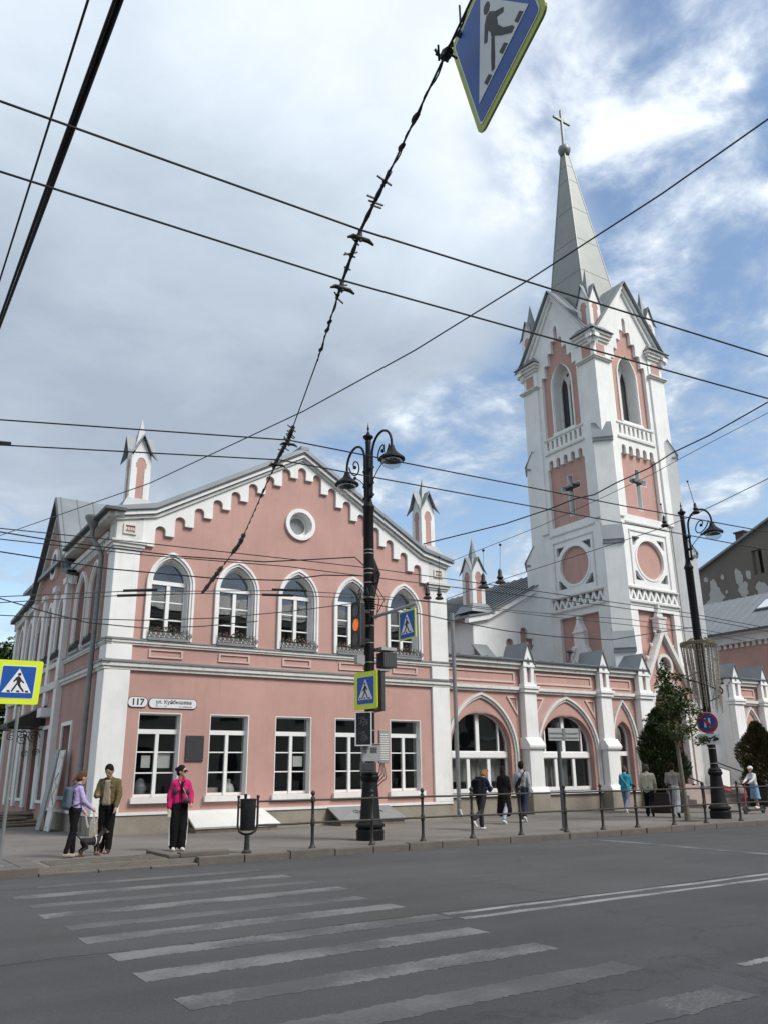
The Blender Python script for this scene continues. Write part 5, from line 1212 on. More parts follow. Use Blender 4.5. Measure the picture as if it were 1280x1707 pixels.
f = Frame3((11.46, 17.76, 2.18), (.93, -.35, 0), (0, 0, 1), (-.35, -.93, 0)); b = MB(); b.fbox(f, -.13, .13, -.4, .4, -.16, 0); b.build('case', 'box_grey', t, bevel=.012)
b = MB()
for k in range(12): b.fbox(f, -.10, .10, -.33 + k * .055, -.30 + k * .055, 0, .008)
b.build('vent', 'paper', t)
b = MB()
for k in range(4): b.tube([f(-.1 + k * .03, -.39, -.08), f(-.12 + k * .05, -.6 - .05 * k, -.05 + .04 * k), f(-.22, -.75 - .08 * k, -.1)], .012, 6)
b.build('cable', 'wire_black', t)
t = thing('signal_back', 'dark back of a tall signal case right of the yellow sign on the lamp post', 'traffic light', (11.55, 18.05, 3.0))
f = Frame3((11.50, 18.02, 3.54), (.2, 1, 0), (0, 0, 1), (1, -.2, 0)); b = MB(); b.fbox(f, -.38, .38, -.50, .50, -.10, 0); b.build('case', 'sign_back', t, bevel=.01); b = MB(); b.fbox(f, -.4, .4, .50, .54, -.13, .14); b.build('hood', 'box_grey', t)
t = thing('camera_box', 'dark equipment box bolted to the lamp post above the yellow sign', 'equipment box', (11.5, 17.8, 4.1))
b = MB(); b.box(11.38, 11.78, 17.62, 17.98, 4.13, 4.52); b.build('case', 'sign_back', t, bevel=.015); b = MB(); b.box(11.3, 11.75, 17.58, 18.0, 4.56, 4.64); b.box(10.7, 10.93, 17.8, 17.95, 4.2, 4.42); b.split('bracket', 'box_grey', t)
t = thing('priority_sign_back', 'dark back of a diamond road sign high on the lamp post', 'road sign', (11.5, 18.0, 6.55))
f = Frame3((11.40, 18.05, 6.55), (.28, .96, 0), (0, 0, 1), (.96, -.28, 0)); b = MB(); b.plate(f, [(0, -.55), (.55, 0), (0, .55), (-.55, 0)], -.02, 0); b.build('panel', 'sign_back', t); b = MB(); b.fbox(f, -.3, .05, .12, .17, -.05, .04); b.fbox(f, -.3, .05, -.17, -.12, -.05, .04); b.split('bracket', 'band_metal', t)
b = MB(); rn = random.Random(8)
for k in range(9): a0 = rn.uniform(2.6, 5.4); b.tube([(L1x + .22 * cos(a0), L1y + .22 * sin(a0), 6.3 - .1 * k * .3), (L1x + .42 * cos(a0 + .3), L1y + .4 * sin(a0 + .3), 5.95 + rn.uniform(-.1, .2)), (L1x + .23 * cos(a0 + .5), L1y + .23 * sin(a0 + .5), 5.5 + rn.uniform(-.3, .3))], .012, 5)
for k in range(5): b.lathe([(.139, 5.66 + .06 * k), (.18, 5.68 + .06 * k), (.139, 5.70 + .06 * k)], (L1x, L1y, 0), 14)
b.build('cable_knot', 'wire_black', lamp1)
# second lamp: ring of light strings and its signs
t = thing('light_chandelier', 'gold ring with hanging strings of small lights around the lamp post', 'street decoration', (L2x, L2y, 5.7))
b = MB(); b.lathe([(.60, 5.66), (.63, 5.67), (.63, 5.78), (.60, 5.80), (.57, 5.78), (.57, 5.67), (.60, 5.66)], (L2x, L2y, 0), 40, False)
for k in range(6): a = k * pi / 3; b.tube([(L2x + .2 * cos(a), L2y + .2 * sin(a), 5.95), (L2x + .59 * cos(a), L2y + .59 * sin(a), 5.72)], .025, 5)
b.build('ring', 'gold_ring', t)
rn = random.Random(2)
for k in range(72):
    a = 2 * pi * k / 72; L = rn.uniform(1.6, 2.3) if abs(sin(a * 1.5)) > .3 else rn.uniform(1.0, 1.5); r = .60 if k % 3 else .42
    b = MB(); z0 = 5.63; pts = [(L2x + (r - .10 * j / 5) * cos(a) + rn.uniform(-.01, .01), L2y + (r - .10 * j / 5) * sin(a), z0 - L * j / 5) for j in range(6)]
    b.tube(pts, .009, 4)
    for j in range(13): q = j / 13; i0 = int(q * 5); p = Vector(pts[i0]).lerp(Vector(pts[min(i0 + 1, 5)]), q * 5 - i0); b.ell(p, .020, 5, 4)
    b.build('light_string', 'string_light', t)
for k in range(3):
    a0 = k * 2.1 + .5; b = MB(); b.tube([(L2x + (.62 - .15 * j / 10) * cos(a0 + j * .22), L2y + (.62 - .15 * j / 10) * sin(a0 + j * .22), 4.9 - k * .35 - .45 * j / 10) for j in range(11)], .022, 5); b.build('scroll', 'iron', t)
t = thing('no_parking_sign', 'round blue no parking sign with red rim on the right lamp post, partly behind leaves', 'road sign', (24.15, 17.6, 3.0))
f = Frame3((24.2, 17.62, 3.03), (.45, -.9, 0), (0, 0, 1), (-.9, -.45, 0))
b = MB(); b.plate(f, circ(0, 0, .35, 32), -.02, 0); b.build('panel', 'sign_white', t)
b = MB(); b.band(f, circ(0, 0, .335, 32) + [(.335, 0)], circ(0, 0, .265, 32) + [(.265, 0)], 0, .006); b.plate(f, [(-.22, .16), (-.16, .22), (.22, -.16), (.16, -.22)], .0125, .016); b.split('red_ring', 'sign_red', t)
b = MB(); b.fbox(f, -.10, -.04, -.15, .15, .005, .010); b.fbox(f, .04, .10, -.15, .15, .005, .010); b.split('white_bar', 'sign_white', t)
b = MB(); b.plate(f, circ(0, 0, .266, 32), .0, .004); b.build('blue_field', 'sign_blue', t)
t = thing('tow_away_plate', 'white rectangular plate with a black tow truck under the round no parking sign', 'road sign', (24.1, 17.6, 2.55))
f = Frame3((24.2, 17.62, 2.50), (.45, -.9, 0), (0, 0, 1), (-.9, -.45, 0))
b = MB(); b.plate(f, rounded(.72, .34, .04), -.02, 0); b.build('panel', 'sign_white', t)
b = MB(); b.plate(f, [(-.28, -.06), (.05, -.06), (.05, .02), (-.02, .02), (-.06, .10), (-.17, .10), (-.2, .02), (-.28, .02)], .001, .006); b.plate(f, circ(-.2, -.08, .04, 12), .002, .007); b.plate(f, circ(-.02, -.08, .04, 12), .002, .007); b.plate(f, [(.0, .02), (.2, .12), (.22, .09), (.05, -.0)], .002, .007); b.plate(f, [(.1, -.08), (.3, -.03), (.28, .05), (.18, .06), (.12, .0)], .001, .006); b.build('tow_truck', 'sign_black', t)
t = thing('road_sign', 'dark backs of two traffic signs fixed to the right side of the lamp post', 'road sign', (25.3, 18.2, 2.9))
f = Frame3((25.12, 18.15, 3.05), (.45, .9, 0), (0, 0, 1), (.9, -.45, 0)); b = MB(); b.plate(f, circ(0.1, 0, .35, 28), -.02, 0); b.plate(f, [(x + .1, y - .52) for x, y in rounded(.72, .34, .03)], -.02, 0); b.build('panel', 'sign_back', t); b = MB(); b.fbox(f, .25, .62, -.1, .42, .05, .13); b.fbox(f, .2, .6, -.75, -.35, .05, .1); b.build('box', 'sign_back', t)
t = thing('info_stand', 'black stand holding a tilted white sheet with a red band right of the lamp post', 'stand', (27.9, 20.2, 0))
f = Frame3((28.0, 20.1, 1.22), (.8, -.3, -.25), (.25, .1, .95), (-.4, -.9, .15)); b = MB(); b.fbox(f, -.42, .42, -.42, .42, -.03, 0); b.build('frame', 'sign_black', t)
b = MB(); b.fbox(f, -.38, .38, -.22, .38, 0, .006); b.build('sheet', 'paper', t); b = MB(); b.fbox(f, -.38, .38, -.38, -.225, 0, .006); b.build('red_band', 'sign_red', t)
b = MB(); b.tube([(27.75, 20.15, 0), (27.95, 20.2, .95)], .035, 6); b.tube([(28.4, 20.2, 0), (28.1, 20.2, .9)], .035, 6); b.box(28.2, 28.75, 20.05, 20.4, .0, .06); b.split('leg', 'sign_black', t)

# ================================================================== pavement railing and bin
FYr = 16.75
rl = thing('pavement_railing', 'dark iron pavement railing with ball topped posts and two rails along the kerb', 'railing', (8.9, FYr, 0))
posts = [8.93, 10.52, 11.93, 13.40, 14.95, 16.52, 17.98, 19.35, 20.95, 22.40, 24.15, 25.7, 27.25, 28.8, 30.4, 32, 33.6]
pm = MB(); pm.lathe([(.085, 0), (.085, .02), (.06, .05), (.042, .10), (.036, .16), (.034, .45), (.045, .47), (.052, .53), (.045, .59), (.034, .61), (.032, .93), (.045, .95), (.052, 1.0), (.045, 1.05), (.030, 1.07), (.026, 1.09), (.045, 1.115), (.050, 1.14), (.040, 1.17), (.015, 1.19), (.010, 1.2)], (posts[0], FYr, 0), 12)
p0 = pm.build('post', 'rail_iron', rl, smooth=True)
rn = random.Random(6)
for x in posts[1:]:
    c = p0.copy(); COL.objects.link(c); c.parent = rl; c.location = (x - posts[0], 0, 0); c.rotation_euler = (0, 0, rn.uniform(0, 3))
for a, c in zip([7.78] + posts[:-1], posts):
    for z in (.53, 1.0):
        b = MB(); s_ = rn.uniform(-.012, .004); b.tube([(a, FYr, z), ((a + c) / 2, FYr, z + s_), (c, FYr, z)], .022, 8); b.build('rail', 'rail_iron', rl, smooth=True)
bn = thing('litter_bin', 'black litter bin held in a forked iron stand at the end of the railing', 'bin', (7.4, 16.78, 0))
b = MB(); b.lathe([(.10, 0), (.10, .03), (.06, .07), (.05, .3), (.055, .33), (.04, .36)], (7.4, FYr, 0), 12)
b.tube([(7.18, FYr, 1.08), (7.18, FYr, .52), (7.22, FYr, .42), (7.31, FYr, .37), (7.4, FYr, .36), (7.49, FYr, .37), (7.58, FYr, .42), (7.62, FYr, .52), (7.62, FYr, 1.08)], .024, 8)
for xx in (7.18, 7.62): b.ell((xx, FYr, 1.10), .036, 10, 7)
b.tube([(7.62, FYr, 1.0), (7.9, FYr, 1.0)], .02, 8); b.tube([(7.62, FYr, .53), (7.9, FYr, .53)], .02, 8); b.tube([(7.18, FYr, .9), (7.62, FYr, .9)], .018, 8); b.build('stand', 'rail_iron', bn, smooth=True)
b = MB(); b.lathe([(.145, .44), (.155, .46), (.165, 1.02), (.175, 1.03), (.175, 1.06), (.155, 1.06), (.15, .9), (.14, .48)], (7.4, FYr, 0), 20); b.lathe([(.03, 1.02), (.03, 1.10), (.04, 1.12), (.03, 1.15), (.01, 1.16)], (7.4, FYr + .15, 0), 8); b.build('bucket', 'iron', bn, smooth=True)

# ================================================================== overhead wires
def ext(a, b, L): a = Vector(a); b = Vector(b); return a + (a - b).normalized() * L
def wire(name, label, cat, pts, r, m='wire_black', e0=0, e1=0, group=None):
    pts = [Vector(p) for p in pts]
    if e0: pts = [ext(pts[0], pts[1], e0)] + pts
    if e1: pts = pts + [ext(pts[-1], pts[-2], e1)]
    b = MB(); b.tube(pts, r, 6); o = b.build(name, m, None, True, loc=pts[0]); tag(o, label, cat, group); return o
G_ = 'overhead wires'
wire('trolley_wire', 'upper of the two nearest contact wires crossing the sky from left edge to right', 'wire', [(0.227, 5.161, 6), (3.063, 5.035, 6), (8.164, 4.512, 6)], .010, e0=20, e1=30, group=G_)
wire('trolley_wire', 'lower of the two nearest contact wires crossing the sky from left edge to right', 'wire', [(0.339, 5.904, 6), (3.307, 5.767, 6), (9.174, 5.166, 6)], .010, e0=20, e1=30, group=G_)
wire('trolley_wire', 'upper of the far contact wires passing behind the lamp heads', 'wire', [(1.084, 10.859, 6), (4.596, 9.515, 6), (10.993, 9.116, 6), (14.754, 8.776, 6)], .010, e0=8, e1=30, group=G_)
wire('trolley_wire', 'lower of the far contact wires passing the roof gable', 'wire', [(1.223, 11.776, 6), (4.817, 10.261, 6), (11.819, 9.846, 6), (16.029, 9.602, 6)], .010, e0=8, e1=30, group=G_)
b = MB(); b.tube([(1.0, 15, 7.2), (1.73, 15, 7.279)], .035, 6); tag(b.build('wire_insulator', 'wire_black', None, loc=(1.5, 15, 7.2)), 'short thick insulator rod at the left edge above the roof', 'insulator')
sw_ = [(0.9, -6, 7.2), (2.3, 1.2, 6.6), (2.56, 2.6, 6.22), (2.602, 2.918, 6.2), (3.012, 4.496, 6.2), (3.201, 5.261, 6.2), (3.455, 6.026, 6.2), (3.995, 7.526, 6.2), (4.78, 9.878, 6.2), (4.999, 10.714, 6.2), (6.42, 15.476, 6.2), (7.36, 20.12, 6.10)]
sp_ = thing('span_wire', 'thick insulated span wire running away from the hanging sign to the facade', 'wire', sw_[3], G_)
b = MB(); b.tube(sw_, .008, 6); b.build('wire', 'wire_black', sp_)
rn = random.Random(21)
def along(t):      # t in metres of Y
    for a, c in zip(sw_[:-1], sw_[1:]):
        if a[1] <= t <= c[1]: k = (t - a[1]) / (c[1] - a[1]); return Vector(a).lerp(Vector(c), k)
for a, c, r in ((4.5, 5.25, .015), (5.27, 6.02, .015), (6.05, 6.35, .014), (9.5, 9.86, .024), (9.9, 10.7, .024), (10.75, 11.1, .022), (14.9, 16.2, .035), (17.6, 20.1, .040)):
    b = MB(); n = 8; pts = [along(a + (c - a) * i / n) for i in range(n + 1)]; b.tube(pts, [r * (1 + .45 * ((i % 3) == 0)) for i in range(n + 1)], 8)
    for k in range(5): e = along(rn.uniform(a, c)); b.ell(e, (r * rn.uniform(1.1, 1.6), r * rn.uniform(1.2, 2.2), r * rn.uniform(1.1, 1.6)), 7, 5); b.tube([e + Vector((rn.uniform(-.09, .0), 0, rn.uniform(-.05, .05))), e + Vector((rn.uniform(.0, .09), .01, rn.uniform(-.05, .05)))], .009, 4)
    b.build('insulator', 'wire_black', sp_, smooth=True)
for a, c in ((3.0, 4.5), (6.35, 7.6), (11.1, 14.9), (16.2, 17.6)):
    b = MB(); n = int((c - a) * 18); b.tube([along(a + (c - a) * i / n) + Vector((.012 * sin(i * .9), 0, .012 * cos(i * .9) - .012)) for i in range(n + 1)], .006, 5)
    for k in range(3): p = along(rn.uniform(a, c)); b.ell(p, (.022, .05, .022), 7, 5)
    b.build('twisted_lead', 'wire_black', sp_)
for p in (sw_[5], sw_[6], sw_[8], sw_[9]):
    b = MB(); p = Vector(p) - Vector((0, 0, .12)); d = Vector((1, -.07, 0)) if p.y < 8 else Vector((1, -.2, 0)); d.normalize()
    b.tube([p - d * .13, p - d * .08 + Vector((0, 0, .03)), p + d * .08 + Vector((0, 0, .03)), p + d * .13], [.010, .022, .022, .010], 8); b.tube([p, p + Vector((0, 0, .13))], .016, 6); b.build('wire_clamp', 'wire_black', sp_, smooth=True)
p = Vector((2.72, 3.35, 6.2)); b = MB()
for k in range(7): b.tube([p + Vector((rn.uniform(-.03, .03), rn.uniform(-.08, .08), rn.uniform(-.04, .04))), p + Vector((rn.uniform(-.1, .1), rn.uniform(-.1, .1), rn.uniform(-.1, .08)))], .010, 4)
b.ell(p, (.04, .06, .04), 8, 6); b.build('wire_knot', 'wire_black', sp_)
# cables crossing the street top left
ct = thing('cable_bundle', 'thick bundle of black cables crossing the top left of the sky', 'cable', (.85, 5, 7), G_)
for k in range(3):
    b = MB(); b.tube([(.84 + .013 * k + .012 * sin(i * .35 + k * 2.1), -6 + i * 1.0, 7.0 + .014 * cos(i * .3 + k * 2.1)) for i in range(30)], .015, 6); b.build('cable', 'wire_black', ct, smooth=True)
wire('cable', 'thin black cable left of the thick bundle at the top left', 'wire', [(.655, -6, 7), (.668, 4.92, 7), (.697, 9.1, 7), (.72, 24, 7)], .010, group=G_)
W_ = {
 'long diagonal guy wire rising from the left edge over the hall to the top right': ([(6.547, 3.206, 7.5), (6.328, 4.333, 7.306), (5.992, 6.067, 7.108), (5.638, 7.885, 6.945), (5.183, 10.23, 6.868), (4.27, 14.931, 6.979), (2.702, 23.0, 7.696)], .010, 8, 12),
 'sagging thick black cable curving across the tower to the hall turret': ([(23.063, 13.0, 12.658), (22.223, 14.715, 11.925), (21.695, 15.796, 11.578), (21.33, 16.541, 11.196), (20.845, 17.532, 10.901), (20.494, 18.25, 10.619), (20.193, 18.865, 10.593), (19.751, 19.769, 10.377), (19.018, 21.266, 10.124), (18.162, 23.015, 9.983), (17.484, 24.4, 9.872)], .022, 10, 0),
 'thin straight wire just under the thick cable across the tower': ([(22.955, 13.0, 12.256), (22.162, 14.716, 11.636), (21.729, 15.651, 11.279), (21.377, 16.412, 10.97), (20.608, 18.075, 10.456), (19.67, 20.104, 9.852), (18.053, 23.6, 9.033)], .010, 10, 0),
 'thin span wire carrying hanging insulators across the foot of the tower': ([(20.612, 12.0, 9.274), (20.138, 14.097, 8.737), (19.922, 15.053, 8.547), (19.427, 17.243, 8.322), (18.839, 19.845, 8.075), (18.293, 22.266, 7.835), (17.991, 23.6, 7.651)], .011, 10, 0),
 'highest of the thin street wires crossing the hall just above its upper windows': ([(2.445, 21.0, 7.341), (5.891, 20.702, 7.39), (9.928, 20.352, 7.411), (12.516, 20.128, 7.418), (15.153, 19.9, 7.364), (18.921, 19.573, 7.282), (25.747, 18.982, 7.104), (30.163, 18.6, 6.849)], .013, 15, 15),
 'second highest thin street wire crossing the tops of the upper windows': ([(2.431, 20.6, 6.967), (5.806, 20.315, 6.963), (9.753, 19.981, 7.08), (14.874, 19.548, 7.014), (21.147, 19.018, 6.954), (26.215, 18.589, 6.835), (29.638, 18.3, 6.62)], .013, 15, 15),
 'wavy cable from the left edge to the lamp post at window arch height': ([(2.517, 21.0, 6.76), (4.898, 20.156, 6.453), (7.386, 19.275, 6.318), (8.971, 18.713, 6.34), (10.009, 18.345, 6.53), (10.984, 18.0, 6.558)], .016, 15, 0),
 'wavy cable ending highest on the lamp post behind the diamond sign': ([(2.456, 21.0, 7.251), (3.774, 20.538, 7.083), (6.511, 19.58, 6.857), (8.52, 18.877, 6.816), (9.707, 18.461, 6.941), (10.791, 18.081, 7.063), (11.023, 18.0, 6.843)], .016, 15, 0),
 'thin wire across the middle of the upper windows with a thick rod at each end': ([(2.551, 20.2, 5.507), (5.206, 20.024, 5.884), (9.648, 19.729, 6.336), (12.158, 19.563, 6.45), (14.733, 19.392, 6.447), (17.947, 19.179, 6.434), (22.435, 18.882, 6.548), (26.031, 18.643, 6.448), (29.697, 18.4, 6.265)], .011, 15, 15),
 'thin wire just under the one with the thick rods': ([(2.594, 20.4, 5.407), (5.196, 20.229, 5.815), (7.389, 20.085, 6.08), (9.928, 19.918, 6.266), (14.023, 19.649, 6.477), (18.623, 19.346, 6.406), (26.285, 18.842, 6.387), (29.969, 18.6, 6.124)], .011, 15, 15),
 'low cable across the lower half of the upper windows to the lamp post': ([(2.707, 21.0, 5.22), (4.233, 20.449, 5.194), (5.813, 19.879, 5.198), (7.447, 19.289, 5.307), (9.147, 18.675, 5.531), (11.017, 18.0, 5.848)], .012, 15, 0),
 'lowest sagging cable looping over the left upper window': ([(2.658, 21.0, 5.621), (3.765, 21.366, 5.466), (4.898, 21.741, 5.35), (6.533, 22.282, 5.424), (8.431, 22.91, 5.726), (10.515, 23.6, 6.176)], .014, 15, 0),
 'sagging cable from the lamp post to the lamp with light strings': ([(11.3, 18.0, 5.83), (13.655, 18.0, 5.633), (15.844, 18.0, 5.489), (17.89, 18.0, 5.469), (20.363, 18.0, 5.561), (22.207, 18.0, 5.9), (24.55, 18.0, 6.311)], .014, 0, 0)}
for lb_, (pts, r, a, c) in W_.items(): wire('overhead_cable', lb_, 'wire', pts, r, 'wire_grey' if r < .0125 else 'wire_black', a, c, G_)
b = MB()
for (a, c) in (((5.28, 20.02, 5.91), (6.11, 19.97, 6.02)), ((9.19, 19.76, 6.32), (10.2, 19.7, 6.39)), ((5.2, 20.23, 5.815), (5.9, 20.18, 5.90)), ((9.0, 19.98, 6.2), (9.9, 19.92, 6.26))): b.tube([a, c], .035, 6)
tag(b.build('wire_insulator', 'wire_black', None, loc=(5.3, 20, 6)), 'thick dark insulator rods in line with the thin wires at the upper windows', 'insulator')
def hang_ins(label, p, top, k=1.0):
    b = MB(); x, y, z = p; b.tube([(x, y, z + .2 * k), top], .006, 5); b.lathe([(.10 * k, z - .02), (.14 * k, z), (.10 * k, z + .05 * k), (.05 * k, z + .09 * k), (.09 * k, z + .13 * k), (.05 * k, z + .2 * k), (.05 * k, z + .3 * k), (.02 * k, z + .36 * k)], (x, y, 0), 10); b.ell(top, .035 * k, 8, 6)
    tag(b.build('hanging_insulator', 'wire_black', None, True, loc=p), label, 'insulator', 'insulators hanging from the span wires')
hang_ins('black insulator hanging below the span wire left of the tower, nearer the hall', (16.39, 19.5, 7.12), (16.45, 19.5, 8.36), 1.3)
hang_ins('black insulator hanging below the span wire left of the tower, nearer the tower', (17.1, 19.5, 7.36), (17.18, 19.5, 8.65), 1.3)
hang_ins('black insulator hanging beside the right corner pilaster of the hall', (14.62, 19.5, 6.58), (14.66, 19.5, 7.9), 1.0)
hang_ins('black insulator left of the right corner pilaster of the hall', (14.17, 19.5, 6.55), (14.2, 19.5, 7.0), 1.0)
hang_ins('black insulator on the far contact wires in front of the tower', (12.40, 9.40, 5.93), (12.36, 9.4, 6.35), .55)
hang_ins('black insulator inside the curl of the right lamp arm', (12.83, 9.0, 6.15), (12.7, 9.0, 6.75), .55)
# ================================================================== trees
def leaf_cloud(clumps, n, size, rn, flat=.35):
    """clumps: (centre, radii). Leaf sized bent quads scattered through each clump, denser to its rim"""
    b = MB(); tot = sum(r[0] * r[1] * r[2] for c, r in clumps) or 1
    for c, r in clumps:
        k = max(20, int(n * r[0] * r[1] * r[2] / tot))
        for _ in range(k):
            d = Vector((rn.gauss(0, 1), rn.gauss(0, 1), rn.gauss(0, 1))).normalized() * (rn.random() ** .45)
            p = Vector(c) + Vector((d.x * r[0], d.y * r[1], d.z * r[2]))
            ax = Vector((rn.uniform(-1, 1), rn.uniform(-1, 1), rn.uniform(-.9, .3))).normalized(); sd = ax.cross(Vector((rn.uniform(-.5, .5), rn.uniform(-.5, .5), 1))).normalized(); s = size * rn.uniform(.6, 1.25); up = ax.cross(sd) * s * .18
            b.V += [p - ax * s * .5, p + sd * s * .42 + up, p + ax * s * .6, p - sd * s * .42 + up]; i = len(b.V); b.F += [(i - 4, i - 3, i - 2), (i - 4, i - 2, i - 1)]
    return b
rn = random.Random(31)
mp = thing('maple_tree', 'young slender maple tree on the pavement beside the right lamp post', 'tree', (22.92, 17.85, 0))
b = MB(); tr = [(22.92, 17.85, -.02), (22.90, 17.85, .6), (22.87, 17.85, 1.4), (22.82, 17.84, 2.2), (22.78, 17.86, 3.0), (22.66, 17.85, 3.9), (22.55, 17.85, 4.7)]; b.tube(tr, [.10, .075, .068, .06, .045, .028, .012], 10)
cl = []
for k in range(15):
    z = rn.uniform(2.2, 4.3); i = min(5, int((z - 2.2) / .8) + 3); o = Vector(tr[3]).lerp(Vector(tr[6]), (z - 2.2) / 2.5); a = rn.uniform(0, 6.28); L = rn.uniform(.45, 1.15) * (1 - (z - 2.2) / 4.2)
    e = o + Vector((.75 * L * cos(a), L * sin(a), rn.uniform(.15, .55))); b.tube([o, o.lerp(e, .5) + Vector((0, 0, -.05)), e], [.022, .015, .006], 5)
    cl.append((e, (rn.uniform(.18, .34), rn.uniform(.18, .34), rn.uniform(.14, .26))))
cl += [((22.45, 17.85, 4.62), (.30, .3, .34)), ((22.3, 17.8, 4.2), (.34, .3, .26)), ((22.75, 17.8, 4.05), (.4, .4, .26)), ((23.3, 17.8, 3.75), (.42, .4, .28)), ((23.95, 17.7, 3.35), (.42, .35, .24)), ((22.15, 17.8, 3.5), (.36, .36, .26)), ((22.8, 17.8, 3.35), (.5, .45, .3)), ((23.5, 17.7, 2.85), (.42, .4, .26)), ((24.1, 17.6, 2.45), (.30, .3, .18)), ((22.4, 17.8, 2.85), (.4, .4, .25)), ((22.95, 17.8, 2.6), (.4, .4, .24))]
b.build('trunk', 'bark', mp, smooth=True)
leaf_cloud([((22.85 + (c[0] - 22.85) * .72, c[1], c[2]), (r[0] * .8, r[1], r[2])) for c, r in cl], 3000, .10, rn).build('crown', 'leaf_maple', mp)
b = MB(); b.box(22.45, 23.4, 17.45, 18.25, -.05, .006); b.build('soil_patch', 'soil', mp)
def thuja(x, y, h, r, label, m, pl):
    t = thing('thuja_shrub', label, 'shrub', (x, y, 0)); b = MB(); n = int(12500 * r * h / 2.6)
    lob = [(rn.uniform(0, 6.28), rn.uniform(.08, .20), rn.uniform(1, 3.2)) for _ in range(5)]
    for _ in range(n):
        z = h * rn.random() ** .9; a = rn.uniform(0, 6.28); t_ = z / h
        R = r * (sin(min(1, t_ * 2.4 + .30) * pi / 2)) * (1 - t_ ** 2.1) ** .7 * (1 + sum(s * sin(a * k + p + z * 3.4) for p, s, k in lob)) + .04
        q = R * rn.random() ** .45; p = Vector((x + q * cos(a), y + q * sin(a), .62 + z))
        o = Vector((cos(a), sin(a), rn.uniform(.2, 1.5))).normalized(); sd = o.cross(Vector((rn.uniform(-1, 1), rn.uniform(-1, 1), 1))).normalized(); s = rn.uniform(.06, .15)
        b.V += [p - o * s * .4, p + sd * s * .28, p + o * s, p - sd * s * .28]; i = len(b.V); b.F += [(i - 4, i - 3, i - 2), (i - 4, i - 2, i - 1)]
    b.build('crown', m, t); b = MB(); b.tube([(x, y, .5), (x + .05, y, .62 + h * .6), (x, y, .62 + h * .9)], [.06, .03, .01], 6); b.build('trunk', 'bark', t)
    p = thing('planter_tub', pl, 'planter', (x, y, 0)); b = MB(); b.lathe([(r * .62, 0), (r * .66, .04), (r * .78, .66), (r * .82, .68), (r * .82, .74), (r * .74, .74), (r * .72, .62)], (x, y, 0), 20); b.build('tub', 'planter', p, smooth=True); b = MB(); b.lathe([(r * .73, .60), (.01, .63)], (x, y, 0), 16); b.build('soil', 'soil', p)
thuja(26.75, 21.7, 3.2, .92, 'large dark green thuja shrub left of the tower portal behind the maple', 'leaf_thuja', 'dark round planter tub under the left thuja')
thuja(34.1, 22.4, 2.9, .95, 'brownish green thuja shrub right of the portal at the right edge', 'leaf_thuja_brown', 'dark round planter tub under the right thuja')
def big_tree(x, y, h, r, label):
    t = thing('leafy_tree', label, 'tree', (x, y, 0), 'trees behind the hall'); b = MB(); b.tube([(x, y, -.1), (x + .2, y, h * .4), (x, y + .2, h * .8)], [.3, .2, .06], 8)
    cl = [((x + rn.uniform(-1, 1) * r * .75, y + rn.uniform(-1, 1) * r * .75, h * rn.uniform(.25, .88)), (r * rn.uniform(.3, .5),) * 2 + (r * rn.uniform(.22, .36),)) for _ in range(22)]
    for c, _ in cl[:12]: b.tube([(x + .1, y + .1, h * .4), c], [.1, .03], 5)
    b.build('trunk', 'bark', t); leaf_cloud(cl, 9000, .30, rn).build('crown', 'leaf_big', t)
big_tree(5.6, 50, 10.6, 3.0, 'leafy tree with yellowing top rising behind the far end of the hall')
big_tree(0.5, 58, 10, 3.4, 'dark leafy tree at the left edge behind the crossing sign')
b = MB(); b.box(-14, 5.2, 62, 62.4, 0, 3.4); tag(b.build('yard_wall', 'ruin_plaster', None, loc=(-4, 62, 0)), 'dark low wall closing the alley at the far left', 'wall')
big_tree(-5, 55, 9, 3.4, 'dark leafy tree beyond the left edge of the alley')

# ================================================================== people
for nm, c in (('skin', (0.50, 0.30, 0.22)), ('skin_tan', (0.40, 0.235, 0.17))): mat(nm, c, 0.6, spec=0.35)
def cloth(nm, c, var=.18): mat(nm, c, 0.92, var=var, vscale=9, bump=.5, bscale=16, spec=.15)
for nm, c in (('c_lilac', (0.47, 0.38, 0.66)), ('c_black', (0.010, 0.010, 0.011)), ('c_olive', (0.125, 0.105, 0.048)), ('c_beige', (0.33, 0.28, 0.21)), ('c_magenta', (0.50, 0.022, 0.13)), ('c_charcoal', (0.06, 0.058, 0.062)),
    ('c_white', (0.66, 0.66, 0.66)), ('c_navy', (0.016, 0.02, 0.04)), ('c_darkgrey', (0.035, 0.035, 0.038)), ('c_jean', (0.028, 0.036, 0.065)), ('c_paleblue', (0.34, 0.37, 0.43)), ('c_grey', (0.36, 0.38, 0.41)), ('c_turq', (0.02, 0.27, 0.38)), ('c_cream', (0.50, 0.47, 0.37)), ('c_taupe', (0.32, 0.29, 0.27)), ('c_bluegrey', (0.10, 0.13, 0.165)), ('c_denim2', (0.16, 0.19, 0.27)), ('c_print', (0.46, 0.47, 0.50)), ('c_brown', (0.07, 0.03, 0.025)), ('c_skyblue', (0.22, 0.36, 0.55)), ('c_red', (0.5, 0.09, 0.09))): cloth(nm, c)
for nm, c in (('h_dark', (0.016, 0.011, 0.009)), ('h_brown', (0.10, 0.055, 0.03)), ('h_blond', (0.36, 0.20, 0.07)), ('h_grey', (0.09, 0.075, 0.065)), ('h_auburn', (0.035, 0.014, 0.011))): mat(nm, c, .75, var=.3, vscale=30, bump=.5, bscale=60, spec=.15)
FOLD = bpy.data.textures.new('fold_noise', 'CLOUDS'); FOLD.noise_scale = .11; FOLD.noise_depth = 2
def folds(o, k=.022):
    d = o.modifiers.new('folds', 'DISPLACE'); d.texture = FOLD; d.texture_coords = 'GLOBAL'; d.strength = k; d.mid_level = .5
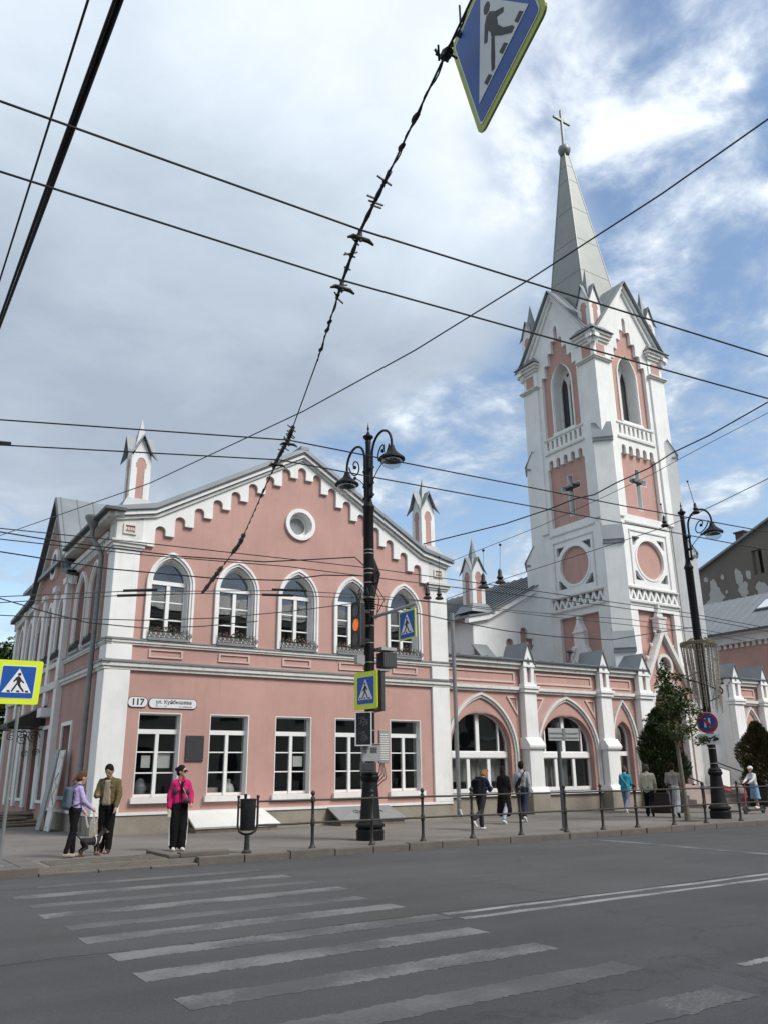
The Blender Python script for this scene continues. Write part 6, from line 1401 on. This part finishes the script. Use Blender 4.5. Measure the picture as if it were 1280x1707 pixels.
def person(label, x, y, yaw, H=1.70, skin='skin', legs=((4, 4), (-4, 4)), arms=((5, 10, 8), (5, 10, 8)), lean=0, bow=0, turn=0, top=None, coat=None, bottom=None, shoes='c_white', hair=('h_dark', 'short'), female=False, skirt=None, stripe=None, hood=False, coat_len=.0, group=None, tops_open=None, loosel=1.0):
    """yaw: facing angle (0 = +X, 90 = +Y). legs: (hip swing forward, knee bend) left, right. arms: (swing forward, elbow bend, out) left, right"""
    t = thing('person', label, 'person', (x, y, 0), group)
    K = H / 1.72; ca, sa = cos(radians(yaw)), sin(radians(yaw))
    def Wd(p): return Vector((x + (p[0] * ca - p[1] * sa) * K, y + (p[0] * sa + p[1] * ca) * K, p[2] * K))
    sw, hw = (.152, .082) if female else (.185, .088)
    hipz = .90
    def legpts(s, hp, kb, z):
        h = Vector((0, s * hw, z)); a = radians(hp); kn = h + Vector((sin(a), 0, -cos(a))) * .42; c = a - radians(kb); an = kn + Vector((sin(c), 0, -cos(c))) * .41
        return h, kn, an, c
    low = min(legpts(s, *l, hipz)[2].z - (.085 if abs(l[1]) < 40 else .10) for s, l in ((1, legs[0]), (-1, legs[1])))
    dz = -low; hz = hipz + dz
    La = radians(lean)
    def T(p): p = Vector(p); q = Vector((p.x, p.y, p.z - hipz)); return Vector((q.x * cos(La) + q.z * sin(La), q.y, hz + q.z * cos(La) - q.x * sin(La)))
    nk = T((0, 0, 1.44)); hb = radians(bow)
    hc0 = T((.025 + .13 * sin(hb), 0, 1.475 + .13 * cos(hb)))
    tb = radians(turn)
    body = MB(); g_top = MB(); g_coat = MB(); g_bot = MB()
    def cap(mb, a, ra, b_, rb, s=12): mb.caps(Wd(a), ra * K, Wd(b_), rb * K, s)
    def hd(px, py, pz):
        px, py, pz = px * 1.06, py * 1.06, pz * 1.06        # head local -> body local
        q = Vector((px, py, pz)); q = Vector((q.x * cos(hb) + q.z * sin(hb), q.y, -q.x * sin(hb) + q.z * cos(hb))); q = Vector((q.x * cos(tb) - q.y * sin(tb), q.x * sin(tb) + q.y * cos(tb), q.z)); return hc0 + q
    R3 = Matrix.Rotation(radians(yaw), 3, 'Z') @ Matrix.Rotation(tb, 3, 'Z') @ Matrix.Rotation(hb, 3, 'Y')
    # torso, neck, head
    for p0, r0, p1, r1 in (((0, .05, .98), .095, (0, .05, 1.15), .085), ((0, -.05, .98), .095, (0, -.05, 1.15), .085), ((0, .055, 1.15), .085, (.0, .065, 1.31), .085), ((0, -.055, 1.15), .085, (.0, -.065, 1.31), .085), ((0, sw - .05, 1.36), .045, (0, -(sw - .05), 1.36), .045)): cap(body, T(p0), r0, T(p1), r1)
    cap(body, T((-.005, 0, 1.38)), .062, hd(-.015, 0, -.06), .052)
    body.ell(Wd(hd(0, 0, .015)), (.099 * K, .080 * K, .118 * K), 18, 12, R3)
    cap(body, hd(.035, 0, -.05), .058, hd(.055, 0, -.085), .038)
    cap(body, hd(.090, 0, .015), .012, hd(.104, 0, -.022), .016, 8)
    cap(body, hd(.080, .02, -.058), .014, hd(.080, -.02, -.058), .014, 8)
    for s in (1, -1): body.ell(Wd(hd(-.005, s * .078, -.005)), (.022 * K, .012 * K, .034 * K), 8, 6, R3)
    # legs
    sh = []
    for s, l in ((1, legs[0]), (-1, legs[1])):
        h, kn, an, c = legpts(s, *l, hz)
        cap(body, h, .085, kn, .056); cap(body, kn, .054, an, .040); body.ell(Wd(kn.lerp(an, .35)), .050 * K, 10, 7)
        ft = radians(0) if an.z < .12 else -max(0, radians(l[1] - l[0]) * .8)
        toe = an + Vector((cos(ft) * .17, s * .015, sin(ft) * .17 - .055)); heel = an + Vector((-.045 * cos(ft) - .05 * sin(-ft), 0, -.055 - .0)); cap(body, an + Vector((0, 0, -.03)), .036, toe, .028)
        m = MB(); cap(m, heel + Vector((.01, 0, .012)), .040, toe + Vector((-.02, 0, .0)), .038); cap(m, an + Vector((0, 0, -.035)), .048, toe + Vector((-.05, 0, .01)), .036)
        lo = heel.z if an.z < .12 else -9
        if lo > -9:
            for v in m.V: v.z = max(v.z, .004)
        sh.append(m)
        # trousers
        lo_r = .062 * loosel if bottom else 0
        cap(g_bot, h + Vector((0, 0, .02)), .100 * (1 + .05 * (loosel - 1)), kn, .076 * loosel); cap(g_bot, kn, .074 * loosel, an + Vector((0, 0, .02)), lo_r or .05)
    cap(g_bot, T((0, .045, .96)), .125, Vector((0, .05, hz - .02)), .112); cap(g_bot, T((0, -.045, .96)), .125, Vector((0, -.05, hz - .02)), .112)
    # arms and hands
    hands = []
    for s, (swg, el, outw) in ((1, arms[0]), (-1, arms[1])):
        so_ = T((0, s * sw, 1.385)); a = radians(swg); o = radians(outw)
        d1 = Vector((sin(a) * cos(o), s * sin(o), -cos(a) * cos(o))); eb = so_ + d1 * .285; a2 = a + radians(el); inn = radians(el) * .35
        d2 = Vector((sin(a2) * cos(inn), -s * sin(inn) + s * sin(o) * .5, -cos(a2) * cos(inn))).normalized(); wr = eb + d2 * .25
        cap(body, so_ + Vector((0, 0, -.02)), .044, eb, .036); cap(body, eb, .036, wr, .026)
        side = Vector((0, 1, 0)).cross(d2).normalized(); lat = d2.cross(side).normalized()
        pc = wr + d2 * .05; cap(body, wr + d2 * .01 + side * .0, .026, pc + d2 * .02, .032)
        for fi, (offs, L) in enumerate(((-.027, .066), (-.009, .076), (.009, .072), (.027, .056))):
            f0 = pc + d2 * .03 + side * offs; f1 = f0 + d2 * L * .55 + lat * (-s * .006); f2 = f1 + (d2 * .75 - lat * s * .6).normalized() * L * .5
            body.tube([Wd(f0), Wd(f1), Wd(f2)], [.0095 * K, .009 * K, .007 * K], 6)
        th0 = wr + d2 * .035 + side * -.028; body.tube([Wd(th0), Wd(th0 + (d2 * .6 - side * .75).normalized() * .035), Wd(th0 + (d2 * .9 - side * .55).normalized() * .065)], [.012 * K, .0105 * K, .008 * K], 6)
        hands.append(Wd(pc + d2 * .05))
        for mb, r, cut in ((g_top, 1.0, tops_open), (g_coat, 1.14, None)):
            e1, e2 = .060 * r, .044 * r
            cap(mb, so_ + d1 * .01 + Vector((0, -s * .01, -.006)), .064 * r, eb, e1); 
            if cut != 'short': cap(mb, eb, e1 * .98, wr - d2 * .015, e2)
    for mb, g in ((g_top, -.006), (g_coat, .010)):
        zb = .93 if mb is g_top else .93 - coat_len
        for s in (1, -1):
            cap(mb, T((0, s * .055, zb + .06)), .118 + g, T((0, s * .055, 1.14)), .110 + g); cap(mb, T((0, s * .06, 1.14)), .110 + g, T((.0, s * .078, 1.32)), .115 + g)
        [cap(mb, T((0, s * (sw - .03), 1.365)), .062 + g * .6, T((0, s * .05, 1.40)), .066 + g * .5) for s in (1, -1)]
        cap(mb, T((0, 0, 1.36)), .085 + g * .5, T((-.005, 0, 1.43)), .070 + g * .4)
        if female:
            for s in (1, -1): mb.ell(Wd(T((.072, s * .065, 1.24))), (.076 + g * .6) * K, 12, 8)
    if coat_len > .2:
        cap(g_coat, T((0, 0, 1.0)), .16, Vector((0, 0, hz - coat_len + .1)), .19)
        for s in (1, -1): cap(g_coat, T((0, s * .06, .98)), .13, Vector((-.02, s * .10, hz - coat_len + .05)), .15)
    body.build('body', skin, t, voxel=.011 * K, smooth_it=2)
    for m in sh: m.build('shoe', shoes, t, voxel=.011, smooth_it=2)
    if skirt:
        q = MB(); 
        for s in (1, -1): cap(q, T((0, s * .05, .97)), .125, Vector((0, s * .075, hz - .45)), .14); cap(q, Vector((0, s * .075, hz - .45)), .14, Vector((0, s * .10, hz - skirt)), .135)
        for v in q.V: v.z = max(v.z, hz * K - skirt * K - .04)
        q.build('wide_trousers' if bottom == skirt else 'skirt', bottom, t, voxel=.014, smooth_it=4)
    elif bottom: folds(g_bot.build('trousers', bottom, t, voxel=.013, smooth_it=3), .020)
    if top: folds(g_top.build('shirt', top, t, voxel=.013, smooth_it=3), .012 if coat else .022)
    if coat: folds(g_coat.build('jacket', coat, t, voxel=.014, smooth_it=3), .026)
    # hair
    hm, hs = hair; q = MB()
    q.ell(Wd(hd(-.016, 0, .038)), (.106 * K, .090 * K, .110 * K), 16, 10, R3); q.ell(Wd(hd(-.045, 0, -.005)), (.077 * K, .087 * K, .096 * K), 14, 9, R3)
    if hs == 'bun': q.ell(Wd(hd(-.12, 0, .05)), .045 * K, 10, 7)
    if hs == 'tail': cap(q, hd(-.10, 0, .03), .035, hd(-.15, 0, -.12), .020)
    if hs == 'long': cap(q, hd(-.05, 0, .0), .088, hd(-.075, 0, -.24), .070)
    if hs == 'messy':
        r_ = random.Random(5)
        for _ in range(16): a_ = r_.uniform(0, 6.28); cap(q, hd(.05 * cos(a_) - .02, .06 * sin(a_), .06), .03, hd(.10 * cos(a_) - .03, .11 * sin(a_), r_.uniform(.0, .14)), .010, 6)
    if hs != 'cap': q.build('hair', hm, t, voxel=.011, smooth_it=1)
    q = MB()
    for s in (1, -1): q.ell(Wd(hd(.082, s * .030, .012)), (.012 * K, .013 * K, .009 * K), 8, 6, R3)
    q.build('eyes', 'c_black', t)
    q = MB(); cap(q, hd(.083, .022, -.060), .006, hd(.083, -.022, -.060), .006, 6); q.build('mouth', 'c_brown', t)
    return dict(t=t, Wd=Wd, T=T, hd=hd, R3=R3, hands=hands, K=K, cap=cap, hz=hz)
# --- couple with dog
p = person('woman in a lilac sweatshirt and black leggings holding the leash of the small dog', 4.22, 18.15, 8, 1.62, female=True, legs=((6, 4), (-6, 8)), arms=((12, 28, 6), (18, 35, 6)), bow=18, lean=2, top='c_lilac', bottom='c_black', shoes='c_beige', hair=('h_brown', 'tail'), loosel=.86)
lady = p
def backpack(p, name, m, label, dx=-.20, z0=1.02, z1=1.34, w=.13, d=.07):
    T, Wd = p['T'], p['Wd']; t = thing('backpack', label, 'backpack', Wd(T((dx, 0, 1.2)))); q = MB()
    q.caps(Wd(T((dx, w * .55, z0))), d, Wd(T((dx, w * .55, z1))), d * .9); q.caps(Wd(T((dx, -w * .55, z0))), d, Wd(T((dx, -w * .55, z1))), d * .9); q.caps(Wd(T((dx, -w * .5, z0))), d, Wd(T((dx, w * .5, z0))), d); q.caps(Wd(T((dx, -w * .4, z1))), d * .9, Wd(T((dx, w * .4, z1))), d * .9)
    q.build('bag', m, t, voxel=.012)
    for s in (1, -1):
        q = MB(); q.tube([Wd(T((dx + .05, s * .09, z1 + .02))), Wd(T((-.07, s * .10, 1.475))), Wd(T((.04, s * .11, 1.455))), Wd(T((.135, s * .115, 1.33))), Wd(T((.12, s * .13, 1.16))), Wd(T((-.02, s * .175, 1.05))), Wd(T((dx + .03, s * .11, z0)))], .016, 6); q.build('strap', m, t, smooth=True)
backpack(p, 'backpack', 'c_bluegrey', 'slate blue backpack on the back of the woman in lilac')
m_ = person('man in an open olive jacket and black trousers looking down at the dog', 5.02, 18.72, 235, 1.77, 'skin_tan', legs=((2, 2), (-2, 3)), arms=((8, 18, 10), (14, 75, 8)), bow=30, top='c_beige', coat='c_olive', bottom='c_black', shoes='c_brown', hair=('h_dark', 'short'), loosel=1.12)
T, Wd = m_['T'], m_['Wd']
q = MB(); [q.caps(Wd(T((.090, sg * .050, .95))), .052, Wd(T((.088, sg * .030, 1.37))), .046) for sg in (1, -1)]; q.caps(Wd(T((.09, 0, .95))), .052, Wd(T((.092, 0, 1.36))), .048); q.build('sweater_front', 'c_beige', m_['t'], voxel=.010)
q = MB()
for s in (1, -1): q.caps(Wd(T((.04, s * .09, 1.44))), .022, Wd(T((.115, s * .06, 1.37))), .02)
q.build('collar', 'c_olive', m_['t'], voxel=.010)
q = MB(); q.ell(Wd(T((.145, .10, 1.30))), (.012, .016, .010), 8, 5); q.build('badge', 'c_white', m_['t'])
# small black dog with a pale harness
mat('dog_black', (0.012, 0.011, 0.011), .8, bump=.6, bscale=60); mat('dog_tan', (0.25, 0.13, 0.07), .8, bump=.5, bscale=60)
dg = thing('dog', 'small black and tan dog in a pale harness standing between the couple', 'dog', (4.62, 18.25, 0)); b = MB()
ang = radians(12); D = lambda px, py, pz: Vector((4.62 + px * cos(ang) - py * sin(ang), 18.25 + px * sin(ang) + py * cos(ang), pz))
b.caps(D(-.16, 0, .285), .072, D(.0, 0, .275), .070); b.caps(D(.0, 0, .275), .070, D(.13, 0, .285), .092); b.caps(D(.13, 0, .26), .085, D(.16, 0, .31), .07)
b.caps(D(.16, 0, .33), .060, D(.235, 0, .44), .048); b.ell(D(.265, 0, .465), (.062, .052, .055)); b.caps(D(.295, 0, .455), .036, D(.365, 0, .44), .022)
for s in (1, -1):
    b.caps(D(.245, s * .038, .50), .020, D(.23, s * .062, .565), .007, 6)
    b.caps(D(.135, s * .055, .27), .040, D(.125, s * .06, .16), .026); b.caps(D(.125, s * .06, .16), .024, D(.14, s * .06, .03), .017); b.caps(D(.14, s * .06, .022), .019, D(.17, s * .06, .018), .016)
    b.caps(D(-.15, s * .05, .27), .058, D(-.11, s * .06, .17), .036); b.caps(D(-.11, s * .06, .17), .034, D(-.205, s * .06, .115), .019); b.caps(D(-.205, s * .06, .115), .018, D(-.185, s * .06, .03), .016); b.caps(D(-.185, s * .06, .022), .018, D(-.155, s * .06, .018), .015)
b.caps(D(-.21, 0, .32), .020, D(-.31, 0, .40), .010, 6); b.caps(D(-.31, 0, .40), .010, D(-.33, 0, .47), .006, 6)
b.build('body', 'dog_black', dg, voxel=.008, smooth_it=2)
b = MB()
for s in (1, -1): b.ell(D(.14, s * .062, .05), (.030, .026, .045), 8, 6); b.ell(D(-.18, s * .062, .05), (.026, .024, .045), 8, 6); b.ell(D(.315, s * .026, .440), (.034, .016, .018), 8, 6); b.ell(D(.285, s * .03, .495), (.010, .010, .008), 6, 5)
b.ell(D(.20, 0, .27), (.03, .05, .05), 10, 7); b.build('tan_marking', 'dog_tan', dg)
b = MB(); b.ell(D(.372, 0, .445), .012, 8, 6)
for s in (1, -1): b.ell(D(.308, s * .034, .482), .009, 8, 6)
b.build('nose_and_eyes', 'rubber', dg)
b = MB(); ring = lambda x0, r, tilt: [D(x0 + tilt * sin(a), r * cos(a), .285 + r * sin(a)) for a in [2 * pi * k / 16 for k in range(17)]]
b.tube(ring(.07, .094, .0), .010, 5); b.tube(ring(.16, .095, .05), .010, 5); b.tube([D(.07, 0, .382), D(.18, 0, .385)], .010, 5); b.build('harness', 'c_white', dg)
hl, hr = lady['hands']
def catn(a, c, sag, n=12): a = Vector(a); c = Vector(c); return [a.lerp(c, i / n) - Vector((0, 0, sag * 4 * (i / n) * (1 - i / n))) for i in range(n + 1)]
b = MB(); b.tube(catn(hr, D(.10, 0, .39), .16), .010, 5); b.tube(catn(hl, hr - Vector((-.08, 0, .12)), .25), .010, 5); b.tube(catn(hl, hr, .30), .010, 5); tag(b.build('dog_leash', 'c_white', None, loc=hr), 'pale looped dog leash hanging from the hands of the woman in lilac', 'leash')
# --- woman in magenta
p = person('woman in a magenta and grey track jacket, sunglasses and black side stripe trousers', 6.42, 18.18, 262, 1.72, 'skin', female=True, legs=((2, 2), (-2, 2)), arms=((12, 40, 14), (-2, 12, 14)), turn=52, top='c_black', coat='c_magenta', bottom='c_black', shoes='c_white', hair=('h_dark', 'bun'), loosel=1.42)
T, Wd, hd, K = p['T'], p['Wd'], p['hd'], p['K']; q = MB()
for s in (1, -1): q.ell(Wd(T((.092, s * .13, 1.20))), (.044, .055, .075), 14, 9, Matrix.Rotation(radians(262 + s * 25), 3, 'Z'))
q.build('grey_panel', 'c_charcoal', p['t'], smooth=True)
q = MB(); q.caps(Wd(T((.155, .0, .98))), .012, Wd(T((.152, .0, 1.38))), .03); q.build('open_front', 'c_black', p['t'], voxel=.010)
q = MB()
for s in (1, -1): q.tube([Wd(T((.0, s * .175, .93))), Wd((.0, s * .195, p['hz'] - .42)), Wd((.0, s * .178, p['hz'] - .80))], .013, 5)
q.build('side_stripe', 'c_white', p['t'])
q = MB(); q.caps(Wd(hd(.088, .032, .015)), .026, Wd(hd(.088, -.032, .015)), .026, 8); q.tube([Wd(hd(.075, .06, .018)), Wd(hd(.0, .085, .018))], .006, 4); q.tube([Wd(hd(.075, -.06, .018)), Wd(hd(.0, -.085, .018))], .006, 4); q.build('sunglasses', 'c_black', p['t'])
q = MB()
for s in (1, -1): q.caps(Wd(T((.0, s * .07, 1.45))), .028, Wd(T((.10, s * .06, 1.41))), .024)
q.build('collar', 'c_magenta', p['t'], voxel=.010)
b = MB(); h = p['hands'][1]; b.box(h.x - .035, h.x + .04, h.y - .05, h.y - .035, h.z - .09, h.z + .05); tag(b.build('phone', 'c_cream', None, loc=h, bevel=.006), 'pale phone in the hand of the woman in magenta', 'phone')
bagt = thing('shoulder_bag', 'small black crossbody bag at the hip of the woman in magenta', 'bag', Wd(T((.14, .14, 1.02)))); q = MB(); q.caps(Wd(T((.17, .10, 1.0))), .06, Wd(T((.15, .18, 1.02))), .065); q.build('bag', 'c_charcoal', bagt, voxel=.012)
q = MB(); q.tube([Wd(T((.18, .12, 1.05))), Wd(T((.19, .05, 1.2))), Wd(T((.12, -.06, 1.40))), Wd(T((.02, -.09, 1.46)))], .010, 5); q.build('strap', 'c_grey', bagt)
# --- walkers by the arcade
p = person('walker in a navy jacket with messy blond hair, head bent over a phone', 15.45, 18.95, 12, 1.62, legs=((10, 6), (-18, 42)), arms=((22, 80, 6), (22, 80, 6)), lean=8, bow=38, top='c_navy', coat='c_navy', bottom='c_darkgrey', shoes='c_white', hair=('h_blond', 'messy'), loosel=1.05)
T, Wd = p['T'], p['Wd']
q = MB(); q.caps(Wd(T((-.12, .09, 1.42))), .07, Wd(T((-.12, -.09, 1.42))), .07); q.build('hood', 'c_navy', p['t'], voxel=.013)
q = MB()
for z in (1.02, 1.18): q.tube([Wd(T((.165 * cos(a) - .0, .20 * sin(a), z))) for a in [pi * k / 12 - pi / 2 for k in range(13)]], .010, 5)
q.build('pale_stripe', 'c_paleblue', p['t'])
backpack(p, 'backpack', 'c_black', 'black backpack on the walker in navy', dx=-.24, z0=1.0, z1=1.32, w=.16, d=.09)
h = p['hands'][1]; b = MB(); b.box(h.x - .02, h.x + .06, h.y - .02, h.y + .0, h.z - .02, h.z + .12); tag(b.build('phone', 'c_black', None, loc=h, bevel=.005), 'dark phone held by the walker in navy', 'phone')
p = person('woman with long dark hair in a long black coat walking away past the arcade', 17.72, 20.6, 30, 1.70, female=True, legs=((16, 6), (-14, 20)), arms=((8, 20, 5), (0, 14, 6)), top='c_black', coat='c_black', bottom='c_paleblue', shoes='c_white', hair=('h_dark', 'long'), coat_len=.58)
p = person('tall man in a grey shirt and dark jeans walking away with a black sling bag', 18.72, 20.85, 40, 1.84, legs=((12, 5), (-16, 26)), arms=((6, 14, 8), (-12, 14, 8)), top='c_grey', bottom='c_jean', shoes='c_white', hair=('h_dark', 'short'), loosel=1.1)
T, Wd = p['T'], p['Wd']; sb = thing('sling_bag', 'black sling bag across the back of the tall man in grey', 'bag', Wd(T((-.18, .06, 1.15)))); q = MB(); q.caps(Wd(T((-.175, .12, 1.0))), .075, Wd(T((-.165, .03, 1.22))), .055); q.build('bag', 'c_black', sb, voxel=.012)
q = MB(); q.tube([Wd(T((-.17, .0, 1.26))), Wd(T((-.125, -.10, 1.42))), Wd(T((-.03, -.12, 1.475))), Wd(T((.10, -.09, 1.40)))], .016, 6); q.build('strap', 'c_black', sb)
p = person('woman in a bright turquoise jacket and blue jeans walking by the slim window', 24.75, 21.9, 25, 1.68, female=True, legs=((14, 8), (-16, 34)), arms=((10, 60, 8), (14, 60, 8)), lean=4, bow=14, top='c_turq', coat='c_turq', bottom='c_denim2', shoes='c_white', hair=('h_grey', 'short'), coat_len=.12)
T, Wd = p['T'], p['Wd']; q = MB(); q.tube([Wd(T((-.06, .15, 1.46))), Wd(T((-.155, .06, 1.30))), Wd(T((-.165, -.05, 1.15))), Wd(T((-.13, -.14, 1.0)))], .014, 5); q.build('bag_strap', 'c_paleblue', p['t'])
p = person('person in a loose cream jacket and black trousers walking away', 24.05, 20.25, 38, 1.72, legs=((12, 6), (-14, 30)), arms=((4, 14, 10), (8, 24, 10)), top='c_cream', coat='c_cream', bottom='c_black', shoes='c_black', hair=('h_grey', 'short'), loosel=1.15, coat_len=.10)
p = person('person in a taupe shirt and pale printed trousers walking away behind the maple trunk', 24.35, 19.4, 35, 1.74, 'skin_tan', legs=((8, 4), (-12, 22)), arms=((4, 12, 8), (10, 30, 8)), top='c_taupe', bottom='c_print', shoes='c_black', hair=('h_auburn', 'short'), loosel=1.2, tops_open='short')
T, Wd = p['T'], p['Wd']; hb_ = thing('handbag', 'dark handbag hanging at the left hip of the person in the taupe shirt', 'bag', Wd(T((0, .25, .95)))); q = MB(); q.caps(Wd(T((-.08, .24, .95))), .06, Wd(T((.10, .24, .95))), .06); q.build('bag', 'c_black', hb_, voxel=.012)
# --- scooter rider
p = person('girl in a white cap and patterned blue dress riding a scooter at the right edge', 28.25, 18.95, 178, 1.45, female=True, legs=((4, 8), (-8, 10)), arms=((42, 22, 4), (42, 22, 4)), lean=6, top='c_white', bottom='c_skyblue', shoes='c_white', hair=('h_dark', 'long'), skirt=.48)
for o in p['t'].children: o.location.z += .17
hd, Wd, T = p['hd'], p['Wd'], p['T']; up = Vector((0, 0, .17))
q = MB(); q.ell(Wd(hd(-.012, 0, .05)) + up, (.10, .095, .085), 14, 9, p['R3']); q.caps(Wd(hd(.06, .05, .055)) + up, .03, Wd(hd(.13, .0, .03)) + up, .02); q.caps(Wd(hd(.06, -.05, .055)) + up, .03, Wd(hd(.13, .0, .03)) + up, .02); q.build('cap', 'c_white', p['t'], voxel=.011)
sc_ = thing('kick_scooter', 'dark electric kick scooter with a red stem under the girl in the white cap', 'scooter', (28.1, 18.95, 0)); X, Y = 28.1, 18.95
b = MB(); b.box(X - .36, X + .46, Y - .08, Y + .08, .10, .165); b.caps((X - .36, Y, .13), .05, (X - .50, Y, .26), .04); b.build('deck', 'sign_back', sc_, bevel=.01)
b = MB(); b.tube([(X - .50, Y, .2), (X - .40, Y, 1.02)], .024, 8); b.build('stem', 'c_red', sc_, smooth=True)
b = MB(); b.tube([(X - .40, Y - .24, 1.02), (X - .40, Y + .24, 1.02)], .018, 8); b.build('handlebar', 'rubber', sc_, smooth=True)
for xx in (X - .54, X + .50):
    b = MB(); b.lathe([(.06, -.02), (.09, -.028), (.115, -.018), (.12, 0), (.115, .018), (.09, .028), (.06, .02)], (0, 0, 0), 20); b.V = [Vector((xx + v.x, Y + v.z, .12 + v.y)) for v in b.V]; wo = b.build('wheel', 'rubber', sc_, smooth=True)
    b = MB(); b.lathe([(.061, -.015), (.061, .015)], (0, 0, 0), 14); b.V = [Vector((xx + v.x, Y + v.z, .12 + v.y)) for v in b.V]; b.build('hub', 'band_metal', wo)
    b = MB(); b.band(Frame3((xx, Y - .04, .12), (1, 0, 0), (0, 0, 1), (0, -1, 0)), circ(0, 0, .15, 10, .2, pi - .2, True), circ(0, 0, .14, 10, .2, pi - .2, True), -.08, 0); b.build('mudguard', 'sign_back', sc_)
